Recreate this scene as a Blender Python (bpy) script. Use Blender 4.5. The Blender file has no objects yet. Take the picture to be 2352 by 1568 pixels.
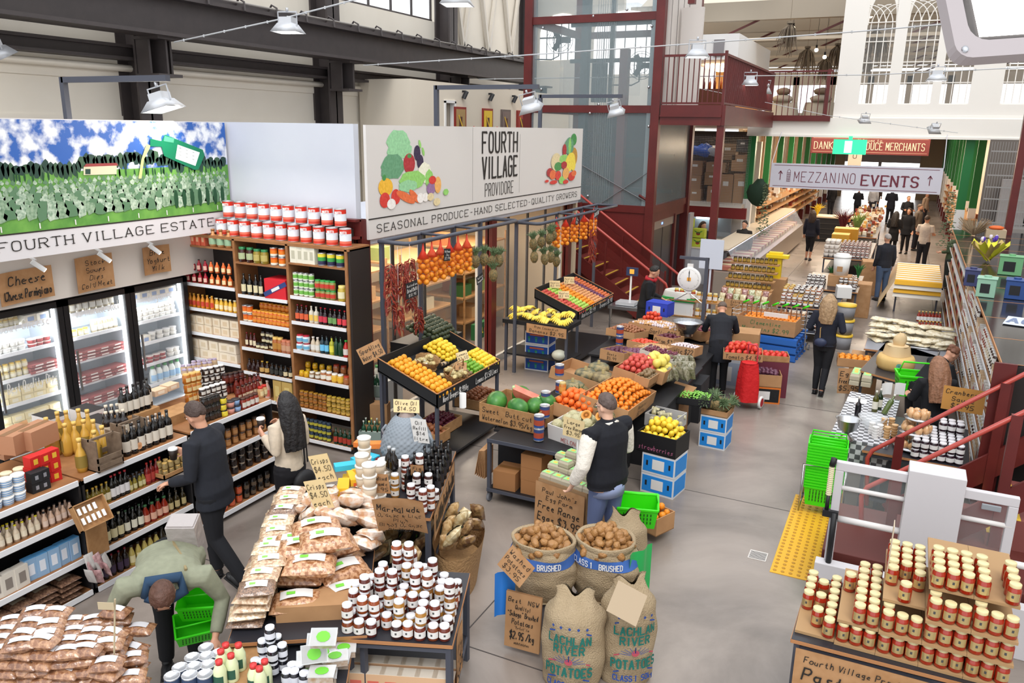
import bpy,bmesh,math,random
from mathutils import Vector as V,Matrix,Euler,noise
from math import sin,cos,pi,radians as R
random.seed(7)
S=bpy.context.scene
C=S.collection
CH,CF,CYAW,CPIT,CROL=4.2,1829.0,26.0,15.0,0.9
cd=bpy.data.cameras.new('camera');cam=bpy.data.objects.new('camera',cd);C.objects.link(cam)
cd.sensor_width=36;cd.lens=CF/2352*36;cd.clip_end=200
_f=V((-sin(R(CYAW))*cos(R(CPIT)),cos(R(CYAW))*cos(R(CPIT)),-sin(R(CPIT))))
_r=V((cos(R(CYAW)),sin(R(CYAW)),0));_u=_r.cross(_f)
_r2=_r*cos(R(CROL))+_u*sin(R(CROL));_u2=_u*cos(R(CROL))-_r*sin(R(CROL))
_m=Matrix((_r2,_u2,-_f)).transposed().to_4x4();_m.translation=(0,0,CH);cam.matrix_world=_m
S.camera=cam
w=bpy.data.worlds.new('sky');S.world=w;w.use_nodes=True
w.node_tree.nodes['Background'].inputs[0].default_value=(.93,.96,1,1)
w.node_tree.nodes['Background'].inputs[1].default_value=1.25
S.view_settings.view_transform='Standard';S.view_settings.look='None'
S.view_settings.exposure=0.42;S.view_settings.gamma=1;S.view_settings.use_curve_mapping=False
def area(loc,sx,sy,power,col=(1,.96,.9),rot=(0,0,0),name='area_light'):
 l=bpy.data.lights.new(name,'AREA');l.shape='RECTANGLE';l.size=sx;l.size_y=sy;l.energy=power;l.color=col
 o=bpy.data.objects.new(name,l);o.location=loc;o.rotation_euler=rot;C.objects.link(o);return o
def point(loc,power,col=(1,.85,.65),r=.08):
 l=bpy.data.lights.new('bulb_light','POINT');l.energy=power;l.color=col;l.shadow_soft_size=r
 o=bpy.data.objects.new('bulb_light',l);o.location=loc;C.objects.link(o);return o
sl=bpy.data.lights.new('sun','SUN');sl.energy=1.1;sl.angle=R(25);sl.color=(1,.97,.93)
so=bpy.data.objects.new('sun',sl);so.rotation_euler=(R(28),R(18),0);C.objects.link(so)
area((-1.5,33,4.05),5,9,420,(1,.87,.72))
area((-1.2,45,4.3),6,12,800,(1,.9,.78))
area((-7.6,11.5,2.66),1.8,6,170,(1,.86,.68))
area((-7.4,7.3,4.3),2.4,.3,30,(1,.9,.78),(R(-32),0,0))
def _ray(px,py):return _f*CF+_r2*(px-1176)-_u2*(py-784)
def G(px,py,z=0.):d=_ray(px,py);t=(z-CH)/d.z;return V((d.x*t,d.y*t,z))
def AX(px,py,x):d=_ray(px,py);t=x/d.x;return V((x,d.y*t,d.z*t+CH))
def AY(px,py,y):d=_ray(px,py);t=y/d.y;return V((d.x*t,y,d.z*t+CH))
MT={}
def mat(name,col,rough=.6,metal=0,nz=None,bump=None,emit=0,alpha=1,trans=0,coat=0,bands=None,ior=1.45):
 """nz=(scale, second colour, contrast) mixes in a noise; bump=(scale, strength); bands=(scale, colour, axis)"""
 if name in MT:return MT[name]
 m=bpy.data.materials.new(name);m.use_nodes=True;nt=m.node_tree;N=nt.nodes;L=nt.links;b=N['Principled BSDF']
 c4=(*col,1)
 b.inputs['Base Color'].default_value=c4;b.inputs['Roughness'].default_value=rough;b.inputs['Metallic'].default_value=metal
 b.inputs['Alpha'].default_value=alpha;b.inputs['Transmission Weight'].default_value=trans;b.inputs['IOR'].default_value=ior
 b.inputs['Coat Weight'].default_value=coat;b.inputs['Coat Roughness'].default_value=.12
 if emit:b.inputs['Emission Color'].default_value=c4;b.inputs['Emission Strength'].default_value=emit
 tc=None
 if nz or bump or bands:tc=N.new('ShaderNodeTexCoord')
 if nz:
  n=N.new('ShaderNodeTexNoise');n.inputs['Scale'].default_value=nz[0];n.inputs['Detail'].default_value=4
  L.new(tc.outputs['Object'],n.inputs['Vector'])
  r=N.new('ShaderNodeValToRGB');k=nz[2] if len(nz)>2 else .15
  r.color_ramp.elements[0].position=.5-k;r.color_ramp.elements[1].position=.5+k
  r.color_ramp.elements[0].color=c4;r.color_ramp.elements[1].color=(*nz[1],1)
  L.new(n.outputs['Fac'],r.inputs['Fac']);L.new(r.outputs['Color'],b.inputs['Base Color'])
  if emit:L.new(r.outputs['Color'],b.inputs['Emission Color'])
 if bands:
  wv=N.new('ShaderNodeTexWave');wv.bands_direction=bands[2];wv.inputs['Scale'].default_value=bands[0]
  L.new(tc.outputs['Object'],wv.inputs['Vector'])
  r=N.new('ShaderNodeValToRGB');k=bands[3] if len(bands)>3 else .5;r.color_ramp.interpolation='CONSTANT'
  r.color_ramp.elements[0].color=c4;r.color_ramp.elements[1].position=k;r.color_ramp.elements[1].color=(*bands[1],1)
  L.new(wv.outputs['Fac'],r.inputs['Fac']);L.new(r.outputs['Color'],b.inputs['Base Color'])
 if bump:
  n=N.new('ShaderNodeTexNoise');n.inputs['Scale'].default_value=bump[0];n.inputs['Detail'].default_value=3
  L.new(tc.outputs['Object'],n.inputs['Vector'])
  bp=N.new('ShaderNodeBump');bp.inputs['Strength'].default_value=bump[1];bp.inputs['Distance'].default_value=.02
  L.new(n.outputs['Fac'],bp.inputs['Height']);L.new(bp.outputs['Normal'],b.inputs['Normal'])
  if coat:L.new(bp.outputs['Normal'],b.inputs['Coat Normal'])
 MT[name]=m;return m
def hx(h):
 return tuple(((int(h[i:i+2],16)/255)/12.92 if int(h[i:i+2],16)<11 else((int(h[i:i+2],16)/255+.055)/1.055)**2.4) for i in(0,2,4))
def cm(h,rough=.5,**k):return mat('c_'+h+str(rough)+''.join(sorted(str(x)[:9] for x in k.values())),hx(h),rough,**k)
GL={'A':'00 26 40|12 32','B':'00 06 36 45 44 33 03|33 42 41 30 00','C':'~45 36 16 05 01 10 30 41','D':'00 06 26 45 41 20 00','E':'46 06 00 40|03 33',
'F':'46 06 00|03 33','G':'~45 36 16 05 01 10 30 41 43|43 23','H':'00 06|40 46|03 43','I':'20 26','J':'~46 41 30 10 01','K':'00 06|46 03|13 40','L':'06 00 40',
'M':'00 06 22 46 40','N':'00 06 40 46','O':'~16 36 45 41 30 10 01 05 16','P':'00 06 36 45 44 33 03','Q':'~16 36 45 41 30 10 01 05 16|22 40','R':'00 06 36 45 44 33 03|23 40',
'S':'~45 36 16 05 04 13 33 42 41 30 10 01','T':'06 46|26 20','U':'~06 01 10 30 41 46','V':'06 20 46','W':'06 10 23 30 46','X':'00 46|06 40','Y':'06 23 46|23 20','Z':'06 46 00 40',
'0':'~16 36 45 41 30 10 01 05 16','1':'15 26 20','2':'~05 16 36 45 44 00|00 40','3':'~06 46 24 44 42 30 10 01','4':'30 36 02 42','5':'~46 06 03 33 42 41 30 00','6':'~46 16 03 01 10 30 41 42 33 03','7':'06 46 10',
'8':'~24 05 16 36 45 24 01 10 30 41 24','9':'~43 13 04 05 16 36 45 43 30','$':'~45 36 16 05 04 13 33 42 41 30 10 01|27 2-','.':'20 21','-':'13 33','/':'00 46','!':'26 22|20 21',"'":'26 25','"':'16 15|36 35','&':'~40 05 16 26 01 10 20 42',',':'21 1-','*':'22 24|13 33',
'a':'~33 13 02 01 10 30 33|33 30 40','b':'~06 00 20 32 24 03','c':'~33 13 02 01 10 30','d':'~36 30 10 02 14 34','e':'~02 32 23 13 02 01 10 30','f':'~36 26 15 10|03 23','g':'~33 13 02 11 31|33 3- 1-','h':'06 00|~02 14 24 32 30','i':'13 10|15 14','j':'~23 2- 0-|25 24',
'k':'06 00|33 01|12 30','l':'16 10','m':'~00 03|~02 13 23 20|~22 33 43 40','n':'00 03|~02 13 23 32 30','o':'~13 33 42 41 30 10 01 02 13','p':'~03 0-|~02 14 33 31 10 01','q':'~33 13 02 11 31|33 3-','r':'00 03|~02 13 33','s':'~33 13 12 31 20 00','t':'~15 10 30|03 23','u':'~03 01 10 30 33|33 30','v':'03 10 33',
'w':'03 10 22 30 43','x':'00 33|03 30','y':'03 20|33 0-','z':'03 33 00 30','~':'~00 12 21 33 40',' ':''}
def _ch(pts):
 out=[pts[0]]
 for a,b in zip(pts,pts[1:]):out+=[a.lerp(b,.25),a.lerp(b,.75)]
 return out+[pts[-1]]
def strokes(t,slant=0.,jit=0.,sp=5.6):
 res=[];x=0;rnd=random.Random(t)
 for ch in t:
  g=GL.get(ch)
  if g is None:g=GL.get(ch.upper(),'')
  wide=3 if ch in "iIl!.'1" else 5 if not ch.islower() else 4.5
  off=-1 if ch in "iIl!.'1" else 0
  for s in g.split('|'):
   if not s:continue
   sm=s[0]=='~';s=s.strip('~')
   pts=[V((int(p[0]),-1.4 if p[1]=='-' else int(p[1]))) for p in s.split()]
   pts=[p+V((rnd.uniform(-jit,jit),rnd.uniform(-jit,jit))) for p in pts]
   if sm:pts=_ch(pts);pts=_ch(pts) if len(t)<30 else pts
   res.append([V((x+off+p.x+slant*p.y,p.y)) for p in pts])
  x+=sp-5+wide+.6 if ch!=' ' else 3
 return res,max(x-1.6,1)
class M:
 q=0
 def __init__(s,T=None):s.v=[];s.f=[];s.m=[];s.T=T or Matrix.Identity(4);s.sm=[]
 def at(s,loc=(0,0,0),rz=0,rx=0,ry=0,sc=1):
  s.T=Matrix.Translation(loc)@Euler((rx,ry,rz)).to_matrix().to_4x4()@Matrix.Scale(sc,4);return s
 def add(s,vs,fs,m=0,smooth=False):
  n=len(s.v);T=s.T;s.v+=[T@V(p) for p in vs]
  s.f+=[tuple(i+n for i in f) for f in fs];s.m+=[m]*len(fs);s.sm+=[smooth]*len(fs);return s
 def box(s,a,b,m=0):
  x0,y0,z0=a;x1,y1,z1=b
  return s.add([(x0,y0,z0),(x1,y0,z0),(x1,y1,z0),(x0,y1,z0),(x0,y0,z1),(x1,y0,z1),(x1,y1,z1),(x0,y1,z1)],
   [(0,3,2,1),(4,5,6,7),(0,1,5,4),(1,2,6,5),(2,3,7,6),(3,0,4,7)],m)
 def cb(s,c,d,m=0):return s.box((c[0]-d[0]/2,c[1]-d[1]/2,c[2]-d[2]/2),(c[0]+d[0]/2,c[1]+d[1]/2,c[2]+d[2]/2),m)
 def bar(s,a,b,w,h,m=0,up=(0,0,1)):
  a=V(a);b=V(b);d=(b-a).normalized();u=V(up)
  if abs(d.dot(u))>.99:u=V((0,1,0))
  r=d.cross(u).normalized()*w/2;u=r.cross(d).normalized()*h/2
  vs=[a-r-u,a+r-u,a+r+u,a-r+u,b-r-u,b+r-u,b+r+u,b-r+u]
  return s.add(vs,[(0,1,2,3),(7,6,5,4),(0,4,5,1),(1,5,6,2),(2,6,7,3),(3,7,4,0)],m)
 def tube(s,pts,r,n=6,m=0,cap=True):
  pts=[V(p) for p in pts];vs=[];k=len(pts);rr=r if isinstance(r,(list,tuple)) else[r]*k;pu=None
  for i,p in enumerate(pts):
   d=(pts[min(i+1,k-1)]-pts[max(i-1,0)]).normalized()
   u=pu if pu and abs(d.dot(pu))<.95 else(V((0,0,1)) if abs(d.z)<.9 else V((1,0,0)))
   a=d.cross(u).normalized();b=a.cross(d).normalized();pu=b
   vs+=[p+(a*cos(2*pi*j/n)+b*sin(2*pi*j/n))*rr[i] for j in range(n)]
  fs=[(i*n+j,i*n+(j+1)%n,(i+1)*n+(j+1)%n,(i+1)*n+j) for i in range(k-1) for j in range(n)]
  if cap:fs+=[tuple(range(n-1,-1,-1)),tuple((k-1)*n+j for j in range(n))]
  return s.add(vs,fs,m,n>5)
 def lathe(s,prof,n=14,m=0,c=(0,0,0),a0=0,a1=2*pi,mats=None):
  full=abs(a1-a0-2*pi)<1e-4;q=n if full else n+1;vs=[]
  for r,z in prof:vs+=[(c[0]+max(r,1e-4)*cos(a0+(a1-a0)*j/n),c[1]+max(r,1e-4)*sin(a0+(a1-a0)*j/n),c[2]+z) for j in range(q)]
  for i in range(len(prof)-1):
   fs=[]
   for j in range(n):
    k=(j+1)%q;fs.append((i*q+j,i*q+k,(i+1)*q+k,(i+1)*q+j))
   if i==0:s._base=len(s.v);s.add(vs,fs,mats[0] if mats else m,True)
   else:
    b=s._base;s.f+=[tuple(x+b for x in f) for f in fs];s.m+=[mats[i] if mats else m]*n;s.sm+=[True]*n
  return s
 def cyl(s,c,r,h,n=14,m=0,r2=None):
  r2=r if r2 is None else r2;return s.lathe([(0,0),(r,0),(r,0),(r2,h),(r2,h),(0,h)],n,m,c)
 def sph(s,c,r,n=8,m=0,jit=0,seed=0,k=None):
  rx,ry,rz=r if isinstance(r,(tuple,list)) else(r,r,r);vs=[];k=k or max(n//2+1,4)
  for i in range(k+1):
   a=pi*i/k
   for j in range(n):
    b=2*pi*j/n;d=V((sin(a)*cos(b),sin(a)*sin(b),cos(a)))
    q=1+(jit*noise.noise(d*1.7+V((seed*3.1,seed,0))) if jit else 0)
    vs.append((c[0]+rx*d.x*q,c[1]+ry*d.y*q,c[2]+rz*d.z*q))
  fs=[(i*n+j,(i+1)*n+j,(i+1)*n+(j+1)%n,i*n+(j+1)%n) for i in range(k) for j in range(n)]
  return s.add(vs,fs,m,True)
 def quad(s,a,b,c,d,m=0):return s.add([a,b,c,d],[(0,1,2,3)],m)
 def poly(s,pts,th,m=0,smooth=False):
  n=len(pts);vs=[(p[0],p[1],0) for p in pts]+[(p[0],p[1],th) for p in pts]
  return s.add(vs,[tuple(range(n-1,-1,-1)),tuple(range(n,2*n))]+[(i,(i+1)%n,n+(i+1)%n,n+i) for i in range(n)],m,smooth)
 def grid(s,fn,nu,nv,m=0,smooth=True,wrapu=False):
  q=nu if wrapu else nu+1;vs=[fn(i/nu,j/nv) for j in range(nv+1) for i in range(q)]
  return s.add(vs,[(j*q+i,j*q+(i+1)%q,(j+1)*q+(i+1)%q,(j+1)*q+i) for j in range(nv) for i in range(nu)],m,smooth)
 def text(s,t,o,u,v,h,m=0,w=None,th=.12,serif=0,slant=0,jit=0,align='c',off=.003):
  """stroke letters: o anchor, u right, v up; h cap height; w total width"""
  o=V(o);u=V(u).normalized();v=V(v).normalized();nrm=u.cross(v)*off
  st,W=strokes(t,slant,jit);ky=h/6.;kx=w/W if w else ky*.8
  ox={'c':-W*kx/2,'l':0,'r':-W*kx}[align];hw=th*h*.5
  P=lambda p:(ox+p.x*kx,p.y*ky)
  def rib(a,b,g=hw,ex=.6):
   dx,dy=b[0]-a[0],b[1]-a[1];l=math.hypot(dx,dy) or 1e-6;dx/=l;dy/=l
   a=(a[0]-dx*g*ex,a[1]-dy*g*ex);b=(b[0]+dx*g*ex,b[1]+dy*g*ex);px,py=-dy*g,dx*g
   c=[(a[0]+px,a[1]+py),(a[0]-px,a[1]-py),(b[0]-px,b[1]-py),(b[0]+px,b[1]+py)]
   s.q+=1;s.add([o+u*x+v*y+nrm*(1+.012*(s.q%60)) for x,y in c],[(0,1,2,3)],m)
  for sk in st:
   q=[P(p) for p in sk]
   for a,b in zip(q,q[1:]):rib(a,b,hw if not serif or abs(a[0]-b[0])<abs(a[1]-b[1]) else hw*.75)
   if serif:
    for p,r_ in((q[0],q[1]),(q[-1],q[-2])):
     if abs(p[1])<.01*h or abs(p[1]-h)<.01*h:
      rib((p[0]-serif*h,p[1]+(hw*.5 if p[1]<h/2 else-hw*.5)),(p[0]+serif*h,p[1]+(hw*.5 if p[1]<h/2 else-hw*.5)),hw*.5)
  return s
 def build(s,name,mats,parent=None,bev=0,**tg):
  me=bpy.data.meshes.new(name);me.from_pydata([tuple(p) for p in s.v],[],s.f)
  for m_ in(mats if isinstance(mats,(list,tuple)) else[mats]):me.materials.append(m_)
  me.polygons.foreach_set('material_index',s.m);me.polygons.foreach_set('use_smooth',s.sm);me.validate();me.update()
  o=bpy.data.objects.new(name,me);C.objects.link(o)
  if parent:o.parent=parent
  if bev:
   b=o.modifiers.new('bevel','BEVEL');b.width=bev;b.segments=2;b.limit_method='ANGLE'
  if tg:tag(o,**tg)
  return o
def tag(o,label=None,cat=None,group=None,kind=None):
 if label:o['label']=label
 if cat:o['category']=cat
 if group:o['group']=group
 if kind:o['kind']=kind
 return o
def thing(name,label,cat,loc=(0,0,0),rz=0,group=None):
 o=bpy.data.objects.new(name,None);C.objects.link(o);o.location=loc;o.rotation_euler=(0,0,rz);o.empty_display_size=.05
 return tag(o,label,cat,group)
def struct(name,m,mats,**k):return m.build(name,mats,None,kind='structure',**k)
class Proto:
 """a finished thing (root and its parts); the first use places the thing itself, later ones copy it"""
 def __init__(s,root,cat):s.o=root;s.cat=cat;s.used=False
 def put(s,loc,rz=0,label=None,group=None,sc=1,rx=0,ry=0,mtx=None):
  if not s.used:o=s.o;s.used=True
  else:
   o=s.o.copy();C.objects.link(o)
   for ch in s.o.children:
    c=ch.copy();C.objects.link(c);c.parent=o
    for g in ch.children:d=g.copy();C.objects.link(d);d.parent=c
  if mtx:o.matrix_world=mtx
  else:o.location=loc;o.rotation_euler=(rx,ry,rz);o.scale=(sc,sc,sc) if not isinstance(sc,tuple) else sc
  for k in('group',):
   if k in o:del o[k]
  return tag(o,label,s.cat,group)
ORD='first second third fourth fifth sixth seventh eighth ninth tenth eleventh twelfth thirteenth fourteenth fifteenth sixteenth seventeenth eighteenth nineteenth twentieth'.split()
def od(i):return ORD[i] if i<20 else 'twenty-'+ORD[i-20]
KRAFT=mat('kraft',hx('b98f66'),.8,nz=(9,hx('a87c52'),.2))
INK=mat('ink',(.02,.017,.015),.6);WHT=mat('white_paint',(.8,.79,.77),.5);BLK=mat('black_paint',(.012,.012,.014),.5)
CARD=mat('cardboard',hx('a97f57'),.8,nz=(5,hx('b88d63'),.2));STEEL=mat('steel',(.55,.56,.58),.28,1)
RED=mat('red_oxide_steel',hx('63201d'),.42,nz=(3,hx('551a18'),.2));GREY=mat('bluegrey_steel',hx('4a4d58'),.45)
WOOD=mat('pale_wood',hx('b58a5c'),.6,nz=(14,hx('a0754a'),.2));PLY=mat('plywood_edge',hx('b27d52'),.6)
GLASS=mat('clear_glass',(.8,.86,.86),.03,0,alpha=.07);PAPER=mat('white_paper',(.75,.74,.72),.6)
CREAM=mat('cream_paper',hx('ddc594'),.7);GREEN=mat('basket_green',hx('3fdc17'),.4);CHALK=mat('chalkboard',(.014,.015,.017),.7)
PRICE=mat('price_strip_white',(.78,.78,.8),.4)
def sign(name,label,o,u,v,w,h,lines,m=KRAFT,ink=INK,th=.004,slant=.15,cat='sign',bend=0,group=None,fill=.86,lw=.13,serif=0):
 """a flat card with handwriting; o centre; lines (text, rel height[, rel width])"""
 o=V(o);u=V(u).normalized();v=V(v).normalized();n=u.cross(v).normalized()
 e=M();q=6
 def fn(a,b):return o+u*(a-.5)*w+v*(b-.5)*h+n*(bend*(4*(a-.5)**2))
 e.grid(lambda a,b:fn(a,b)+n*th/2,q,2,0);e.grid(lambda a,b:fn(1-a,b)-n*th/2,q,2,0)
 root=e.build(name,m,None,label=label,cat=cat,group=group)
 lines=[(l,1) if isinstance(l,str) else l for l in lines];tot=sum(l[1] for l in lines) or 1;y=h*fill/2
 e=M()
 for l in lines:
  lh=h*fill*l[1]/tot;t=l[0];y-=lh
  if not t:continue
  W=strokes(t)[1];cw=min(w*fill*(l[2] if len(l)>2 else 1),W*lh*.66/6*.95)
  e.text(t,o+v*(y+lh*.2),u,v,lh*.62,0,w=cw,th=lw,slant=slant,jit=.12 if slant else 0,off=th/2+.003+abs(bend),serif=serif)
 if e.v:e.build('lettering',ink,root)
 return root
def floor_mat():
 m=bpy.data.materials.new('polished_concrete');m.use_nodes=True;N=m.node_tree.nodes;L=m.node_tree.links;b=N['Principled BSDF']
 tc=N.new('ShaderNodeTexCoord');n=N.new('ShaderNodeTexNoise');n.inputs['Scale'].default_value=.55;n.inputs['Detail'].default_value=8;n.inputs['Roughness'].default_value=.62;n.inputs['Distortion'].default_value=.6
 r=N.new('ShaderNodeValToRGB');e=r.color_ramp.elements;e[0].position=.34;e[0].color=(*hx('706760'),1);e[1].position=.66;e[1].color=(*hx('9d9188'),1)
 L.new(tc.outputs['Object'],n.inputs['Vector']);L.new(n.outputs['Fac'],r.inputs['Fac']);L.new(r.outputs['Color'],b.inputs['Base Color'])
 n2=N.new('ShaderNodeTexNoise');n2.inputs['Scale'].default_value=2.2;L.new(tc.outputs['Object'],n2.inputs['Vector'])
 mr=N.new('ShaderNodeMapRange');mr.inputs[3].default_value=.2;mr.inputs[4].default_value=.42;L.new(n2.outputs['Fac'],mr.inputs[0]);L.new(mr.outputs[0],b.inputs['Roughness'])
 return m
m=M();m.box((-14,-3,-.2),(8,25,0));m.box((-8,25,-.2),(6,75,0))
for y in(1.2,5.05,8.9,12.75,16.6,20.4,24.3,30,36,42):m.box((-6,y,0),(4,y+.012,.0015),1)
for x in(-2.95,.9):m.box((x,-3,0),(x+.012,60,.0015),1)
struct('floor',m,[floor_mat(),cm('4a4442',.6)])
WALLC=mat('cream_wall',hx('e4ddd0'),.7,nz=(1.5,hx('ded6c8'),.3));STL=mat('dark_painted_steel',hx('463f3e'),.5,nz=(6,hx('3d3737'),.3))
m=M();m.box((-13,-4,0),(-12.6,27,7.05));m.box((-12.9,20.8,7.05),(-12.6,27,10));m.box((-12.9,-4,9.6),(-12.6,21,10))
for z in(3.1,4.9):m.box((-12.6,-4,z),(-12.57,27,z+1.2))
struct('wall_left',m,WALLC)
for i,(a,b) in enumerate(((5.3,10),(10.5,15.2),(15.7,20.6))):
 m=M()
 for k in range(6):y=a+(b-a)*k/5;m.box((-12.8,y-.025,7.05),(-12.75,y+.025,9.6))
 m.box((-12.8,a,8.2),(-12.75,b,8.26));m.box((-12.8,a,7.05),(-12.72,b,7.12));m.box((-12.78,a,7.1),(-12.77,b,9.6),1)
 struct('window_%d'%(i+1),m,[STL,GLASS])
n=1
for y in(10.25,15.4,20.75,4.9,26.2):
 m=M();m.box((-12.6,y-.22,0),(-12.55,y+.22,9.6));m.box((-12.15,y-.22,0),(-12.1,y+.22,9.6));m.box((-12.6,y-.02,0),(-12.1,y+.02,9.6))
 m.box((-12.1,y-.25,4.95),(-11.55,y+.25,5.0));m.box((-12.1,y-.02,5.0),(-11.6,y+.02,5.6));m.box((-12.1,y-.25,5.55),(-11.5,y+.25,5.6))
 m.box((-12.05,y-.24,5),(-11.75,y-.2,5.55));m.box((-12.05,y+.2,5),(-11.75,y+.24,5.55))
 struct('trim_%d'%n,m,STL);n+=1
m=M();m.box((-11.95,-4,5.6),(-11.4,24.6,5.66));m.box((-11.95,-4,6.2),(-11.4,24.6,6.27));m.box((-11.7,-4,5.66),(-11.62,24.6,6.2))
m.box((-11.72,-4,6.27),(-11.6,24.6,6.38));m.tube([(-11.4,-4,6.33),(-11.4,24.6,6.33)],.02,6,1)
for k in range(30):y=-1+k*.86;m.tube([(-11.62,y,6.28),(-11.5,y,6.42),(-11.38,y,6.36),(-11.36,y,6.2)],.02,5)
struct('trim_%d'%n,m,[STL,cm('8a8580')]);n+=1
m=M();m.box((-12.5,-4,5.22),(-12.2,24.6,5.27));m.box((-12.5,-4,5.42),(-12.2,24.6,5.47));m.box((-12.38,-4,5.27),(-12.32,24.6,5.42))
m.tube([(-12.5,-4,5.1),(-12.5,24.6,5.1)],.06,8,1);struct('trim_%d'%n,m,[STL,WALLC]);n+=1
m=M();m.box((-12.6,26.9,0),(-4.4,27.1,3.9));m.box((-12.6,26.9,3.9),(-9.2,27.1,9.6));struct('wall_back',m,WALLC)
m=M();m.box((-4,26,9.3),(-13,26.3,9.6));
for k in range(7):m.bar((-12.5,21.2+k*.8,6.5 if k%2 else 9.5),(-12.5,22+k*.8,9.5 if k%2 else 6.5),.1,.1)
struct('trim_%d'%n,m,cm('cfc8bd'));n+=1
m=M();m.box((-12.5,16.8,0),(-11,16.95,5.3));m.box((-11.1,16.95,0),(-11,18.4,5.3));m.box((-11.1,18.9,0),(-11,26.8,5.3));m.box((-11.1,18.4,4.8),(-11,18.9,5.3))
struct('wall_office',m,mat('cream_wall_b',hx('ddd3c2'),.7))
m=M();m.box((-11.12,18.35,3),(-10.97,18.42,4.85));m.box((-11.12,18.86,3),(-10.97,18.93,4.85));m.box((-11.12,18.35,4.8),(-10.97,18.93,4.87));m.box((-11.16,18.42,3),(-11.13,18.86,4.8),1)
struct('door_1',m,[WHT,cm('a39a8c')])
for i,(y,c,nm) in enumerate(((19.15,'a88a5a','red-framed brown picture, closest to the office door'),(20.7,'e6c33a','red-framed yellow picture on the cream office wall'),(21.85,'7a6a66','grey-brown framed picture on the cream office wall'),(22.9,'9a3a34','larger dark red picture, farthest along the cream office wall'))):
 m=M();m.box((-11,y-.3,4.0),(-10.96,y+.3,4.72));o=m.build('framed_picture',cm('8c2a24' if i!=2 else '6b5f5c'),None,label=nm,cat='picture')
 m=M();m.box((-10.96,y-.24,4.06),(-10.95,y+.24,4.66));m.at((-10.948,y,4.35));m.box((0,-.1,-.2),(.004,.06,.12),1);m.at((-10.945,y,4.3),rx=.6);m.box((0,-.02,-.2),(.004,.03,.25),2);m.build('picture_print',[cm(c),cm('54302a'),cm('d8b23a')],o)
for i in range(4):
 y=19.3+i*1.5;m=M();m.at((-10.9,y,5.05),ry=.5);m.cyl((0,0,-.12),.06,.2,10);m.at();m.bar((-11,y,5.12),(-10.9,y,5.12),.03,.05);m.build('wall_spotlight',BLK,None,label='small black spotlight on the office wall, %s from the column'%od(i),cat='spotlight',group='black spotlights on the office wall')
m=M();m.box((-9.6,8.32,2.98),(-6.3,8.42,4.22));m.box((-9.6,8.42,2.7),(-6.25,15.9,2.76));struct('ceiling',m,mat('fascia_pale',hx('c4c8d4'),.55,nz=(1,hx('d0d3dc'),.3)))
m=M();m.box((-9.7,-3,0),(-9.6,16,2.7));m.box((-9.6,15.9,0),(-6.3,16,2.7));struct('wall_shop',m,cm('c9b79c'))
m=M();m.box((-8.95,3,2.18),(-8.78,8.32,2.82));struct('wall_bulkhead',m,mat('bulkhead_white',hx('d9d3cc'),.6))
for k,(x,y,z) in enumerate(((-6.27,8.42,3.03),(-6.3,12.1,2.76),(-6.4,15.8,2.76))):
 m=M();m.box((x-.1,y-.09,0),(x+.02,y-.075,z));m.box((x-.1,y+.075,0),(x+.02,y+.09,z));m.box((x-.05,y-.09,0),(x-.03,y+.09,z));m.box((x+.02,y-.09,0),(x+.035,y+.09,z));struct('trim_%d'%n,m,RED);n+=1
m=M();m.box((-6.95,8.28,2.8),(-6.22,8.31,3.04));m.box((-6.95,8.2,3.02),(-6.22,8.31,3.05));m.box((-6.95,8.2,2.8),(-6.22,8.31,2.83));struct('trim_%d'%n,m,RED);n+=1
for k,(a,b,di) in enumerate(((8.55,11.9,4),(12.25,15.6,4))):
 m=M()
 for j in range(di+1):
  y=a+(b-a)*j/di;m.box((-6.52,y-.02,.1),(-6.48,y+.02,2.7),2 if 0<j<di else 0)
 m.box((-6.53,a,0),(-6.47,b,.12));m.box((-6.53,a,2.64),(-6.47,b,2.7))
 if k==0:b=11.05
 m.box((-6.505,a,.12),(-6.495,b,2.66),1);struct('window_%d'%(4+k),m,[cm('c9c6c0'),GLASS,cm('3a3634')])
FW=mat('facade_white',hx('ebe7e0'),.55)
m=M();y=25.5
m.box((-4.6,y-.15,4.12),(7,y+.15,4.62));m.box((-4.6,y-.2,4.08),(7,y+.2,4.14));m.box((-2.25,y-.05,4.62),(7,y+.05,5.0));m.box((-2.25,y-.07,4.62),(7,y+.02,4.7))
cols=[(-2.25,-1.62),(-.9,-.6),(.2,.42),(1.12,1.86),(2.55,2.8),(3.5,7)]
for a,b in cols:m.box((a,y-.05,5.0),(b,y+.05,9))
m.box((-2.25,y-.05,8.2),(7,y+.05,9.6));m.box((-2.2,y-.08,4.14),(-2.1,y+.02,4.62));struct('wall_gallery',m,FW)
op=[(-1.62,-.9),(-.6,.2),(.42,1.12),(1.86,2.55),(2.8,3.5)]
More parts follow.
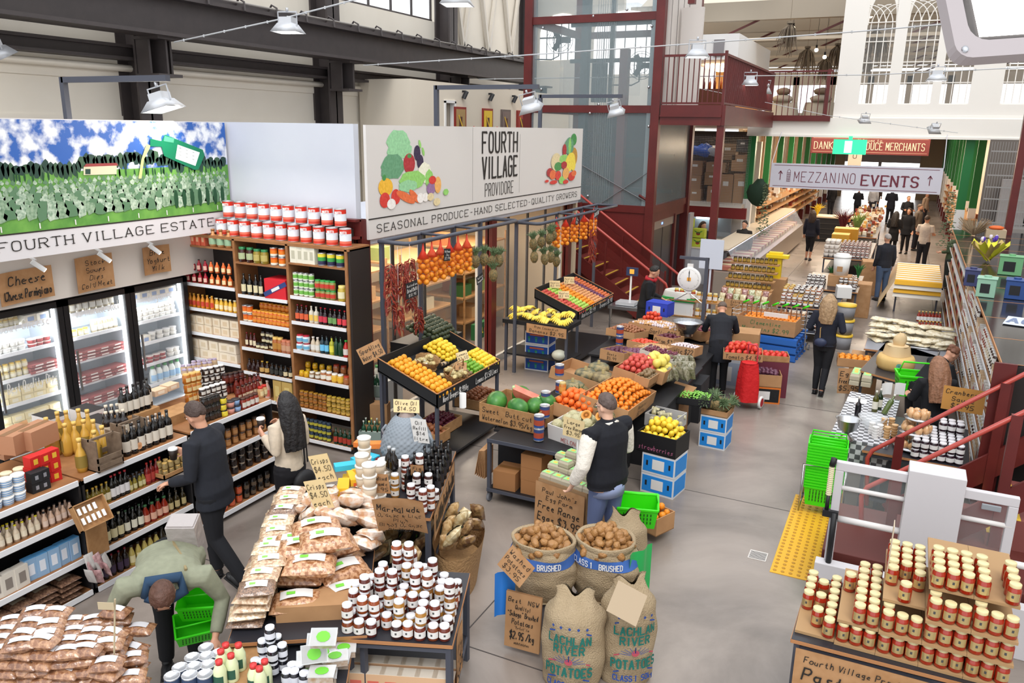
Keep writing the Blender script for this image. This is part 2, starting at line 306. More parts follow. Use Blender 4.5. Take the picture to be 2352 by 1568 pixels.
for k,(a,b) in enumerate(op):
 m=M();w_=b-a
 for j in range(4):
  x=a+w_*(j+.5)/4;m.box((x-.012,y-.014,5.0),(x+.012,y+.014,7.1))
 for z in(5.0,5.55,6.1,6.65,7.15):m.box((a,y-.02,z),(b,y+.02,z+.025))
 for j in range(3):
  xa=a+w_*(j+.5)/4;r_=w_*.62
  for sg in(1,-1):
   x0=xa if sg>0 else b-(xa-a);pts=[(x0+sg*(r_-r_*cos(t*pi/2/6)),y,7.1+r_*1.15*sin(t*pi/2/6)) for t in range(7)];m.tube(pts,.013,4)
 pts=[(a+w_/2-w_/2*cos(t*pi/12),y,7.1+.85*sin(t*pi/12)**.8) for t in range(13)];m.tube(pts,.022,5)
 m.add([(a,y,8.3)]+[(p[0],y,p[2]) for p in pts[:7]]+[(a+w_/2,y,8.3)],[tuple(range(9))]);m.add([(b,y,8.3)]+[(p[0],y,p[2]) for p in pts[::-1][:7]]+[(a+w_/2,y,8.3)],[tuple(range(9))])
 m.box((a,y-.003,5.0),(b,y+.003,7.1),1);struct('window_%d'%(6+k),m,[FW,mat('thin_glass',(.9,.95,.95),.03,alpha=.05)])
m=M();m.box((-10,25.7,4.3),(7,62,4.5));struct('ceiling_gallery',m,cm('b9a998'))
m=M();m.box((-8,46,4.5),(6.5,46.2,5.2));m.box((-8,46,6.6),(6.5,46.2,7.2))
for k in range(9):x=-8+k*1.8;m.box((x,46,4.5),(x+.3,46.2,7))
struct('wall_gallery_far',m,cm('e6ded2'))
RF=mat('roof_lining',hx('a39888'),.7)
for k in range(7):
 yy=27+k*3.2;m=M();m.box((-9,yy,7.55),(7,yy+.3,8.1));m.at();m.add([(-9,yy+.3,7.9),(7,yy+.3,7.9),(7,yy+2.5,8.9),(-9,yy+2.5,8.9)],[(0,1,2,3)],1)
 for j in range(12):m.bar((-9+j*1.4,yy+.2,7.0),(-9+(j+1)*1.4,yy+.2,7.6) if j%2==0 else(-9+(j+1)*1.4,yy+.2,7.0),.06,.06,2)
 m.bar((-9,yy+.2,7.0),(7,yy+.2,7.0),.07,.09,1);struct('ceiling_truss',m,[RF,cm('c9bba6'),cm('5a2a26')])
m=M()
for sx in(-1,1):
 x=-5.6 if sx<0 else 2.35
 m.box((min(x,x+sx*.15),30,0),(max(x,x+sx*.15),62,4.3))
 for k in range(14):yy=30.3+k*1.9;m.box((min(x,x-sx*.06),yy+.35,2.2),(max(x,x-sx*.06),yy+1.5,4.25),1)
 for k in range(60):yy=30+k*.5;m.box((min(x,x-sx*.08),yy,0),(max(x,x-sx*.08),yy+.05,4.25),2)
struct('wall_hall',m,[cm('dcc9ae'),cm('8f7d67'),cm('b69b7c')])
for k in range(22):
 sx=-1 if k%2 else 1;yy=27.6+(k//2)*3.0;x=-4.75 if sx<0 else 1.75
 m=M();m.box((x-.1,yy-.1,2.1),(x+.1,yy+.1,4.3));m.box((x-.1,yy-.1,.5),(x+.1,yy+.1,2.1),1);m.box((x-.11,yy-.11,0),(x+.11,yy+.11,.5),2);struct('trim_%d'%n,m,[cm('1b6e36'),WHT,RED]);n+=1
for x,yy in((-4.45,25.6),(1.33,25.6)):
 m=M();m.box((x-.11,yy-.11,2.2),(x+.11,yy+.11,4.12));m.box((x-.12,yy-.12,.5),(x+.12,yy+.12,2.2),1);m.box((x-.13,yy-.13,0),(x+.13,yy+.13,.5),2);struct('trim_%d'%n,m,[cm('1b6e36'),WHT,RED]);n+=1
m=M();m.box((-6,60,0),(-4.2,60.2,4.3));m.box((.4,60,0),(6,60.2,4.3));m.box((-4.2,60,2.9),(.4,60.2,4.3));m.box((-4.2,59.9,2.35),(.4,60,3.0),1);m.box((-2.1,60,0),(-1.9,60.2,2.9),1)
struct('wall_hall_end',m,[cm('8d7b66'),cm('8b8790')])
m=M();m.box((-4.2,61.5,0),(.4,61.6,3));struct('window_20',m,mat('daylight_glow',(1,1,1),.5,emit=3.5))
m=M();m.box((-14,27,0),(-13.9,60,9));m.box((6.8,-3,0),(7,60,9.5));struct('wall_right',m,WALLC)
m=M();m.box((-8.6,26.4,1.9),(-4.55,26.5,4.2));m.box((-8.6,25,1.8),(-4.5,25.06,1.95),1);m.box((-8.6,24.95,1.95),(-4.5,26.4,2.05),2)
m.box((-8.6,26.4,0),(-4.55,26.5,1.9),2);struct('wall_cage',m,[cm('4d4038'),RED,cm('cbc5bd')])
m=M();m.box((-6.6,24.95,1.62),(-4.35,25.05,1.95));struct('trim_%d'%n,m,mat('red_beam',hx('6f1d1b'),.5));n+=1
m=M()
for k in range(48):x=-6.6+k*.047;m.tube([(x,24.95,2.0),(x,24.95,4.1)],.003,3)
for k in range(44):z=2.0+k*.047;m.tube([(-6.6,24.95,z),(-4.4,24.95,z)],.003,3)
m.build('wire_mesh_screen',cm('8d8d92',.4,metal=.5),None,label='wire mesh screen in front of the stored cartons above the deli',cat='screen')
def ell(m,c,u,v,a,b,mi=0,n=16,rot=0,jit=0):
 pts=[]
 for i in range(n):
  t=2*pi*i/n;q=1+(jit*sin(i*2.4+a*99) if jit else 0);x,y=a*q*cos(t),b*q*sin(t)
  pts.append(c+u*(x*cos(rot)-y*sin(rot))+v*(x*sin(rot)+y*cos(rot)))
 m.add(pts,[tuple(range(n))],mi)
YU,ZU=V((0,1,0)),V((0,0,1))
def ptext(m,t,x,p0,p1,top,mi=0,**k):
 """lettering on the plane x between two baseline pixels; top = pixel above the left end"""
 a=AX(*p0,x);b=AX(*p1,x);h=AX(*top,x).z-a.z;z=(a.z+b.z)/2
 m.text(t,(x,a.y,z),YU,ZU,h,mi,w=b.y-a.y,align='l',**k)
m=M();m.box((-8.47,3.2,2.77),(-8.4,8.27,4.22));o=m.build('fascia_sign',mat('sign_white',hx('d9d7da'),.45),None,label='long fascia sign with an olive grove mural and FOURTH VILLAGE ESTATE below',cat='sign')
SKY=mat('mural_sky',hx('2f62b4'),.5,nz=(5,hx('eef1f6'),.07));
m=M();q=lambda a,b,zz0,zz1,mi,l:m.quad((-8.4+l*.0015,a,zz0),(-8.4+l*.0015,b,zz0),(-8.4+l*.0015,b,zz1),(-8.4+l*.0015,a,zz1),mi)
q(3.2,8.27,3.55,4.21,0,1);q(3.2,8.27,3.05,3.66,1,2)
rn=random.Random(3);x=-8.396
for i in range(90):
 y=3.3+i*.055;ell(m,V((x,y,3.68+rn.uniform(-.02,.05)+(.07 if 6.1<y<7.3 else 0))),YU,ZU,rn.uniform(.035,.06),rn.uniform(.05,.1),2 if i%3 else 6,9,0,.12)
x+=.001
for i in range(46):ell(m,V((x,rn.uniform(3.2,8.2),rn.uniform(3.6,3.63))),YU,ZU,.012,.05,3,8)
for r_ in range(7):
 z=3.56-r_*.055;nn=85-r_*7;s_=.022+r_*.007;x+=.0006
 for i in range(nn):ell(m,V((x,3.2+5.05*(i+.5*(r_%2))/nn,z+rn.uniform(-.012,.012))),YU,ZU,s_*rn.uniform(.9,1.3),s_*rn.uniform(.9,1.4),(4,10,5)[i%3],9,0,.2)
x+=.001
for i in range(12):y=3.4+i*.42;m.quad((x,y,3.07),(x,y+.014,3.07),(x,y+.014,3.13),(x,y,3.13),7)
for i in range(7):ell(m,V((x,7.35+i*.13,3.26)),YU,ZU,.035,.12,3,10)
P=lambda a,b,l=0:AX(a,b,x+.001*l)
m.quad(P(192,402),P(268,400),P(268,380),P(192,382),8);m.quad(P(192,383,1),P(272,380,1),P(268,374,1),P(198,376,1),9);m.quad(P(196,400,1),P(208,400,1),P(208,388,1),P(196,388,1),2)
m.build('mural',[SKY,mat('mural_field',hx('4f8a3c'),.6,nz=(5,hx('74ad4e'),.2)),cm('24443a'),cm('1c4a2c'),mat('mural_olive',hx('7f9d84'),.6,nz=(30,hx('c2d3bf'),.15)),cm('5c8262'),cm('3f5f46'),WHT,cm('d8d3b4'),cm('963c3c'),mat('mural_olive2',hx('9db59a'),.6,nz=(30,hx('6f8f72'),.15))],o)
m=M();x+=.003;B=lambda a,b:AX(a,b,x)
m.add([B(*p) for p in((345,318),(371,324),(379,309),(466,344),(470,356),(456,389),(447,390),(377,358),(371,337),(345,336))],[tuple(range(10))],0)
x+=.002;m.add([B(*p) for p in((408,332),(459,350),(449,381),(403,364))],[(0,1,2,3)],1);m.add([B(*p) for p in((345,334),(337,330),(325,365),(318,410),(325,410),(331,365),(344,340))],[tuple(range(7))],2)
m.add([B(*p) for p in((378,312),(400,318),(399,328),(376,324))],[(0,1,2,3)],3)
for i in range(3):
 for j in range(3):a=B(412+i*15,340+i*5+j*8);x+=.0002;m.quad(a,a+V((0,.03,-.008)),a+V((0,.03,-.001)),a+V((0,0,.007)),4)
m.build('mural_bottle',[cm('0f7a55',.3),cm('e8ecec'),cm('d5dd8a'),cm('4ea584'),cm('8f9a98')],o)
m=M();m.box((-8.4,3.2,3.035),(-8.396,8.27,3.05));ptext(m,'FOURTH VILLAGE ESTATE',-8.398,(-4,584),(492,515.5),(-4,561),serif=.17,th=.13);m.build('lettering',INK,o)
m=M();m.box((-6.24,8.44,2.77),(-6.2,15.9,4.21));m.box((-6.199,12.9,3.1),(-6.198,12.912,4.1),1);m.box((-6.199,11.2,3.07),(-6.198,11.21,4.2),1)
o=m.build('fascia_sign',[mat('sign_white2',hx('dcd8d4'),.45),cm('a8a39f')],None,label='long white produce fascia sign with painted vegetables and black shop lettering',cat='sign')
m=M();m.box((-6.2,8.44,3.025),(-6.195,15.9,3.04));X0=-6.197
ptext(m,'FOURTH',X0,(1108,350),(1189,348),(1108,303),th=.14,serif=.05);ptext(m,'VILLAGE',X0,(1108,409),(1188,403),(1108,361),th=.14,serif=.05)
ptext(m,'PROVIDORE',X0,(1114,450),(1179,443),(1114,421),th=.08,serif=.05);ptext(m,'SEASONAL PRODUCE-HAND SELECTED-QUALITY GROWERS',X0,(866,535),(1325,450),(866,517),serif=.17,th=.13)
m.build('lettering',INK,o)
VC=[hx(c) for c in('8fc796','5f9670','a8242c','2b1c40','e9e6cf','8cc866','e8b02c','cc3328','dd6b38','efe6e0','8e6a94','e7a95c','d8c79a','3f8a45','f0d24a','b98a34')]
VM=[mat('print_%d'%i,c,.5,nz=(26,tuple(min(1,q*1.25+.03) for q in c),.2)) for i,c in enumerate(VC)]
veg=[(335,950,75,85,0),(300,1015,40,50,0),(375,1000,50,55,0),(300,1110,75,85,1),(270,1150,50,45,1),(407,1090,38,68,2),(408,1040,14,14,13),(460,1020,21,52,3),(480,1078,21,48,3),(478,960,6,30,5,.4),(500,1010,6,30,5,.4),(510,1150,40,68,4),(540,1190,25,60,5),
(430,1200,82,62,5),(400,1240,60,40,0),(250,1248,46,62,6),(240,1185,12,20,13,.5),(245,1335,32,52,7),(318,1312,28,52,7),(385,1315,62,30,8,-.35),(442,1308,38,26,8,-.6),(288,1360,26,36,9),(482,1320,20,34,9),(515,1315,17,30,9),(553,1255,26,42,10),(598,1232,19,56,11),(562,1200,21,28,7),(550,1312,19,27,12),(592,1345,19,27,12),(652,1280,14,22,5),
(1505,930,16,40,13),(1505,1045,20,62,15),(1475,975,26,58,1),(1478,975,6,55,5),(1443,1000,10,40,2),(1388,1080,30,60,12),(1440,1060,28,30,5),(1400,1110,22,30,13),(1480,1080,30,60,14,.3),(1500,1090,12,50,14,.5),(1345,1150,17,30,2),(1365,1165,18,32,8),(1400,1170,16,32,7),(1425,1200,16,26,5),(1452,1155,17,40,11),(1490,1175,18,30,7),(1440,1100,15,25,2),(1505,1155,12,20,8),(1370,1215,20,14,7),(1325,1208,8,10,7),(1450,1212,14,14,7)]
m=M()
for i,e in enumerate(veg):
 c=AX(800+e[0]/2.904,e[1]/2.904,-6.196+i*.0003);c2=AX(800+(e[0]+e[2])/2.904,e[1]/2.904,-6.196);c3=AX(800+e[0]/2.904,(e[1]-e[3])/2.904,-6.196)
 ell(m,c,YU,ZU,abs(c2.y-c.y),abs(c3.z-c.z),e[4],16,e[5] if len(e)>5 else 0,.07 if e[4] in(0,1,4,5) else 0)
m.build('painted_vegetables',VM,o)
m=M();a=AY(1773,372,24);b=AY(2165,405,24);zt,zb=3.36,2.68
m.box((a.x,23.98,zb),(b.x,24.02,zt));m.tube([(a.x,24,zt),(a.x,25.3,4.2)],.01,4);m.tube([(b.x,24,zt),(b.x,25.3,4.2)],.01,4)
o=m.build('hanging_sign',mat('banner_grey',hx('c9c8d3'),.6),None,label='white hanging banner reading MEZZANINO EVENTS with two up arrows',cat='sign')
m=M();XU=V((1,0,0));yy=23.978;DR=hx('6d2a3a')
T=lambda t,x0,x1,z,h,**k:m.text(t,(x0,yy,z),XU,ZU,h,0,w=x1-x0,align='l',**k)
T('MEZZANINO',-2.95,-1.35,2.87,.27,th=.06);T('EVENTS',-1.2,.2,2.84,.27,th=.17,serif=.1)
for z in(3.3,2.73):m.box((a.x+.08,yy-.002,z),(b.x-.08,yy,z+.012))
for x in(-3.33,.45):m.bar((x,yy,2.9),(x,yy,3.14),.02,.01);m.bar((x-.05,yy,3.07),(x,yy,3.15),.02,.01,up=(0,1,0));m.bar((x+.05,yy,3.07),(x,yy,3.15),.02,.01,up=(0,1,0))
for k in range(4):m.bar((-3.15+k*.03,yy,2.86),(-3.15+k*.03,yy,3.1),.008,.008)
for k in range(5):m.bar((-3.15,yy,2.87+k*.06),(-3.06,yy,2.87+k*.06),.008,.008)
m.tube([(-3.15,yy,3.1),(-3.14,yy,3.17),(-3.105,yy,3.2),(-3.07,yy,3.17),(-3.06,yy,3.1)],.005,4)
m.build('lettering',mat('maroon_ink',DR,.5),o)
m=M();m.box((-3.46,31.98,3.48),(.44,32.02,4.12));m.box((-3.4,31.97,4.02),(.38,31.98,4.03),1);m.box((-3.4,31.97,3.54),(.38,31.98,3.55),1)
o=m.build('hanging_sign',[cm('6e2524'),cm('c9a48c')],None,label='dark red hanging board with pale DANKS and PRODUCE MERCHANTS lettering',cat='sign')
m=M();m.text('DANKS ST',(-3.35,31.965,3.64),XU,ZU,.25,0,w=1.25,align='l',th=.1,serif=.05);m.text('PRODUCE MERCHANTS',(-2.0,31.965,3.64),XU,ZU,.25,0,w=2.3,align='l',th=.1,serif=.05);m.text('Welcome to',(-1.5,31.965,3.92),XU,ZU,.09,0,w=.8,slant=.2);m.build('lettering',cm('d9bfa5'),o)
c=AY(1953,326,25.2);m=M();m.box((c.x-.44,25.17,3.62),(c.x+.44,25.2,4.03));m.box((c.x-.05,25.18,4.03),(c.x+.05,25.2,4.12));o=m.build('exit_sign',mat('exit_green',hx('2fd48a'),.5,emit=.9),None,label='glowing green exit sign hanging under the white beam',cat='exit sign')
m=M();yy=25.165;m.box((c.x-.14,yy,3.66),(c.x+.06,yy+.004,3.99),1);m.at((c.x+.0,yy-.002,3.86),rx=pi/2);m.cyl((-.05,.06,0),.025,.003,8);m.box((-.08,-.06,0),(-.02,.03,.003));m.box((-.12,-.14,0),(-.06,-.05,.003));m.box((-.04,-.14,0),(.0,-.05,.003));m.at()
m.build('running_figure',[mat('exit_white',(.8,1,.9),.5,emit=1.2),mat('exit_white2',(.5,1,.75),.5,emit=1)],o)
m=M();m.box((-2.35,35,2.2),(-1.85,35.05,4.1));o=m.build('vertical_sign',cm('cdbcaa'),None,label='narrow vertical board with stacked dark letters behind the banner',cat='sign')
m=M()
for i,ch in enumerate('CKOU'):m.text(ch,(-2.1,34.99,3.88-i*.21),XU,ZU,.15,0,w=.15)
m.build('lettering',INK,o)
for(cx,cy,w_,h_,ls,nm,tl) in((58,655,.62,.36,[('Cheese',1,.8),('Cheese Parmigiano',1)],'curled brown paper notice reading Cheese, taped over the first fridge',.1),(215,626,.5,.42,['Stock','Soups','Dips','Cold Meat'],'brown paper notice listing stock, soups, dips and cold meat above the middle fridge',.08),(357,596,.42,.36,['Brie','Yoghurt','Milk'],'brown paper notice reading Yoghurt Milk above the fridge by the shelves',.02)):
 c=AX(cx,cy,-8.74);sign('paper_notice',nm,c,V((0,1,tl*.3)),ZU,w_,h_,ls,bend=.03,slant=.2)
for px,py in((84,608),(236,588),(352,570)):
 c=AX(px,py,-8.6);m=M();m.at(c,rx=.7,ry=-.5);m.cyl((0,0,-.1),.028,.16,10);m.cyl((0,0,-.104),.024,.004,10,1);m.at();m.bar(c+V((0,0,.05)),c+V((-.18,0,.1)),.02,.02)
 m.build('spotlight',[WHT,mat('spot_glow',(1,.95,.85),.5,emit=(6 if px<100 else 1.5))],None,label='small white spotlight above the %s paper notice'%{84:'Cheese',236:'Soups',352:'Yoghurt'}[px],cat='spotlight')
def lampmesh():
 m=M();m.lathe([(.27,0),(.29,.0),(.17,.13),(.12,.14)],4,0,a0=pi/4,a1=pi/4+2*pi);m.box((-.1,-.1,.13),(.1,.1,.22));r=m.build('flood_lamp',cm('c6c8cc',.35,metal=.3))
 m=M();m.lathe([(0,.02),(.25,.02)],4,0,a0=pi/4,a1=pi/4+2*pi);m.build('diffuser',mat('lamp_glow',(1,.98,.93),.5,emit=5),r)
 m=M();m.tube([(-.15,0,.1),(-.15,0,.3),(.15,0,.3),(.15,0,.1)],.012,5);m.tube([(0,0,.3),(0,0,.36)],.02,6);m.build('bracket',cm('b9bbc0',.4,metal=.5),r);return r
LP=Proto(lampmesh(),'lamp')
for px,py,y,nm,rz,rx in((662,75,10.25,'on the first cable from the left wall',.3,0),(1050,12,10.25,'at the top edge beside the white wall panels',.3,0),(1600,132,15.4,'lit, in front of the upper balcony',.4,0),(1722,196,20.75,'hanging just in front of the red balustrade',.2,0),(2150,186,20.75,'in front of the arched windows',.1,0),(1752,208,24.3,'tilted, tucked under the balustrade corner',.6,.5),(-8,130,7.5,'cut by the left edge near the dark beam',.2,.4)):
 LP.put(AY(px,py,y),rz,'pale metal pendant flood lamp '+nm,rx=rx)
for px,py,y,nm,rx in((1985,280,24.3,'small dark flood lamp under the gallery, left of its pair',.3),(2145,300,24.3,'small lit flood lamp under the gallery, right of its pair',.6)):LP.put(AY(px,py,y),.3,nm,sc=.75,rx=rx)
m=M();c=AX(157,279,-8.5);ya=c.y;zz=4.62
for(a0,px,py,plane,nm,hang,rx) in(((157,279),370,205,4.62,'olive mural',.05,.0),((1003,290),1222,222,4.68,'white produce sign, nearer its middle',.05,.5),((1240,292),1417,242,4.74,'white produce sign, at its far end',.05,.5)):
 c=AX(*a0,-8.5 if a0[0]<999 else-6.45);e=AY(px,py-16,c.y);z1=e.z+.04
 m=M();m.box((c.x-.03,c.y-.03,c.z-.2),(c.x+.03,c.y+.03,z1+.03));m.box((c.x,c.y-.03,z1-.03),(e.x+.1,c.y+.03,z1+.03));m.build('lamp_bracket_post',GREY,None,label='blue-grey square steel lamp arm rising behind the '+nm,cat='lamp arm')
 LP.put((e.x,c.y,z1-.31),.2,'pale metal flood lamp on the arm above the '+nm,rx=rx*.6,ry=-.25,sc=.78)
d=_ray(2345,-46).normalized();c=V((0,0,CH))+d*2.0
m=M();T0=Matrix.Translation(c)@(_r2*.98+_u2*.0).to_track_quat('X','Y').to_matrix().to_4x4();bx=M();
Rm=Matrix((_r2,(_u2*.5-_f*.87).normalized(),_r2.cross((_u2*.5-_f*.87).normalized()))).transposed().to_4x4();Rm.translation=c;Rm=Matrix.Translation(c)@Matrix((_r2,_u2,-_f)).transposed().to_4x4()@Euler((R(-12),0,R(4))).to_matrix().to_4x4()
rr=[(.1,.0),(.02,.02),(0,.1)]
def rrect(a,b,r):
 return[(sx*(a-r)+r*cos(t),sy*(b-r)+r*sin(t)) for sx,sy,t0 in((1,1,0),(-1,1,pi/2),(-1,-1,pi),(1,-1,3*pi/2)) for t in[t0+k*pi/8 for k in range(5)]]
m.T=Rm;o1=rrect(.155,.16,.03);i1=rrect(.122,.125,.035);n_=len(o1)
m.add([(x,y,0) for x,y in o1]+[(x,y,0) for x,y in i1]+[(x,y,-.06) for x,y in i1]+[(x,y,-.03) for x,y in o1],[(i,(i+1)%n_,n_+(i+1)%n_,n_+i) for i in range(n_)]+[(n_+i,n_+(i+1)%n_,2*n_+(i+1)%n_,2*n_+i) for i in range(n_)]+[(i,3*n_+i,3*n_+(i+1)%n_,(i+1)%n_) for i in range(n_)])
m.add([(x,y,-.06) for x,y in i1],[tuple(range(n_))],1);m.cyl((-.138,-.142,0),.007,.003,8,2)
o=m.build('flood_lamp',[cm('a39b9d',.5),cm('262224',.6),STEEL],None,label='large grey square lamp housing close by in the top right corner',cat='lamp')
m=M();m.T=Rm;m.lathe([(0,0),(.05,0)],4);m.add([(-.068,-.085,-.055),(.09,-.085,-.055),(.09,.1,-.055),(-.068,.1,-.055)],[(0,1,2,3)]);m.build('diffuser',MT['lamp_glow'],o)
def cable(pts,nm,r=.012):
 m=M();m.tube(pts,r,5)
 for a,b in zip(pts,pts[1:]):
  for k in range(5):c=a.lerp(b,(k+.5)/5);m.tube([c+V((0,0,.02)),c-V((0,0,.02))],r*1.4,4)
 m.build('lamp_cable',cm('b9bbbd',.4),None,label=nm,cat='cable')
cable([AY(400,97,10.25),AY(640,45,10.25),AY(860,-12,10.25)],'pale lamp cable running up from the first dark column bracket')
cable([AY(835,150,15.4),AY(1200,127,15.4),AY(1600,100,15.4),AY(2000,70,15.4),AY(2352,40,15.4)],'longest pale lamp cable across the hall below the glass lift top')
cable([AY(1100,182,20.75),AY(1500,176,20.75),AY(2000,172,20.75),AY(2352,155,20.75)],'pale lamp cable passing in front of the arched windows at lamp height')
cable([AY(1592,200,24),AY(1900,265,24),AY(2200,305,24)],'thin cable sloping down along the white beam',.008)
DRED=mat('red_cladding',hx('6a1f1c'),.5,nz=(60,hx('581816'),.2));MACH=mat('lift_grey',hx('b9c4c6'),.4);DG=mat('lift_dark',hx('3a4246'),.5)
LG=mat('lift_glass',(.3,.37,.39),.3,alpha=.26)
L0,L1,Y0,Y1=-8.72,-5.47,18.6,21.9
t=thing('glass_lift','tall glass lift shaft in a dark red steel frame beside the stairs','lift',(L1,Y0,0))
def bl(m,name,mats,**k):
 m.T=Matrix.Identity(4);o=m.build(name,mats,t,**k);o.location=(-t.location.x,-t.location.y,-t.location.z);return o
for x,y in((L0,Y0),(L1,Y0),(L0,Y1),(L1,Y1)):m=M();m.box((x-.1,y-.1,0),(x+.1,y+.1,9));bl(m,'corner_post',RED)
for z in(2.28,4.58,6.6):
 m=M()
 for a in((L0,Y0-.06,L1,Y0+.06),(L1-.06,Y0,L1+.06,Y1),(L0,Y1-.06,L1,Y1+.06),(L0-.06,Y0,L0+.06,Y1)):m.box((a[0],a[1],z),(a[2],a[3],z+.17))
 bl(m,'frame_ring',RED)
for z0,z1 in((2.45,4.58),(4.75,6.6),(6.77,9)):
 m=M();m.box((L0+.1,Y0-.02,z0),(L1-.1,Y0-.01,z1));bl(m,'front_glass',LG);m=M();m.box((L1+.01,Y0+.1,z0),(L1+.02,Y1-.1,z1));bl(m,'side_glass',LG)
m=M();m.box((L0+.1,Y0-.03,0),(L1-.1,Y0,2.28));bl(m,'lower_cladding',DRED)
m=M();m.box((L1-.02,Y0+.1,2.05),(L1+.03,Y1,2.28));m.box((L1-.02,Y0+.1,0),(L1+.03,Y0+.3,2.1));m.box((L1-.02,20.75,0),(L1+.05,20.9,2.1),0);bl(m,'door_surround',RED)
m=M();m.box((L1-.03,Y0+.3,1.85),(L1+.02,20.75,2.05));m.box((L1+.02,19.6,1.93),(L1+.025,19.7,1.98),1);bl(m,'door_header',[cm('948a86',.3,metal=.6),mat('blue_led',(.1,.2,1),.5,emit=4)])
for k in range(4):a=Y0+.3+k*.46;m=M();m.box((L1-.03-.01*(k%2),a,0),(L1+.0-.01*(k%2),a+.45,1.85));bl(m,'door_leaf',cm('57504e',.35,metal=.5))
m=M()
for x,y,w_,h0,h1,mi in((-8.1,20.4,.2,0,9,0),(-6.4,20.9,.18,0,9,0),(-6.0,19.6,.16,0,9,1),(-7.1,20.6,.22,0,6.2,2),(-7.6,21.2,.1,0,9,0)):m.box((x,y,h0),(x+w_,y+w_,h1),mi)
for k in range(9):m.tube([(-7.5+k*.06,20,0),(-7.5+k*.06,20,9)],.008,4,3)
for z in(2.6,3.5,4.6,5.9,6.8):m.box((-8.6,20.9,z),(-5.6,20.98,z+.1),0)
for x,z in((-8.4,2.9),(-8.0,4.9)):m.box((x,21.0,z),(x+.4,21.1,z+1),0)
m.box((L0+.1,Y1-.12,0),(L1-.1,Y1-.08,4.58),4);bl(m,'shaft_machinery',[DG,MACH,cm('8a4a4a'),STEEL,cm('4a3a3a')])  # machinery, plus a dark sheet added behind to shade the lower shaft
m=M();m.box((-8.2,19.3,4.75),(-6.0,21.2,6.9),0);m.box((-8.1,19.28,5.0),(-6.1,19.3,6.6),1);m.box((-7.9,19.4,6.9),(-6.3,20.8,7.1),1);bl(m,'lift_car',[mat('car_glass',(.6,.66,.66),.05,alpha=.12),mat('car_glass2',(.7,.75,.75),.05,alpha=.1)])
m=M();m.tube([AY(1330,500,18.55),AY(1497,390,18.55)],.012,5);m.tube([AY(1338,380,18.55),AY(1495,470,18.55)],.012,5);m.tube([AY(1468,448,18.55),AY(1495,466,18.55)],.03,6,1);bl(m,'brace_rod',[cm('6a6a6c',.6),RED])
m=M()
for a,b in((1247,64),(1440,22),(1363,37),(1243,205),(1375,240),(1355,260),(1490,200),(1497,60),(1490,290),(1350,450),(1487,410)):c=AY(a,b,18.56);m.sph(c,.035,6)
bl(m,'glass_fixing',STEEL)
for i,(a,b,yy) in enumerate(((1286,92,21.5),(1473,150,21.5))):
 c=AY(a,b,yy);m=M();m.at(c,rx=pi/2,rz=.5)
 for r_ in(.1,.2,.3,.36):m.lathe([(r_-.006,0),(r_+.006,0)],20,0)
 for k in range(16):m.tube([(0,0,.04),(.36*cos(k*pi/8),.36*sin(k*pi/8),0)],.005,3)
 for k in range(3):m.at(c,rx=pi/2,rz=.5);m.T=m.T@Matrix.Rotation(k*2*pi/3,4,'Z');m.box((0,-.07,-.05),(.3,.07,-.04))
 m.at(c,rx=pi/2,rz=.5);m.cyl((0,0,-.25),.1,.2,10);m.tube([(0,0,-.2),(0,-.4,-.2),(-.2,-.5,-.2),(-.8,-.5,-.2)],.02,5)
 m.build('wall_fan',cm('3d3d42',.4,metal=.4),None,label='round black wall fan seen through the lift glass, %s of two'%('left' if i==0 else 'right'),cat='fan')
REFL_GLOW=mat('window_daylight',(1,1,1),.5,emit=1.6)  # glowing arched panes added in place of bright reflections in the lift glass
for i,(a,b,zc) in enumerate(((-12.2,-10.6,6.5),(-10.2,-8.0,6.0))):
 m=M();yy=26.88;w_=b-a;pts=[(a,yy,zc),(b,yy,zc),(b,yy,7.4)]+[(b-w_/2+w_/2*cos(k*pi/8),yy,7.4+.6*sin(k*pi/8)) for k in range(9)]+[(a,yy,7.4)];m.add(pts,[tuple(range(len(pts)))][::-1],0)
 for k in range(1,6):m.box((a+w_*k/6-.015,yy-.03,zc),(a+w_*k/6+.015,yy-.01,7.7),1)
 m.box((a,yy-.03,7.2),(b,yy-.01,7.25),1);struct('window_%d'%(31+i),m,[REFL_GLOW,STL])
t=thing('staircase','dark red steel staircase with yellow step edges rising behind the produce shop','staircase',(-4.9,17.8,0));t.location=(0,0,0)
ns=17
for i in range(ns):
 x=-5.05-i*.265;z=(i+1)*.18;m=M();m.box((x-.3,17.25,z-.03),(x,18.45,z));m.box((x-.3,17.25,z-.18),(x-.28,18.45,z-.03));o=m.build('stair_tread',mat('tread_red',hx('6b2a25'),.6),t)
 m=M();m.box((x-.05,17.3,z),(x+.003,18.4,z+.006));m.build('nosing',mat('nosing_yellow',hx('d9b640'),.5),o)
for yy in(17.2,18.45):m=M();m.bar((-4.95,yy,.02),(-9.5,yy,3.11),.05,.3);m.build('stringer',RED,t)
for yy,dz in((17.2,.93),(18.4,.93)):
 m=M();m.tube([(-4.5,yy,.0+.62),(-4.6,yy,.9),(-9.5,yy,3.11+1.1)],.03,8);m.build('handrail',mat('rail_red',hx('a8433a'),.3),t)
 m=M()
 for k in range(5):x=-4.95-k*1.1;m.box((x-.02,yy-.02,(-4.95-x)*.68),(x+.02,yy+.02,(-4.95-x)*.68+.98))
 m.build('baluster',RED,t)
 m=M();m.add([(-4.95,yy,.15),(-9.5,yy,3.24),(-9.5,yy,4.0),(-4.95,yy,.9)],[(0,1,2,3)]);m.build('mesh_panel',mat('mesh_red',hx('6d211d'),.5,alpha=.35),t)
t=thing('balcony','dark red steel balcony with barred balustrade beside the lift top','balcony');B0,B1,BY=-5.34,-3.95,22.2
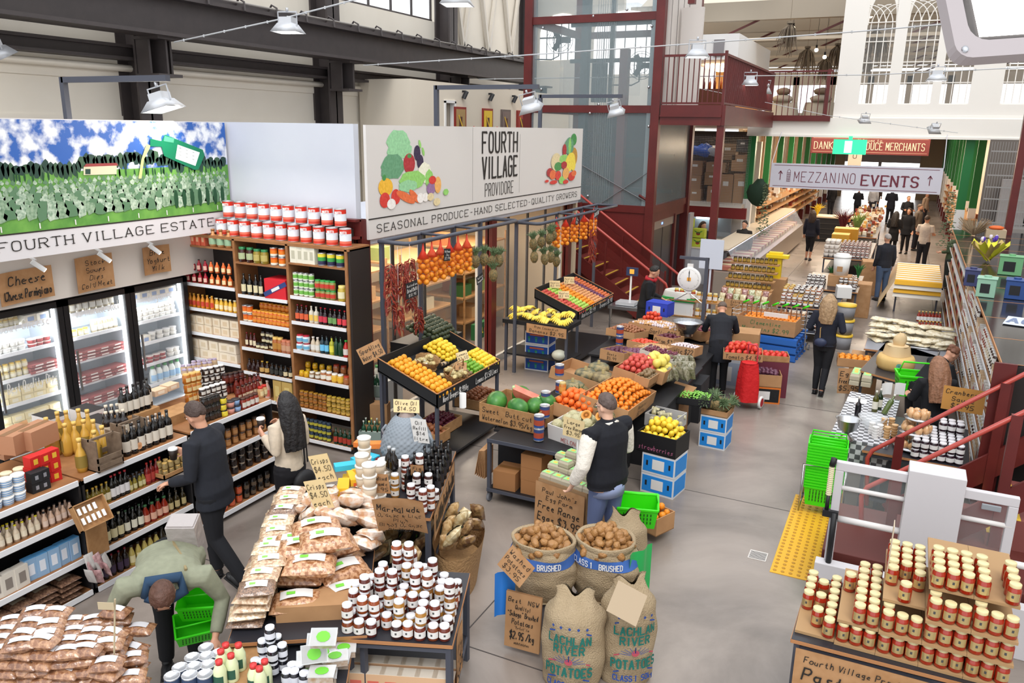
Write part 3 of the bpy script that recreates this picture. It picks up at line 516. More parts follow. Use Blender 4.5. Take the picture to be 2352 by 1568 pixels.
def bt(m,n_,mt):return m.build(n_,mt,t)
m=M();m.box((B0,18.6,4.42),(B1,BY+3,4.5));m.box((B0,18.5,4.32),(B1,18.6,4.76));m.box((B0,18.46,4.5),(B1,18.5,4.54));m.box((B1-.02,18.52,4.325),(B1+.08,25.24,4.755));bt(m,'deck',RED)
m=M();m.box((B1-.09,18.55,0),(B1+.07,18.71,4.32));bt(m,'post',RED)
def rail(a,b,z0,z1,sp=.11):
 a,b=V(a),V(b);m=M();d=b-a;k=int(d.length/sp);m.bar(a+V((0,0,z1)),b+V((0,0,z1)),.052,.05);m.bar(a+V((0,0,z0)),b+V((0,0,z0)),.05,.04)
 for i in range(k+1):p=a+d*i/k;m.box((p.x-.01,p.y-.01,z0),(p.x+.01,p.y+.01,z1))
 return m
m=rail((B0,18.55,0),(B1,18.55,0),4.8,5.82);bt(m,'front_balustrade',RED)
m=rail((B1,18.55,0),(B1,25.3,0),4.8,5.82);m.bar((B1,18.55,4.5),(B1,18.55,5.9),.06,.06);bt(m,'side_balustrade',RED)
m=rail((-4.3,25.3,0),(-2.35,25.3,0),4.66,5.9,.16);m.box((-4.3,25.25,4.52),(-2.3,25.35,4.68));m.bar((-2.45,25.3,4.6),(-2.45,25.3,5.95),.09,.09);o=m.build('gallery_balustrade',RED,None,label='red barred balustrade in front of the cushioned seats',cat='balustrade')
m=M();m.box((-5.25,19.5,4.5),(-4.75,19.6,6.95),0);m.box((-5.42,18.8,4.5),(-5.3,21.5,7.4),0)
for k in range(4):m.box((-5.3,18.8+k*.5,4.6),(-5.29,18.81+k*.5,7.2),1)
m.box((-5.32,20.2,6.2),(-5.25,20.6,6.5),2);struct('wall_lift_lobby',m,[cm('cfc8c2'),cm('6d6865'),cm('d83f38')])
m=M();m.box((-5.4,19.62,8.0),(-4.75,19.7,9.5));m.box((-4.9,18.6,6.9),(-4.75,18.75,9.5));struct('trim_90',m,RED)
t=thing('kiosk','white-topped kiosk bar glowing warm behind the upper balustrade','kiosk');
m=M();m.box((-6.5,24.5,6.2),(-4.9,30,6.9));m.build('canopy',WHT,t)
m=M();m.box((-6.5,24.46,6.3),(-6.2,24.5,6.75));m.box((-5.6,24.46,6.3),(-5.3,24.5,6.75));m.build('canopy_panel',cm('8d8a8c'),t)
m=M();m.box((-6.4,24.6,4.5),(-5.0,25.2,5.4));m.build('bar_counter',cm('5c2f1c'),t)
m=M();m.box((-6.5,29,4.5),(-5,29.1,6.2));m.build('back_panel',mat('warm_wall',hx('d9a566'),.6),t)
m=M();m.box((-6.2,26,6.1),(-5.2,28,6.19));m.build('canopy_light',mat('bulb_glow',(1,.75,.45),.5,emit=8),t)  # glowing strip added under the canopy to give the kiosk its warm light
br=random.Random(2)
for i in range(8):
 x,y=-5.9+.18*i,24.8+br.uniform(-.1,.1);m=M();m.lathe([(0,0),(.035,0),(.035,.18),(.012,.24),(.012,.32),(0,.32)],8);m.at();o=m.build('bar_bottle',cm('b5561c' if i%2 else '6b2418',.2),None,label='small amber bottle on the upper bar counter',cat='bottle',group='bottles on the upper bar');o.location=(x,y,5.4)
for i,(px,py,s_,yy) in enumerate(((1812,88,1,27),(1852,140,.9,28.2),(1893,160,.8,28.8),(1921,135,1.0,29.8),(2008,110,1.2,28),(1990,150,.5,26.6))):
 c=AY(px,py,yy);m=M();rd=random.Random(i)
 for k in range(70):
  a=rd.uniform(0,2*pi);r_=rd.uniform(.05,.4)*s_;h=rd.uniform(.3,.85)*s_;m.tube([c+V((0,0,.45*s_)),c+V((r_*cos(a)*.6,r_*sin(a)*.6,.25*s_)),c+V((r_*cos(a),r_*sin(a),.3*s_-h))],[.006,.02,.006],4)
 m.tube([c+V((0,0,.45*s_)),c+V((0,0,2))],.005,3);m.cyl(c+V((0,0,.42*s_)),.1*s_,.06,10)
 m.build('dried_bouquet',mat('dried',hx('5f5348'),.9,nz=(8,hx('7c6f5c'),.2)),None,label='upside-down dried flower bundle hung from the roof, %s from the lift'%od(i),cat='dried flowers',group='dried bundles hung over the gallery')
for i,(px,py) in enumerate(((1803,37),(1875,115),(1894,131),(2000,37),(1822,65),(2230,100))):
 c=AY(px,py,27.5);m=M();m.sph(c,.06,8,0);m.build('bulb',mat('bulb_glow',(1,.75,.45),.5,emit=8),None,label='small warm bare bulb hanging above the gallery',cat='light bulb',group='bare bulbs above the gallery')
 m=M();m.cyl(c+V((0,0,.05)),.03,.1,8);m.tube([c+V((0,0,.1)),c+V((0,0,1.5))],.006,4);
 b_=bpy.data.objects['bulb' if i==0 else 'bulb.%03d'%i];m.build('bulb_cord',BLK,b_)
for i,(px,py) in enumerate(((1798,225),(1885,228))):
 c=AY(px,py,27.2);m=M();m.at((c.x,c.y,4.5));m.grid(lambda a,b:V(((.55-.12*b)*cos(a*2*pi)*(1+.04*sin(a*30)),(.5-.12*b)*sin(a*2*pi)*(1+.04*sin(a*30)),b*.6)),30,4,wrapu=True);m.lathe([(0,.6),(.43,.6)],16)
 m.build('draped_stool',cm('a09788',.8),None,label='%s stool draped in grey cloth behind the gallery balustrade'%('left-hand' if i==0 else 'right-hand'),cat='stool')
 for k,(rr_,z) in enumerate(((.33,5.2),(.22,5.43))):
  o=M().at((c.x,c.y,z)).sph((0,0,0),(rr_,rr_*.9,.14 if k==0 else .12),12,0,.15,k+i).build('cushion',cm('8f8577' if k==0 else '6b5a4a',.8),None,label='%s round cushion on the %s draped stool'%(('large pale','small brown')[k],('left-hand','right-hand')[i]),cat='cushion')
bx=[(1590,470,28,26,'a57f5f'),(1590,440,28,30,'a07a5c'),(1592,410,30,30,'9d7657'),(1566,470,20,24,'a98463'),(1633,470,26,34,'a57d5c'),(1630,430,30,28,'93704f'),(1660,470,32,60,'a88260'),(1695,470,34,62,'b08a66'),(1695,380,34,34,'b38c69'),(1640,385,40,22,'a58264'),(1668,340,34,34,'8d7055'),(1703,330,24,26,'4b4f52'),(1585,335,24,30,'3b3532')]
for i,(px,pb,w_,h_,c_) in enumerate(bx):
 k=25.9/1893*1.12;a=AY(px-w_/2,pb-(0 if True else 0),25.5);W,H=w_*k,h_*k
 zz={470:2.05,440:2.42,410:2.86,430:2.56,380:3.02,385:2.95,340:3.35,330:3.6,335:3.45}[pb]
 m=M();m.box((0,0,0),(W*.97,.5,H*.93));m.box((W*.3,-.003,H*.55),(W*.65,0,H*.7),1);o=m.build('storage_carton',[cm(c_,.8),PAPER],None,label='brown storage carton in the mesh cage, stack position %s from the lift side'%od(i),cat='carton',group='cartons in the mesh cage');o.location=(a.x,25.6,zz)
m=M();c=AY(1615,345,25.2);m.sph(c,(.35,.2,.2),12,0,.5,2);m.sph(c+V((.28,0,-.02)),(.25,.16,.15),10,1,.6,5);m.build('plastic_bag',[cm('2457b8',.25),cm('a9b4c9',.25)],None,label='crumpled blue plastic bag on top of the stored cartons',cat='bag')
m=M();c=AY(1577,395,25.1);m.sph(c+V((0,0,-.2)),(.1,.1,.55),10,0,.4,2);m.build('plastic_bag',cm('1d4fa8',.25),None,label='long blue plastic sack hanging beside the stored cartons',cat='bag')
t=thing('deli_stall','white deli counter with glass cases under the storage cage','deli counter')
m=M();m.box((-6.9,24.2,0),(-4.7,24.6,.95));m.build('counter_body',cm('c9c9cc',.4),t);m=M();m.box((-6.95,24.1,.95),(-4.65,24.8,1.0));m.build('counter_top',cm('d8ccb5',.4),t)
m=M();m.box((-6.6,26.2,.9),(-5.0,26.3,1.7));m.build('wall_menu',cm('9aa0a5'),t);m=M();m.box((-6.1,26.0,1.45),(-5.5,26.1,1.62));m.build('ceiling_light_strip',mat('strip_glow',(.8,.95,1),.5,emit=4),t)
t=thing('display_case','curved glass display case with silver trays at the deli corner','display case',(-5.0,23.7,0))
m=M();m.box((-.5,-.4,0),(.5,.4,.8));m.build('case_base',STEEL,t);m=M();m.box((-.48,-.38,.8),(.48,.38,1.3));m.build('case_glass',GLASS,t);m=M();m.box((-.42,-.32,.82),(.42,.32,.88));m.build('tray',cm('7d6f66'),t)
for i,(px,py,k) in enumerate(((1567,585,0),(1590,605,0),(1565,610,0),(1592,628,0),(1567,632,0),(1603,540,0),(1588,555,0))):
 c=AY(px,py,22.6);
for i,(dx,dz) in enumerate(((0,0),(.36,0),(0,.26),(.36,.26),(0,.52))):
 m=M();m.cb((0,0,.125),(.34,.3,.24));m.at((0,-.151,.12));ell(m,V((0,0,0)),V((1,0,0)),V((0,0,1)),.06,.05,1);ell(m,V((.05,-.001,.04)),V((1,0,0)),V((0,0,1)),.08,.015,2,rot=.5);ell(m,V((-.05,-.001,.04)),V((1,0,0)),V((0,0,1)),.08,.015,2,rot=-.5)
 c=AY(1568,641,22.6);m.build('fruit_carton',[cm('b8c43a',.5),cm('8d2f2a'),cm('3f7a2c')],None,label='bright green printed fruit carton, %s'%('bottom row left','bottom row right','middle row left','middle row right','alone on the third row')[i]+' of the stack by the lift',cat='carton',group='green fruit cartons by the lift').location=(c.x+dx,22.7,1.02+dz)
m=M();m.box((-5.75,22.4,0),(-4.6,23,1.0));m.box((-5.78,22.38,1.0),(-4.55,23,1.02),1);m.build('white_counter',[cm('c4c6ca',.5),cm('d8c9b0')],None,label='plain white counter under the green fruit cartons',cat='counter')
m=M();m.box((-5.42,21.95,0),(-5.32,22.4,2.0));m.build('grey_panel',cm('a9a5a6',.5),None,label='narrow pale grey panel standing beside the lift door',cat='panel')
SKIN=mat('skin',hx('d3a084'),.5,nz=(8,hx('c48c70'),.3));SKIN2=mat('skin_light',hx('dfb298'),.5)
def remesh(o,vx,sm=3):
 r=o.modifiers.new('fuse','REMESH');r.mode='VOXEL';r.voxel_size=vx;r.use_smooth_shade=True
 if sm:s_=o.modifiers.new('smooth','SMOOTH');s_.iterations=sm;s_.factor=.5
def loft(m,rings,n=18,mi=0):
 vs=[]
 for c,a,b,t in rings:
  for j in range(n):q=2*pi*j/n;x,y=a*cos(q),b*sin(q);vs.append((c[0]+x,c[1]+y*cos(t),c[2]+y*sin(t)))
 k=len(rings);m.add(vs,[(i*n+j,i*n+(j+1)%n,(i+1)*n+(j+1)%n,(i+1)*n+j) for i in range(k-1) for j in range(n)]+[tuple(range(n-1,-1,-1)),tuple((k-1)*n+j for j in range(n))],mi,True)
def hand(m,wr,d,pn,sd,curl=.6,s=1.):
 """wr wrist, d forearm direction, pn palm normal (the way the palm faces), sd +1/-1 thumb side"""
 d=V(d).normalized();pn=(V(pn)-d*V(pn).dot(d)).normalized();w_=d.cross(pn)*sd
 for k in(-.6,0,.6):m.tube([wr-d*.01,wr+d*.04+w_*.02*k,wr+d*.085*s+w_*.034*k],[.019,.018,.015],8)
 for i,(off,ln) in enumerate(((.031,.068),(.011,.078),(-.010,.072),(-.030,.056))):
  p=wr+d*.085*s+w_*off;a=curl*(.8+.12*i);pts=[p]
  for g in range(3):dd=d*cos(a*(g+.4))+pn*sin(a*(g+.4));p=p+dd*ln/2.6;pts.append(p)
  m.tube(pts,[.0092,.0088,.008,.0065],7)
 t0=wr+d*.03+w_*.028;m.tube([t0,t0+d*.028+w_*.026+pn*.01,t0+d*.056+w_*.03+pn*.03,t0+d*.075+w_*.024+pn*.042],[.013,.0115,.0098,.007],7)
def person(label,loc,rz=0,H=1.75,lean=0.,hp=0.,hy=0.,arms=None,legs=None,top='23242c',pants='22232a',shoe='1c1c1e',hair='3a2a20',style='short',skin=None,wide=1.,coat=0.,sleeve=1.,fine=.009,tuck=.0,topm=None,pantm=None,glasses=0,beard=0,calf=0,curl=(.6,.6),palm=((0,-1,0),(0,-1,0)),name='person',hips=1.,fem=0,extra=None):
 s=H/1.75;skin=skin or SKIN
 root=thing(name,label,'person',loc,rz)
 topm=topm or mat('cloth_'+top,hx(top),.85,nz=(18,tuple(c*.75 for c in hx(top)),.3),bump=(9,.35));pantm=pantm or mat('cloth_'+pants,hx(pants),.85,bump=(8,.3))
 Rl=Matrix.Rotation(lean,3,'X');pv=V((0,0,.95*s))
 U=lambda x,y,z:pv+Rl@(V((x,y,z))*s-V((0,0,.95*s)))
 sw=.185*wide
 sh=[U(sw,0,1.43),U(-sw,0,1.43)];nk=U(0,.005,1.5)
 Rh=Rl@Matrix.Rotation(hp,3,'X')@Matrix.Rotation(hy,3,'Z');hc=nk+(Rl@Matrix.Rotation(hp*.6,3,'X'))@V((0,-.015,.135))*s
 Hd=lambda x,y,z:hc+Rh@(V((x,y,z))*s)
 if arms is None:arms=(((.05,.02,-.29),(.06,-.06,-.54)),((-.05,.02,-.29),(-.06,-.06,-.54)))
 el=[sh[i]+V(arms[i][0])*s for i in(0,1)];wr=[sh[i]+V(arms[i][1])*s for i in(0,1)]
 if legs is None:legs=(((.09,-.01,.5),(.1,.01,.09)),((-.09,-.01,.5),(-.1,.01,.09)))
 hip=[V((.09*s,0,.93*s)),V((-.09*s,0,.93*s))];kn=[V(legs[i][0])*s for i in(0,1)];an=[V(legs[i][1])*s for i in(0,1)]
 def torso(m,g,z0=.93,z1=1.47,hem=0):
  r=[(.86,.155*hips,.115),(.96,.168*hips,.12),(1.08,.142 if fem else .152,.105),(1.2,.15,.112),(1.32,.165,.118),(1.41,.165,.1),(1.46,.12,.075),(1.5,.06,.06)]
  rings=[]
  if hem:rings+=[(V((0,0,(.93-hem)*s)),(.19*wide+.01)*s,.15*s,0),(V((0,0,.9*s)),(.18*wide)*s,.14*s,0)]
  for z,a,b in r:
   if z<z0-.01 or z>z1+.001:continue
   c=U(0,0,z) if z>.95 else V((0,0,z*s));rings.append((c,(a*wide+g)*s,(b*wide**.5+g)*s,lean if z>.95 else 0))
  loft(m,rings)
 m=M();torso(m,0,.8,1.5)
 for i in(0,1):
  m.tube([sh[i]*.7+U(0,0,1.43)*.3,sh[i],sh[i].lerp(el[i],.5),el[i],el[i].lerp(wr[i],.4),wr[i]],[.05*s,.055*s,.047*s,.038*s,.037*s,.025*s],10)
  m.tube([hip[i],hip[i].lerp(kn[i],.3),kn[i],kn[i].lerp(an[i],.35),an[i],an[i]-V((0,0,.05*s))],[.095*s,.085*s,.055*s,.054*s,.035*s,.035*s],10)
  hand(m,wr[i],wr[i]-el[i],palm[i],1 if i==0 else-1,curl[i])
 m.tube([U(0,0,1.44),nk,Hd(0,.01,-.04)],[.065*s,.052*s,.052*s],10)
 hs=len(m.v);hd=M();hd.sph((0,.012,.025),(.074,.094,.1),16);hd.sph((0,-.03,-.045),(.054,.058,.062),12);hd.sph((0,-.022,-.01),(.066,.066,.075),12)
 hd.tube([(0,-.082,.012),(0,-.1,-.012),(0,-.104,-.022)],[.009,.013,.012],7);hd.sph((0,-.082,-.052),(.022,.01,.008),8);hd.sph((0,-.073,-.09),(.026,.02,.018),8);hd.sph((.0,-.078,.035),(.05,.016,.009),8)
 for x in(.074,-.074):hd.sph((x,.012,-.008),(.008,.018,.03),8)
 m.add([Hd(*p) for p in hd.v],hd.f,0,True)
 o=m.build('body',skin,root);remesh(o,fine,2)
 m=M()
 for x in(.03,-.03):m.T=Matrix.Identity(4);e=M().sph((x,-.083,.012),(.012,.006,.007),8);m.add([Hd(*p) for p in e.v],e.f,0,True);e=M().sph((x,-.0885,.012),(.0055,.002,.0055),8);m.add([Hd(*p) for p in e.v],e.f,1,True);e=M().tube([(x-.016,-.09,.03),(x,-.094,.034),(x+.016,-.09,.03)],.003,4);m.add([Hd(*p) for p in e.v],e.f,2,True)
 e=M().tube([(-.02,-.091,-.052),(0,-.095,-.051),(.02,-.091,-.052)],.004,5);m.add([Hd(*p) for p in e.v],e.f,3,True)
 m.build('face_features',[WHT,BLK,cm(hair,.8),cm('a65a50',.6)],root)
 if glasses:
  m=M();e=M()
  for x in(.032,-.032):e.tube([(x+.022*cos(k*pi/6),-.1,.01+.016*sin(k*pi/6)) for k in range(13)],.002,4);e.tube([(x*1.7,-.098,.014),(x*2.35,.0,.016)],.002,4)
  e.tube([(-.01,-.101,.012),(.01,-.101,.012)],.002,4);m.add([Hd(*p) for p in e.v],e.f);m.build('glasses',BLK,root)
 m=M();hm=mat('hair_'+hair,hx(hair),.55,nz=(30,tuple(c*1.5+.01 for c in hx(hair)),.2),bump=(40,.6));e=M()
 def cap(a,b):
  t=a*2*pi;f=(1-cos(t-pi/2*3))/2
  lim=(.86+1.28*f) if style!='crop' else(.8+1.1*f);p=lim*b;g=.012 if style in('short','crop') else .02
  return V(((.075+g)*sin(p)*cos(t),.014+(.096+g)*sin(p)*sin(t),.028+(.102+g)*cos(p)))
 if style!='bald':e.grid(lambda a,b:cap(1-a,b),24,8,wrapu=True);e.sph((0,.03,.045),(.076,.088,.088),12)
 if style in('long','bob','wavy'):
  L_={'long':.42,'bob':.24,'wavy':.3}[style]
  for k in range(15):
   t=pi*(.02+.96*k/14)-.0;x,y=.085*cos(t),.03+.085*sin(t);w_=.035 if style=='wavy' else .028
   q=[V((x*.6,y*.6+.01,.1)),V((x*1.05,y,.04)),V((x*1.25,y*1.15+.01,-.06))]
   for j in range(1,5):q.append(V((x*(1.3+.1*sin(j*2+k)),y*1.1+.02+.012*sin(j*1.7+k*2),-.06-L_*j/4)))
   e.tube(q,[.02,w_,w_,w_,w_*.95,w_*.8,w_*.4],7)
 if style=='bun':e.sph((0,.11,.06),(.05,.05,.05),10)
 if e.v:m.add([Hd(*p) for p in e.v],e.f,0,True);o=m.build('hair',hm,root);remesh(o,.009 if fine<.012 else .014,1)
 if beard:m=M();e=M().sph((0,-.045,-.072),(.058,.05,.045),12);m.add([Hd(*p) for p in e.v],e.f,0,True);m.build('beard',hm,root)
 m=M();g=.016 if not coat else .024;torso(m,g,.86 if not coat else .93,1.5,hem=coat or tuck)
 for i in(0,1):
  e1=el[i].lerp(wr[i],.9) if sleeve==1 else sh[i].lerp(el[i],.75)
  if sleeve==1:m.tube([sh[i]*.6+U(0,0,1.41)*.4,sh[i],sh[i].lerp(el[i],.5),el[i],el[i].lerp(wr[i],.5),e1],[.066*s*wide**.5,.073*s*wide**.5,.066*s,.056*s,.052*s,.044*s],12)
  else:m.tube([sh[i]*.6+U(0,0,1.41)*.4,sh[i],e1],[.062*s,.068*s,.068*s],12)
 m.tube([U(0,0,1.42),U(0,0.004,1.53)],[.095*s,.068*s],12);o=m.build('coat' if coat else 'shirt',topm,root);remesh(o,max(fine,.01),3)
 m=M();loft(m,[(V((0,0,.8*s)),.13*s,.12*s,0),(V((0,0,.88*s)),(.172*hips)*s,.132*s,0),(V((0,0,.97*s)),(.175*hips)*s,.13*s,0),(V((0,0,1.04*s)),.155*s,.118*s,lean*.3)])
 for i in(0,1):
  f=1 if not calf else .55;e1=kn[i].lerp(an[i],f);k_=1 if not fem else .93
  m.tube([hip[i],hip[i].lerp(kn[i],.4),kn[i],kn[i].lerp(e1,.5),e1],[.112*s*k_,.098*s*k_,.072*s*k_,.066*s*k_,(.058 if not fem else .046)*s],12)
 o=m.build('trousers',pantm,root);remesh(o,max(fine,.01),3)
 for i in(0,1):
  m=M();f=an[i];dr=(an[i]-kn[i]).normalized();fd=V((0,-1,0));z0=f.z-.09*s
  tilt=max(-.8,min(.9,dr.y*1.1)) if f.z>.13*s else 0;m.at((f.x,f.y,f.z-.04*s),rx=-tilt)
  m.sph((0,.0,0),(.042*s,.05*s,.05*s),10);m.sph((0,-.06*s,-.022*s),(.045*s,.12*s,.036*s),12);m.sph((0,-.13*s,-.03*s),(.042*s,.06*s,.028*s),10);m.box((-.042*s,-.175*s,-.062*s),(.042*s,.05*s,-.045*s),1)
  m.build('shoe',[cm(shoe,.5),cm('2a2a2a' if shoe!='f0' else 'ddd',.6)],root)
 if extra:extra(root,U,Hd,sh,el,wr,s)
 return root
def facing(dx,dy):return math.atan2(dy,dx)+pi/2
def strap(root,pts,r,mt,nm='strap'):m=M();m.tube(pts,r,5);return m.build(nm,mt,root)
def coffee(loc,nm):
 m=M();m.lathe([(0,0),(.03,0),(.041,.1),(0,.1)],14);o=m.build('coffee_cup',cm('2c2018',.5),None,label=nm,cat='cup');m=M();m.lathe([(.044,.098),(.044,.106),(.039,.116),(0,.116)],14);m.build('lid',WHT,o);o.location=loc;return o
def ex1(root,U,Hd,sh,el,wr,s):
 m=M();torso_c=[U(-.03,-.15,1.42),U(-.02,-.165,1.2),U(0,-.15,.98)];m.tube(torso_c,.03,6);m.build('grey_tshirt',cm('6d6a68',.8),root)
p1=person('man in black jacket and black jeans holding a takeaway coffee by the shelves',G(512,1338),facing(-.95,-.25),1.8,lean=.12,hp=.35,hy=-.3,arms=(((.05,.0,-.28),(.02,-.23,-.36)),((-.03,-.06,-.27),(.05,-.28,-.22))),legs=(((.08,.02,.5),(.1,.28,.13)),((-.08,-.12,.51),(-.09,-.1,.09))),top='1f222b',pants='191a1f',hair='3b2c26',wide=1.08,curl=(.7,.8),palm=((0,0,-1),(1,0,0)),coat=.12,extra=ex1)
def ex2(root,U,Hd,sh,el,wr,s):
 strap(root,[U(-.1,-.11,1.0),U(-.12,-.09,1.44),U(-.12,.09,1.44),U(-.1,.12,.98)],.009,BLK);strap(root,[U(-.14,.12,.98),U(-.15,.09,1.42),U(-.14,-.09,1.42)],.008,BLK)
 m=M();m.sph((-.02*s,.19*s,.82*s),(.14,.06,.12),12);m.build('black_bag',cm('1b1b1e',.6),root)
p2=person('long black-haired woman in cream jumper and black trousers holding a coffee',G(677,1256),facing(-.9,.1),1.66,hp=.12,hy=0,arms=(((.04,.05,-.24),(-.02,-.2,-.13)),((-.04,.03,-.25),(.03,-.22,-.12))),legs=(((.07,-.04,.5),(.08,-.0,.09)),((-.07,.02,.5),(-.07,.13,.09))),top='dccbb5',pants='1b1a1f',hair='131012',style='long',fem=1,wide=.93,shoe='d8d2c8',extra=ex2,curl=(.9,.8),palm=((-1,0,0),(1,0,0)),coat=0,hips=1.08)
def ex3(root,U,Hd,sh,el,wr,s):
 m=M();m.tube([U(-.12,-.06,1.5),U(0,-.11,1.53),U(.12,-.06,1.5),U(.1,.05,1.52),U(-.1,.05,1.52),U(-.12,-.06,1.5)],.04,8);m.build('collar',cm('24405c',.8),root)
 strap(root,[U(.02,.14,.98),U(.1,.13,1.3),U(.14,.08,1.46),U(.08,-.1,1.4)],.012,cm('8f7f5c',.8))
p3=person('man in sage-green jacket bending forward beside the green baskets',G(420,1530),facing(.75,-.75),1.78,lean=1.4,hp=.1,arms=(((.1,.02,-.22),(.04,-.16,-.4)),((-.12,.02,-.22),(.02,-.16,-.32))),legs=(((.09,-.02,.5),(.11,.0,.09)),((-.09,-.02,.5),(-.11,.02,.09))),top='8f927c',pants='15161a',hair='4a2e22',wide=1.4,palm=((0,1,0),(0,1,0)),curl=(.5,.5),tuck=.0,extra=ex3)
m=M();c=G(428,1230,1.12);m.at(c,rz=.5,rx=.3);m.box((-.11,-.08,-.2),(.11,.08,.16));m.box((-.1,-.07,.16),(.1,.07,.17),0);o=m.build('umbrella_bag',mat('frost_bag',hx('a8a09e'),.3,bump=(12,.6),coat=.5),None,bev=.03,label='grey translucent bag hanging on the bending man back strap',cat='bag')
def ex4(root,U,Hd,sh,el,wr,s):
 wm=mat('wool_cream',hx('e3ddd2'),.9,bump=(30,.5));m=M()
 for i in(0,1):m.tube([sh[i].lerp(el[i],-.05),sh[i].lerp(el[i],.2),sh[i].lerp(el[i],.6),el[i],el[i].lerp(wr[i],.5),el[i].lerp(wr[i],.86)],[.07,.083,.078,.07,.066,.055],12)
 o=m.build('sleeve',wm,root);o['label']='cream sleeves';remesh(o,.012,3)
 m=M();m.tube([U(-.09,-.06,1.47),U(-.06,.07,1.5),U(.06,.07,1.5),U(.09,-.06,1.47)],.014,6);m.build('collar_stripe',wm,root)
 m=M();loft(m,[(V((0,0,.8*s)),.19*s,.15*s,0),(V((0,0,.93*s)),.185*s,.145*s,0)]);m.build('shirt_tail',cm('93a0c4',.8),root)
p4=person('man in navy knit vest jacket with cream sleeves and faded blue jeans',G(1385,1302),facing(-.75,.3),1.79,lean=.06,hp=.15,arms=(((.1,.02,-.28),(.1,-.1,-.5)),((-.09,-.02,-.28),(-.06,-.22,-.36))),top='14161f',pants='5f6d94',hair='4d3f3a',wide=1.3,coat=.05,glasses=1,skin=SKIN2,extra=ex4,legs=(((.09,-.06,.5),(.1,.0,.09)),((-.09,.0,.5),(-.1,.1,.09))))
p5=person('person with grey-brown hair in a long dark coat reaching over the produce boxes',G(1645,905),facing(-.25,1),1.6,lean=.6,hp=.35,arms=(((.08,-.08,-.24),(.04,-.3,-.3)),((-.08,-.08,-.24),(-.04,-.3,-.3))),top='1d1f27',pants='17181c',hair='55463c',wide=1.1,coat=.3)
def ex5(root,U,Hd,sh,el,wr,s):
 m=M();m.sph((.04,.2,.93),(.1,.05,.075),10);m.build('shoulder_bag',cm('2c3550',.5),root);strap(root,[V((.06,.17,1.0)),U(.08,.12,1.2),U(-.12,.1,1.46),U(-.12,-.08,1.45)],.007,cm('b5915a',.4))
p6=person('blonde woman in black top and leggings walking away down the aisle',G(1880,905),facing(.05,1),1.67,hp=.05,arms=(((.09,.06,-.25),(.05,-.12,-.3)),((-.09,.06,-.25),(-.05,-.12,-.3))),legs=(((.07,-.03,.5),(.07,.0,.09)),((-.07,.02,.48),(-.06,.2,.14))),top='1d2130',pants='17181d',hair='94795a',style='wavy',fem=1,extra=ex5,coat=.04)
def ex6(root,U,Hd,sh,el,wr,s):
 m=M();m.tube([U(-.09,-.07,1.48),U(0,-.1,1.5),U(.09,-.07,1.48),U(.08,.08,1.5),U(-.08,.08,1.5),U(-.09,-.07,1.48)],.035,8);m.build('red_scarf',cm('a8202a',.8),root)
p7=person('shop assistant in black with a red scarf working at the scales counter',G(1474,812),facing(.9,.25),1.74,lean=.15,hp=.45,hy=.1,arms=(((.05,.0,-.26),(.05,-.26,-.36)),((-.03,.0,-.27),(.03,-.28,-.33))),top='16171b',pants='141518',hair='17120f',extra=ex6,coat=.25,wide=1.05)
p8=person('grey-haired man in dark jumper and blue jeans standing in the far aisle',G(2020,690),facing(-.5,.85),1.72,hp=.15,top='1e2029',pants='43546f',hair='8d8681',style='crop',fine=.013,coat=.04)
p9=person('dark-haired woman in navy jumper and cropped leggings walking up the far aisle',G(1856,597),facing(.1,1),1.66,top='1c2133',pants='1a1b22',hair='2a1d18',style='bob',calf=1,fem=1,fine=.013,legs=(((.07,-.05,.5),(.08,-.0,.09)),((-.07,.02,.5),(-.07,.12,.11))),coat=.08,shoe='55555a')
LG_=(((.2,-.1,.5),(.1,-.25,.3)),)
p10=person('long brown-haired woman in black seen from behind at the basket trolley',G(2118,1114),facing(-.3,.9),1.62,hp=.25,top='15161b',pants='17181c',hair='7a543c',style='long',fem=1,lean=.1,arms=(((.07,-.04,-.24),(.02,-.27,-.28)),((-.07,-.04,-.24),(-.03,-.25,-.28))))
p11=person('woman in black leaning over to read the shelf labels, patterned scarf',G(2085,1030),facing(.8,.6),1.62,lean=.75,hp=.2,top='17181c',pants='1a1b1f',hair='6b4430',style='bun',fem=1,arms=(((.06,-.12,-.2),(.02,-.34,-.22)),((-.1,-.04,-.24),(-.12,-.18,-.42))))
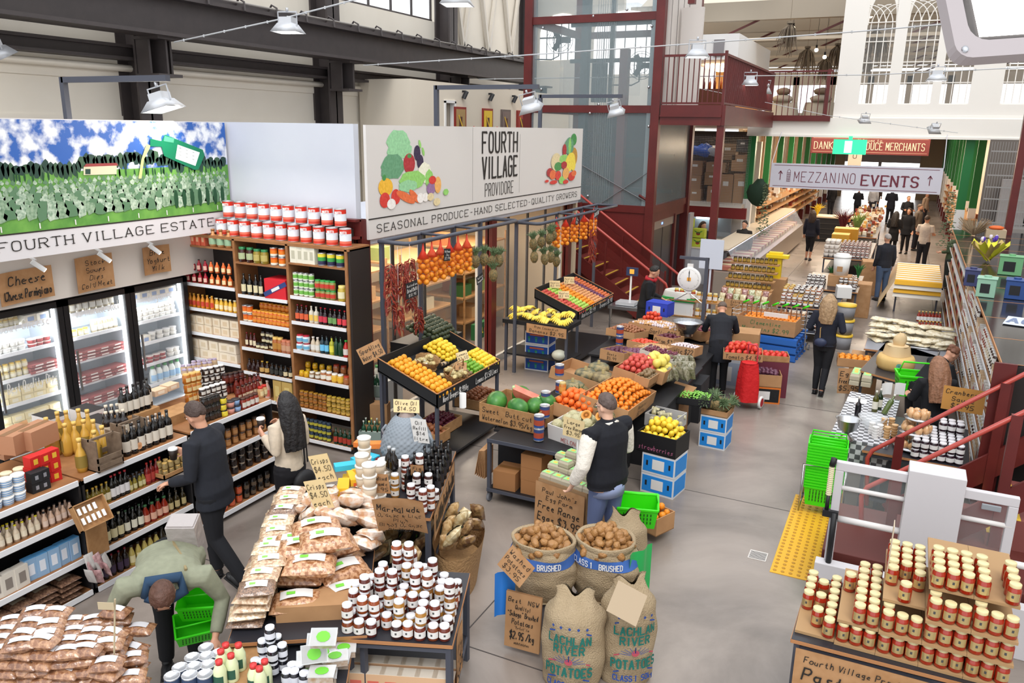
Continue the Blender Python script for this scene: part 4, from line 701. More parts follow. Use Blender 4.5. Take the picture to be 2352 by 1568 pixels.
far=[('far shopper with long black hair in a black coat, closest of the group',2045,590,(.2,1),'15151a','17171b','1a1412','long',.3),('far shopper in black coat facing this way with long dark hair',2075,582,(-.3,-1),'17181d','15151a','2a1d18','long',.2),('far man in black jacket behind the two women',2075,540,(.4,-.9),'1b1c22','20222c','8a6f5a','crop',.1),('far bearded man in grey hooded top by the red stand',2098,575,(.8,-.3),'7a6d60','23252f','5c4a3c','short',.05),('stallholder in white shirt and pale apron tied at the back',2112,622,(.3,1),'dcd0c6','22232a','3d2e26','short',0),('far man in pale shirt looking down at the right-hand stall',2118,520,(.8,-.4),'c9b09a','3a3a42','2a211c','short',0),('seated-height brown-haired person behind the striped table',2172,665,(-.6,.3),'4b5a40','2b2f2b','5a3420','short',0),('far woman in black serving behind the left counter',1738,560,(.8,-.1),'1b1c1c','1a1b1d','3a241a','short',0),('far woman in black dress at the flower counter',1820,500,(.4,-.6),'17171a','1a1a1e','2b1a14','bob',.1),('far person in dark jacket with yellow bag at the counter',1905,500,(-.5,.5),'1c1d24','2a2a32','4a3a30','short',.1),('far man in dark suit beside the red foliage',1965,505,(.2,.8),'1e2230','1d1f28','5a4636','short',.1),('far person in white top near the bright doorway',2000,500,(.2,.9),'b9bfcc','2c2f3a','6a5444','short',0),('dark-clothed worker behind the deli counter near the lift',1605,640,(.4,-.3),'201a18','1c1a1a','3a2418','bob',0),('dark-clothed worker at the right end of the deli stall',1700,640,(-.2,-.6),'2a2624','1e1c1c','241a16','short',0),('far shopper in navy coat in the middle of the hall',2040,515,(.1,1),'232838','20222a','3a2e28','short',.2),('far shopper in brown coat near the hall end',2010,485,(.1,1),'4a3a34','222228','3a2e28','bob',.2)]
for i,(lb,px,py,dr,tp,pn,hr,st,ct) in enumerate(far):
 person(lb,G(px,py),facing(*dr),1.58+.04*(i%5),top=tp,pants=pn,hair=hr,style=st,coat=ct,fine=.016,hp=.15,fem=1 if st in('long','bob') else 0,beard=1 if 'bearded' in lb else 0,arms=None if i%2 else(((.06,0,-.26),(.02,-.2,-.3)),((-.06,0,-.26),(-.02,-.22,-.28))),sleeve=0 if 'white shirt' in lb else 1)
def wrapband(m,r,z0,z1,mi=0,a0=-pi/2-1.25,a1=-pi/2+1.25,n=8):
 m.lathe([(r,z0),(r,z1)],n,mi,a0=a0,a1=a1)
PR={}
def jar(r,h,body,lid,label='e9e6e0',lr=1.02,lw=1.25,lh=(.2,.62),nm='jar',n=12,sq=0,txt=0):
 k=('jar',r,h,body,lid,label,nm)
 if k in PR:return PR[k]
 m=M();m.lathe([(0,0),(r*.9,0),(r,h*.05),(r,h*.74),(r*.8,h*.84),(r*.8,h*.9),(0,h*.9)],n);o=m.build(nm,cm(body,.12,coat=.5),None)
 m=M();m.lathe([(r*.84,h*.84),(r*.86,h*.99),(r*.8,h),(0,h)],n);m.build('lid',cm(lid,.3),o)
 if label:
  m=M();wrapband(m,r*lr,h*lh[0],h*lh[1],0,-pi/2-lw,-pi/2+lw)
  if txt:wrapband(m,r*lr+.0006,h*(lh[0]+.4*(lh[1]-lh[0])),h*(lh[0]+.72*(lh[1]-lh[0])),1,-pi/2-.2,-pi/2+.12,4)
  m.build('label',[cm(label,.5),cm('4a4a4a')],o)
 PR[k]=Proto(o,'jar');return PR[k]
BP={'wine':[(0,0),(1,0),(1,.02),(1,.6),(.85,.68),(.36,.76),(.34,.92),(.38,.93),(.38,1),(0,1)],'sauce':[(0,0),(.95,0),(1,.03),(1,.5),(.8,.66),(.42,.82),(.42,.9),(.5,.9),(.5,1),(0,1)],
'beer':[(0,0),(1,0),(1,.5),(.8,.62),(.4,.78),(.38,.94),(.45,.94),(.45,1),(0,1)],'jug':[(0,0),(.8,0),(1,.15),(1,.45),(.7,.62),(.35,.74),(.35,.9),(.42,.9),(.42,1),(0,1)],'milk':[(0,0),(.95,0),(1,.04),(1,.62),(.62,.82),(.5,.86),(.55,.86),(.55,1),(0,1)]}
def bottle(kind,r,h,body,cap,label=None,nm='bottle',n=10,lh=(.15,.5),rough=.12):
 k=(kind,r,h,body,cap,label,nm)
 if k in PR:return PR[k]
 p=BP[kind];m=M();m.lathe([(a*r,b*h) for a,b in p[:-3]]+[(0,p[-4][1]*h)],n);o=m.build(nm,cm(body,rough,coat=.4),None)
 m=M();m.lathe([(a*r,b*h) for a,b in p[-4:]],n);m.build('cap',cm(cap,.35),o)
 if label:m=M();wrapband(m,r*1.03,h*lh[0],h*lh[1]);m.build('label',cm(label,.5),o)
 PR[k]=Proto(o,'bottle');return PR[k]
def can(r,h,cols,nm='tin_can',n=14,top='b9b9bb',txt=None):
 """cols: (z fraction, colour) rising"""
 k=('can',r,h,str(cols),nm)
 if k in PR:return PR[k]
 m=M();m.lathe([(0,0),(r,0),(r,.01),(r*.98,.012),(r*.98,h-.012),(r,h-.01),(r,h),(r*.93,h),(r*.93,h-.006),(0,h-.006)],n);o=m.build(nm,cm(top,.3,metal=.7),None)
 m=M();z=.012;ms=[]
 for f,c in cols:z1=.012+(h-.024)*f;m.lathe([(r*.99,z),(r*.99,z1)],n,len(ms));ms.append(cm(c,.4));z=z1
 lb=m.build('label',ms,o)
 if txt:m=M();m.text(txt,(0,-r*1.0,h*.72),(1,0,0),(0,0,1),h*.13,0,w=r*1.1,th=.25,off=.004);m.build('lettering',WHT,lb)
 PR[k]=Proto(o,'tin');return PR[k]
def tub(r,h,body,lid,band=None,nm='tub',n=12,cat='tub'):
 k=('tub',r,h,body,lid,band,nm)
 if k in PR:return PR[k]
 m=M();m.lathe([(0,0),(r*.85,0),(r,h*.9),(0,h*.9)],n);o=m.build(nm,cm(body,.4),None)
 m=M();m.lathe([(r*1.05,h*.85),(r*1.07,h*.97),(r,h),(0,h*.98)],n);m.build('lid',cm(lid,.4),o)
 if band:
  m=M()
  for q in range(3):z=.15+.24*q;m.lathe([(r*(.86+.15*z+.01),h*z),(r*(.86+.15*(z+.12)+.01),h*(z+.12))],n)
  m.build('band',cm(band,.5),o)
 PR[k]=Proto(o,cat);return PR[k]
def carton(w_,d_,h_,body,label=None,nm='carton',cat='carton',tape=None,top=None,lab=(.5,.5)):
 k=('box',w_,d_,h_,body,label,nm,tape,top)
 if k in PR:return PR[k]
 m=M();m.box((-w_/2,-d_/2,0),(w_/2,d_/2,h_));o=m.build(nm,cm(body,.7),None)
 if label:m=M();m.box((-w_/2*lab[0],-d_/2-.002,h_*(.5-lab[1]/2)),(w_/2*lab[0],-d_/2,h_*(.5+lab[1]/2)));m.build('label',cm(label,.5),o)
 if top:m=M();m.box((-w_/2,-d_/2,h_),(w_/2,d_/2,h_+.003));m.build('top_flap',cm(top,.6),o)
 if tape:m=M();m.box((-w_/2-.001,-.03,h_-.001),(w_/2+.001,.03,h_+.002));m.build('tape',cm(tape,.3),o)
 PR[k]=Proto(o,cat);return PR[k]
def pillow(m,w_,d_,h_,mi=0,nz=.25,seed=0,nu=14,nv=12,crimp=1):
 def top(s):
  def fn(a,b):
   x,y=2*a-1,2*b-1;e=max(0,(1-abs(x)**3.2)*(1-abs(y)**(2.2 if crimp else 4)))**.45
   z=e*h_/2*(1+nz*noise.noise(V((x*2.3+seed*7,y*2.3,s*3))));q=1+.04*noise.noise(V((x*3,y*3,seed)))
   return V((x*w_/2*q,y*d_/2*q,h_/2+s*z))
  return fn
 m.grid(top(1),nu,nv,mi);f=top(-1);m.grid(lambda a,b:f(1-a,b),nu,nv,mi);return m
def plastic(name,c1,c2,sc=40,film=.0):
 return mat('bag_'+name,hx(c1),.35,nz=(sc,hx(c2),.09),bump=(14,.5),coat=.9)
def packet(nm,w_,d_,h_,m_,label='f0eeea',cat='packet',seed=0,tag_=None,flat=1):
 k=('pk',nm,w_,d_,h_,m_.name,label,seed)
 if k in PR:return PR[k]
 m=pillow(M(),w_,d_,h_,0,.3,seed);o=m.build(nm,m_,None)
 if label:
  m=M();m.grid(lambda a,b:V(((a-.5)*w_*.6,(b-.5)*d_*.42,h_*1.13-.5*h_*((a-.5)*1.1)**2)),4,1)
  if tag_:m.grid(lambda a,b:V(((a-.5)*w_*.16-w_*.1,(b-.5)*d_*.14,h_*1.145)),1,1,1)
  m.build('label',[cm(label,.35),cm(tag_ or '8fdc4a',.4)],o)
 PR[k]=Proto(o,cat);return PR[k]
def fruit(nm,r,col,rough=.4,nz=None,stem=None,sh=(1,1,1),n=10,jit=0,bump=None,cat=None):
 k=('fr',nm,r,col)
 if k in PR:return PR[k]
 m=M();m.sph((0,0,0),(r*sh[0],r*sh[1],r*sh[2]),n,0,jit,len(PR));mm=mat('fruit_'+nm+col,hx(col),rough,nz=nz,bump=bump)
 o=m.build(nm,mm,None)
 if stem:m=M();m.cyl((0,0,r*sh[2]*.93),r*.09,r*.16,5);m.build('stem',cm(stem),o)
 PR[k]=Proto(o,cat or nm.split('_')[-1]);return PR[k]
def rr(a,b):return random.uniform(a,b)
def heap(protos,fn,nu,nv,r,label,group,layers=1,jig=.25,sc=.1,tilt=True):
 """fruit laid in rows over a surface fn(u,v) -> point"""
 i=0
 for L_ in range(layers):
  for b in range(nv-L_):
   for a in range(nu-L_):
    u=(a+.5+L_*.5+.5*(b%2)*(1 if L_==0 else 0))/(nu+.5);v_=(b+.5+L_*.5)/nv
    p=fn(u,v_)+V((rr(-jig,jig)*r,rr(-jig,jig)*r,r+L_*r*1.35))
    pr=protos[random.randrange(len(protos))] if isinstance(protos,list) else protos
    pr.put(p,rr(0,6.28),label,group,sc=rr(1-sc,1+sc),rx=rr(-.6,.6) if tilt else 0,ry=rr(-.6,.6) if tilt else 0);i+=1
 return i
WD=mat('shelf_wood',hx('a06f45'),.6,nz=(10,hx('8c5d38'),.25));DK=mat('shelf_dark',hx('2c2624'),.6)
SX=[-9.02,-7.98,-7.07,-6.13];SY,SB=7.85,8.28
t=thing('shelf_unit','tall dark-sided wooden shelf unit packed with bottles, tins and jars','shelf unit',(SX[0],SY,0))
def lc(m,nm,mt,p=None):o=m.build(nm,mt,t if p is None else p);o.location=(-t.location.x,-t.location.y,0) if p is None else(0,0,0);return o
m=M();m.box((SX[0],SB-.03,.2),(SX[3],SB,2.72));lc(m,'back_panel',DK)
for i,x in enumerate(SX):
 m=M();m.box((x-.02,SY,.15),(x+.02,SB,2.72));
 if i==3:m.box((x+.02,SY+.02,.15),(x+.05,SB,2.72),1)
 lc(m,'upright',[WD,DK])
m=M();m.box((SX[0]-.02,SY,2.7),(SX[3]+.05,SB,2.74));lc(m,'top_board',WD)
for x in(SX[0]+.1,SX[1],SX[2],SX[3]-.03):
 for y in(SY+.03,SB-.06):m=M();m.box((x-.03,y,0),(x+.03,y+.05,.15));lc(m,'foot',BLK)
def zpix(bay,py):x=(SX[bay]+SX[bay+1])/2;px={0:485,1:600,2:735}[bay];return AY(px,py,SY).z
BAYS=[[567,655,712,768,826],[607,682,744,803,858],[610,687,746,812,874,945,1013]]
SHELVES=[]
for b,rows in enumerate(BAYS):
 zs=[zpix(b,py) for py in rows]
 if b<2:z_=zs[-1];zs+=[z_-.36,z_-.72]
 SHELVES.append(zs)
 for k,z in enumerate(zs):
  m=M();m.box((SX[b]+.02,SY,z-.025),(SX[b+1]-.02,SB-.03,z));s_=lc(m,'shelf',WD)
  if k>=1 or b==5:m=M();m.box((SX[b]+.03,SY-.012,z-.04),(SX[b+1]-.03,SY,z+.005));m.build('price_strip',PRICE,s_)
BN=['left bay','middle bay','right bay']
def rowfill(b,k,items,n,desc,x0=0.,x1=1.,stack=1,depth=1,hh=.1,dd=.1,inset=.05):
 """items: prototypes in a row; n across"""
 z=SHELVES[b][k]+.001;a=SX[b]+.05+(SX[b+1]-SX[b]-.1)*x0;w_=(SX[b+1]-SX[b]-.1)*(x1-x0)
 for s in range(stack):
  for d in range(depth):
   for i in range(n):
    pr=items[i*len(items)//n] if isinstance(items,list) else items
    nm=desc if isinstance(desc,str) else desc[i*len(desc)//n]
    g=None;l='%s, %s from left, %s shelf, %s%s'%(nm,od(i),od(k),BN[b],(', layer %s'%['one','two','three','four'][s]) if stack>1 else '')
    if depth>1:g='%s in the %s, %s shelf'%(nm,BN[b],od(k));l='%s on the %s shelf down in the %s'%(nm,od(k),BN[b])
    pr.put((a+w_*(i+.5)/n+rr(-.004,.004),SY+inset+d*dd+rr(-.005,.005),z+s*hh),rr(-.15,.15),l,g)
J=jar;B=bottle
rowfill(0,0,carton(.09,.07,.2,'d9664a','e8b48c',nm='pasta_box'),5,'tall salmon-red carton',0,.5)
rowfill(0,0,B('jug',.06,.24,'b8824e','9a6a3c','8fae8c',nm='ceramic_bottle',rough=.5),3,'tan ceramic jug bottle',.55,1)
rowfill(0,1,[B('beer',.032,.16,'a3182c','1c1a1a','e9b8a8',nm='soft_drink'),B('beer',.032,.16,'d9662a','1c1a1a','f0d2a0',nm='soft_drink')],8,['small red drink bottle','small orange drink bottle'],0,.95,stack=2,hh=.17)
rowfill(0,2,[B('sauce',.032,.19,'d98a1e','d8a03c','c7402a',nm='juice_bottle'),B('sauce',.032,.17,'e8b53a','e8e2c0','f0d9a8',nm='juice_bottle')],11,['amber juice bottle with red label','yellow juice bottle with pale label'],stack=1)
rowfill(0,2,B('sauce',.032,.15,'e0a83a','f0e8c0','efdba0',nm='cordial_bottle'),7,'squat yellow cordial bottle',.35,1,inset=.12)
rowfill(0,3,carton(.15,.2,.115,'e3d2b8','d8bf9c',nm='wafer_box'),6,'cream wafer box',stack=2,hh=.12,inset=.12)
rowfill(0,4,carton(.17,.2,.13,'e6d7c0','d8c4a4',nm='biscuit_box'),5,'pale biscuit box',0,.95,stack=2,hh=.135,inset=.12)
rowfill(1,0,[J(.055,.2,'3a1712','2f7a4a','a9b48c',nm='olive_jar'),J(.055,.19,'8c7a2c','2f7a4a','b8a860',nm='olive_jar')],4,['large dark jar with green lid','large olive jar with green lid'],0,.62)
rowfill(1,0,can(.05,.115,[(.25,'e8e2d0'),(.75,'e07a1e'),(1,'d85a1a')]),2,'orange tomato tin',.66,1,stack=2,hh=.118)
rowfill(1,1,B('wine',.038,.28,'11100f','15120f','d9cfa8',nm='beer_bottle'),4,'dark bottle with cream label',0,.5)
carton(.34,.3,.26,'d01f2c',None,nm='gift_carton').put((SX[1]+.68,SY+.14,SHELVES[1][1]+.002),.06,'bright red gift carton with a blue and white stripe',None)
o=PR[('box',.34,.3,.26,'d01f2c',None,'gift_carton',None,None)].o;m=M();m.at((0,-.152,.13),ry=-.45);m.box((-.2,-.002,-.03),(.2,0,.03));m.box((-.06,-.004,-.02),(.08,-.002,.02),1);m.build('stripe',[cm('2a3f7a'),WHT],o)
rowfill(1,2,can(.045,.11,[(.2,'e8d8b8'),(.8,'e0701a'),(1,'c9541a')],nm='tin_can'),2,'big orange tin',0,.2,stack=2,hh=.112)
rowfill(1,2,J(.042,.085,'c9621a','e8a33a','d8862a',nm='marmalade_jar'),9,'small orange jam jar',.22,1,stack=2,hh=.087)
rowfill(1,2,J(.042,.085,'c9621a','e8a33a','d8862a',nm='marmalade_jar'),8,'back-row orange jam jar',.25,1,stack=3,hh=.087,inset=.16)
rowfill(1,3,[B('sauce',.026,.2,'4a1512','7a1a1a','e0d0b0',nm='sauce_bottle')]+[J(.036,.08,'3a2418','1c1a1a','d9cfa8')]*1,6,['slim dark sauce bottle','small dark jar'],0,.5)
rowfill(1,3,[J(.036,.08,'3a2418','1c1a1a','d9cfa8')],3,'small dark jar with black lid',.32,.6,stack=3,hh=.082,inset=.09)
rowfill(1,3,[J(.045,.2,'a85a1a','e8c06a','b8823a'),J(.045,.18,'b06a4a','c9785a','c99a7a')],4,['tall honey jar','tall pinkish jar'],.62,1)
rowfill(1,4,[B('jug',.04,.17,'2a0f0c','1a1010',nm='syrup_bottle'),B('jug',.04,.17,'2a1408','c9a23a','c9a05a',nm='syrup_bottle'),B('sauce',.034,.16,'141210','1a1a1a','3a3a34',nm='syrup_bottle'),B('sauce',.034,.16,'141210','1a1a1a','d9c9a0',nm='syrup_bottle')],10,['dark red syrup bottle','brown maple syrup bottle','black vinegar bottle','black bottle with cream label'])
rowfill(2,0,carton(.105,.08,.21,'ddd9c8','b8b4a0',nm='flour_bag',cat='bag'),4,'cream flour bag with green print',0,.47)
rowfill(2,0,can(.055,.16,[(.35,'2c2a4a'),(.7,'3f9a4a'),(1,'e0cf3a')],nm='tin_can'),3,'large green and yellow tin',.5,1)
rowfill(2,1,can(.037,.1,[(.2,'e0e8d0'),(.8,'6fb04a'),(1,'d0e0c0')],nm='tin_can'),4,'green and white tin',0,.4,stack=3,hh=.102)
rowfill(2,1,J(.042,.12,'8c8a4a','3a9a4a','c03a2a',nm='pepper_jar'),4,'square-labelled jar with green lid',.43,.8,stack=2,hh=.122)
rowfill(2,1,J(.055,.2,'b8a03a','d8c87a','e0d8b0'),1,'large jar of yellow peppers',.84,1)
rowfill(2,2,[B('wine',.035,.22,'2a0a10','8c1a2a','d8603a',nm='cordial_bottle'),B('wine',.035,.22,'cfc8b8','e8e0d0','e8c05a',nm='cordial_bottle'),B('wine',.035,.22,'1c0810','b01a2c','c8384a',nm='cordial_bottle'),B('wine',.035,.22,'180a0c','8a1020','6f9a5a',nm='cordial_bottle'),B('wine',.035,.22,'1c0810','c01a2c','d8404a',nm='cordial_bottle')],11,['dark cordial bottle with orange label','clear cordial bottle with white top','dark cordial bottle with red label','dark cordial bottle with green label','dark cordial bottle with scarlet label'])
rowfill(2,3,J(.05,.1,'d8dce0','c03040','6fb0d0'),2,'blue-labelled white jar',0,.25,stack=2,hh=.102)
rowfill(2,3,[B('sauce',.036,.2,'c9b8a0','e8e0d8','e0dcd4',nm='oil_bottle'),B('wine',.034,.24,'16303a','101418','6fc0e8',nm='oil_bottle'),B('wine',.034,.24,'a8a82a','2a2a1a','e0d84a',nm='oil_bottle'),B('wine',.036,.25,'123a20','101a10',None,nm='oil_bottle'),B('sauce',.04,.22,'b01a18','3a9a3a','d8d0c8',nm='chilli_bottle')],8,['beige bottle','bottle with sky blue label','yellow-green oil bottle','dark green olive oil bottle','red chilli sauce bottle with green cap'],.28,1)
rowfill(2,4,[J(.036,.075,'d8a81e','e0b82a','d8a020',nm='mustard_jar'),J(.04,.09,'8a6a4a','e8e0d0','e0dcd0'),J(.045,.13,'a8683a','e8e4dc','f0e8d8'),J(.045,.12,'d8a83a','e8e4dc','e8b83a'),J(.045,.11,'9a5a34','b8402a','a8683a')],9,['small yellow mustard jar','white-lidded spread jar','peanut butter jar with white lid','yellow-labelled honey jar','brown spice jar with red lid'])
rowfill(2,4,[J(.036,.075,'d8a81e','e0b82a','d8a020',nm='mustard_jar'),J(.045,.11,'9a5a34','b8402a','a8683a')],7,['back-row yellow mustard jar','back-row brown spice jar'],stack=2,hh=.09,inset=.17)
rowfill(2,5,[J(.036,.075,'7a4a1a','b0802a','a86a2a',nm='pesto_jar'),J(.036,.075,'8a6a1a','c0a03a','c8a04a',nm='pesto_jar')],11,['small brown pesto jar','small golden pesto jar'],stack=3,hh=.077)
rowfill(2,6,J(.036,.09,'1c2a3a','3a4a5a','b0a83a',nm='olive_tin'),7,'small navy tin of olives',0,.6,stack=3,hh=.09)
rowfill(2,6,B('wine',.034,.22,'12301c','1a3a20','a83a2a',nm='oil_bottle'),4,'dark green bottle',.65,1)
rowfill(1,5,carton(.16,.12,.3,'c0a05a','d8c07a',nm='oil_tin',cat='tin'),2,'tall golden oil tin',.6,1)
rowfill(1,5,B('sauce',.04,.26,'d8b0a0','e8d8d0','d86a5a',nm='sauce_bottle'),2,'pink-labelled bottle',.2,.5)
TIN=can(.075,.225,[(.16,'c93a2a'),(.3,'e0705a'),(.74,'dfe6ee'),(.96,'d0301f'),(1,'d0301f')],nm='tomato_tin',txt='MUTTI',n=18)
for s,(n_,xa,xb,yy,zz) in enumerate(((12,-8.5,-6.22,7.98,2.741),(11,-8.48,-6.38,8.1,2.967))):
 for i in range(n_):TIN.put((xa+(xb-xa)*i/(n_-1),yy,zz),rr(.3,.55),'red, white and blue tomato tin, %s from left, %s row on shelf top'%(od(i),('lower','upper')[s]),'tomato tins on top of the shelf unit')
m=M();m.box((-8.6,8.2,2.75),(-6.3,8.25,2.93));m.build('riser_board',DK,None,label='dark board behind the lower tins on the shelf top',cat='board')
FB=mat('fridge_black',(.012,.012,.014),.35);FI=mat('fridge_inside',hx('cfd6dc'),.4);LED=mat('fridge_led',(.95,.98,1),.5,emit=9)
FY=[3.1,4.05,5.0,5.95,6.88,7.81];FX=-8.9
WN=['leftmost','second','cheese','stock','dairy']
for i in range(5):
 a,b=FY[i],FY[i+1];nm=['goat cheese','stocks, meats and soups','organic milk and yoghurt'][i-2] if i>=2 else ''
 t=thing('display_fridge',('glass-door black display fridge with %s'%nm) if i>=2 else 'black glass-door fridge cut by the left frame edge, %s'%('outer' if i==0 else 'inner'),'fridge',(0,0,0))
 m=M();m.box((FX-.6,a,0),(FX,a+.035,2.18));m.box((FX-.6,b-.035,0),(FX,b,2.18));m.box((FX-.6,a,2.1),(FX,b,2.18));m.box((FX-.6,a,0),(FX,b,.3));m.box((FX-.62,a,0),(FX-.58,b,2.18),1);m.box((FX-.58,a+.035,.3),(FX-.03,a+.045,2.1),1);m.box((FX-.58,b-.045,.3),(FX-.03,b-.035,2.1),1);m.build('cabinet',[FB,FI],t)
 m=M();m.box((FX,a+.005,.28),(FX+.05,a+.075,2.14));m.box((FX,b-.075,.28),(FX+.05,b-.005,2.14));m.box((FX,a+.005,2.07),(FX+.05,b-.005,2.14));m.box((FX,a+.005,.28),(FX+.05,b-.005,.36));d_=m.build('door',FB,t)
 m=M();m.box((FX+.02,a+.07,.36),(FX+.03,b-.07,2.07));m.build('door_glass',mat('fridge_glass',(.9,.95,1),.02,alpha=.07),d_)
 m=M();m.box((FX+.05,a+.09,1.0),(FX+.075,a+.11,1.5));m.build('handle',STEEL,d_)
 m=M();m.box((FX-.04,b-.1,.4),(FX-.02,b-.085,2.05));m.box((FX-.04,a+.085,.4),(FX-.02,a+.1,2.05));m.build('light_tube',LED,t)
 area((FX-.1,(a+b)/2,1.9),.1,.6,7,(.9,.96,1),(0,R(35),0))
 for k in range(6):
  z=.42+k*.3;m=M();m.box((FX-.57,a+.05,z-.015),(FX-.08,b-.05,z));s_=m.build('shelf',mat('fridge_shelf',hx('a9b0b8'),.4),t)
  m=M();m.box((FX-.08,a+.05,z-.03),(FX-.07,b-.05,z+.015));m.build('price_strip',PRICE,s_)
 if i>=2:
  m=M();tx=[None,None,'Goat Cheese','Our Homemade Stock','Organic'][i];m.text(tx,(FX+.032,(a+b)/2,1.9),YU,ZU,.11,0,w=.6 if i<4 else .4,th=.09,slant=.15,jit=.1)
  if i==2:m.text('Best Quality Dips',(FX+.032,(a+b)/2,1.2),YU,ZU,.11,0,w=.6,th=.09,slant=.15,jit=.1)
  m.build('glass_lettering',WHT,d_)
def fr(i,k,pr,n,desc,f0=0,f1=1,stack=1,hh=.1,inset=.14):
 a,b=FY[i]+.1,FY[i+1]-.1;z=.42+k*.3+.001;a,b=a+(b-a)*f0,a+(b-a)*f1
 for s in range(stack):
  for j in range(n):pr.put((FX-inset+rr(-.01,.01),a+(b-a)*(j+.5)/n,z+s*hh),pi/2+rr(-.15,.15),'%s, %s from left, %s shelf up, %s fridge%s'%(desc,od(j),od(k),WN[i],(', layer %s'%'one two three'.split()[s]) if stack>1 else ''))
SM=jar(.035,.09,'d8c890','d8b03a','e8e0c8',nm='cheese_jar');TW=tub(.05,.06,'e6e2da','e8e4e0',nm='dip_tub');TR=tub(.05,.05,'a83a3a','d8c8c0',nm='dip_tub');CHS=carton(.14,.1,.08,'ead9a8','efe6cc',nm='cheese_wedge',cat='cheese');SL=carton(.2,.18,.03,'9a4a48','e8dcd4',nm='meat_pack',cat='meat pack');SOUP=jar(.04,.16,'b8a888','e0dcd8','e8e4d8');WB=carton(.16,.12,.1,'ece4d4','8aa0c8',nm='yoghurt_box',cat='carton');ML=bottle('milk',.05,.24,'e6e8e4','3a9a4a','9ac0e0',nm='milk_bottle')
fr(2,5,SM,7,'yellow-lidded jar',0,.55,2,.092);fr(2,5,WB,2,'white and blue cheese carton',.6,1,1);fr(2,4,TW,5,'clear dip tub',0,.6,2,.062);fr(2,4,TR,3,'red dip tub',.65,1,2,.052);fr(2,3,SM,6,'yellow-banded jar',0,.6,2,.092);fr(2,3,SL,2,'orange smoked pack',.6,1,3,.04);fr(2,2,CHS,5,'pale cheese wedge',0,1,2,.083);fr(2,1,CHS,5,'wrapped cheese block',0,1,2,.083);fr(2,1,TW,3,'white cheese tub',0,.4,1,.08,.3)
fr(3,5,SOUP,8,'stock jar with white lid',0,1);fr(3,4,SM,4,'pale green stock jar',0,.45,1);fr(3,4,SOUP,5,'dark stock jar',.5,1);fr(3,3,SL,4,'sliced red meat pack',0,1,3,.04);fr(3,2,SL,4,'sliced bacon pack',0,1,3,.04);fr(3,1,SL,4,'purple salami pack',0,1,3,.04)
fr(4,5,WB,5,'small yellow dairy carton',0,1);fr(4,4,TW,8,'pale dairy tub',0,1,3,.062);fr(4,3,WB,2,'blue-white dairy carton',0,.3,1);fr(4,3,TW,4,'yoghurt tub',.35,1,2,.062);fr(4,2,TR,4,'orange-labelled yoghurt tub',.1,.7,2,.052);fr(4,1,ML,5,'plastic milk bottle with green cap',.3,1);fr(4,2,TW,2,'white tub',.75,1,2,.062)
fr(1,5,SM,6,'jar at the fridge back',0,1,2,.092);fr(1,4,SM,6,'gold-lidded jar',0,1,2,.092);fr(1,3,CHS,4,'cheese pack',0,1,2,.083)
def line(pr,a,b,z,n,desc,st=1,hh=.1,rz=0,where='',plane=None,cat=None,dirn='from left',grp=None,jig=.006):
 A,B_=(G(*a,z),G(*b,z)) if len(a)==2 else(V(a),V(b))
 prs=pr if isinstance(pr,list) else[pr];ds=desc if isinstance(desc,list) else[desc]
 for s in range(st):
  for i in range(n):
   p=A.lerp(B_,(i+.5)/n)+V((rr(-jig,jig),rr(-jig,jig),s*hh));p.z=z+s*hh
   prs[i*len(prs)//n].put(p,rz+rr(-.12,.12),'%s, %s %s%s%s'%(ds[i*len(ds)//n],od(i),dirn,', '+where if where else '',(', layer '+'one two three four five six seven'.split()[s]) if st>1 else ''),grp)
GX=-6.25;SEC=[(2.95,4.14),(4.16,5.34),(5.36,6.55)];SZ=[[1.14,.81,.40,.06],[1.14,.79,.39,.05],[1.16,.8,.46,.1]]
for k,(a,b) in enumerate(SEC):
 t=thing('gondola_shelving','black-backed shop shelving with white price strips, %s section'%('near','middle','far')[k],'shelving')
 m=M();m.box((GX-.42,a,.05),(GX-.38,b,SZ[k][0]-.02));m.build('back_panel',BLK,t)
 m=M();m.box((GX-.42,a,0),(GX-.36,a+.04,SZ[k][0]-.02));m.box((GX-.36,a,0),(GX-.0,a+.02,SZ[k][0]-.02));m.build('upright',BLK,t);m=M();m.box((GX-.42,b-.02,0),(GX-.0,b,SZ[k][0]-.02));m.build('upright',BLK,t)
 for j,z in enumerate(SZ[k]):
  m=M();m.box((GX-.95 if j==0 else GX-.38,a,z-.025),(GX,b,z));s_=m.build('shelf',WD,t)
  m=M();m.box((GX,a+.02,z-.045),(GX+.015,b-.02,z+.004));m.build('price_strip',PRICE,s_)
  m=M();m.box((GX-.01,a,z-.06),(GX,b,z-.025));m.build('shelf_edge',BLK,s_)
def gl(k,j,pr,n,desc,f0=0,f1=1,st=1,hh=.1,ins=.06,where=None):
 a,b=SEC[k];a+=.05;b-=.05;z=SZ[k][j]+.001
 line(pr,(GX-ins,a+(b-a)*f0,z),(GX-ins,a+(b-a)*f1,z),z,n,desc,st,hh,pi/2,where or('%s %s shelf'%(('near','middle','far')[k],('top','second','third','bottom')[j])))
bt_=bottle
TB=tub(.05,.075,'e6e4e0','efeeec','6f9ed0',nm='striped_tub');TP=tub(.045,.07,'dfc4bc','eae6e2',nm='dip_tub');RB=carton(.095,.095,.095,'c41f1c','e0b03a',nm='panettone_box',lab=(.4,.5));KB=carton(.09,.09,.09,'1c1c1f','8a8a90',nm='black_box',lab=(.3,.4))
OL=bt_('jug',.05,.32,'c79a3e','e0bb66','8a7434',nm='oil_bottle',rough=.3);BV=bt_('wine',.042,.3,'0e0c0c','16110f','d8cfc0',nm='vinegar_bottle');BR=bt_('wine',.03,.22,'120c0c','c9b8a8','d8c8c0',nm='vinegar_bottle');SD=tub(.045,.09,'d8c8a8','e2d2b0',nm='syrup_tin')
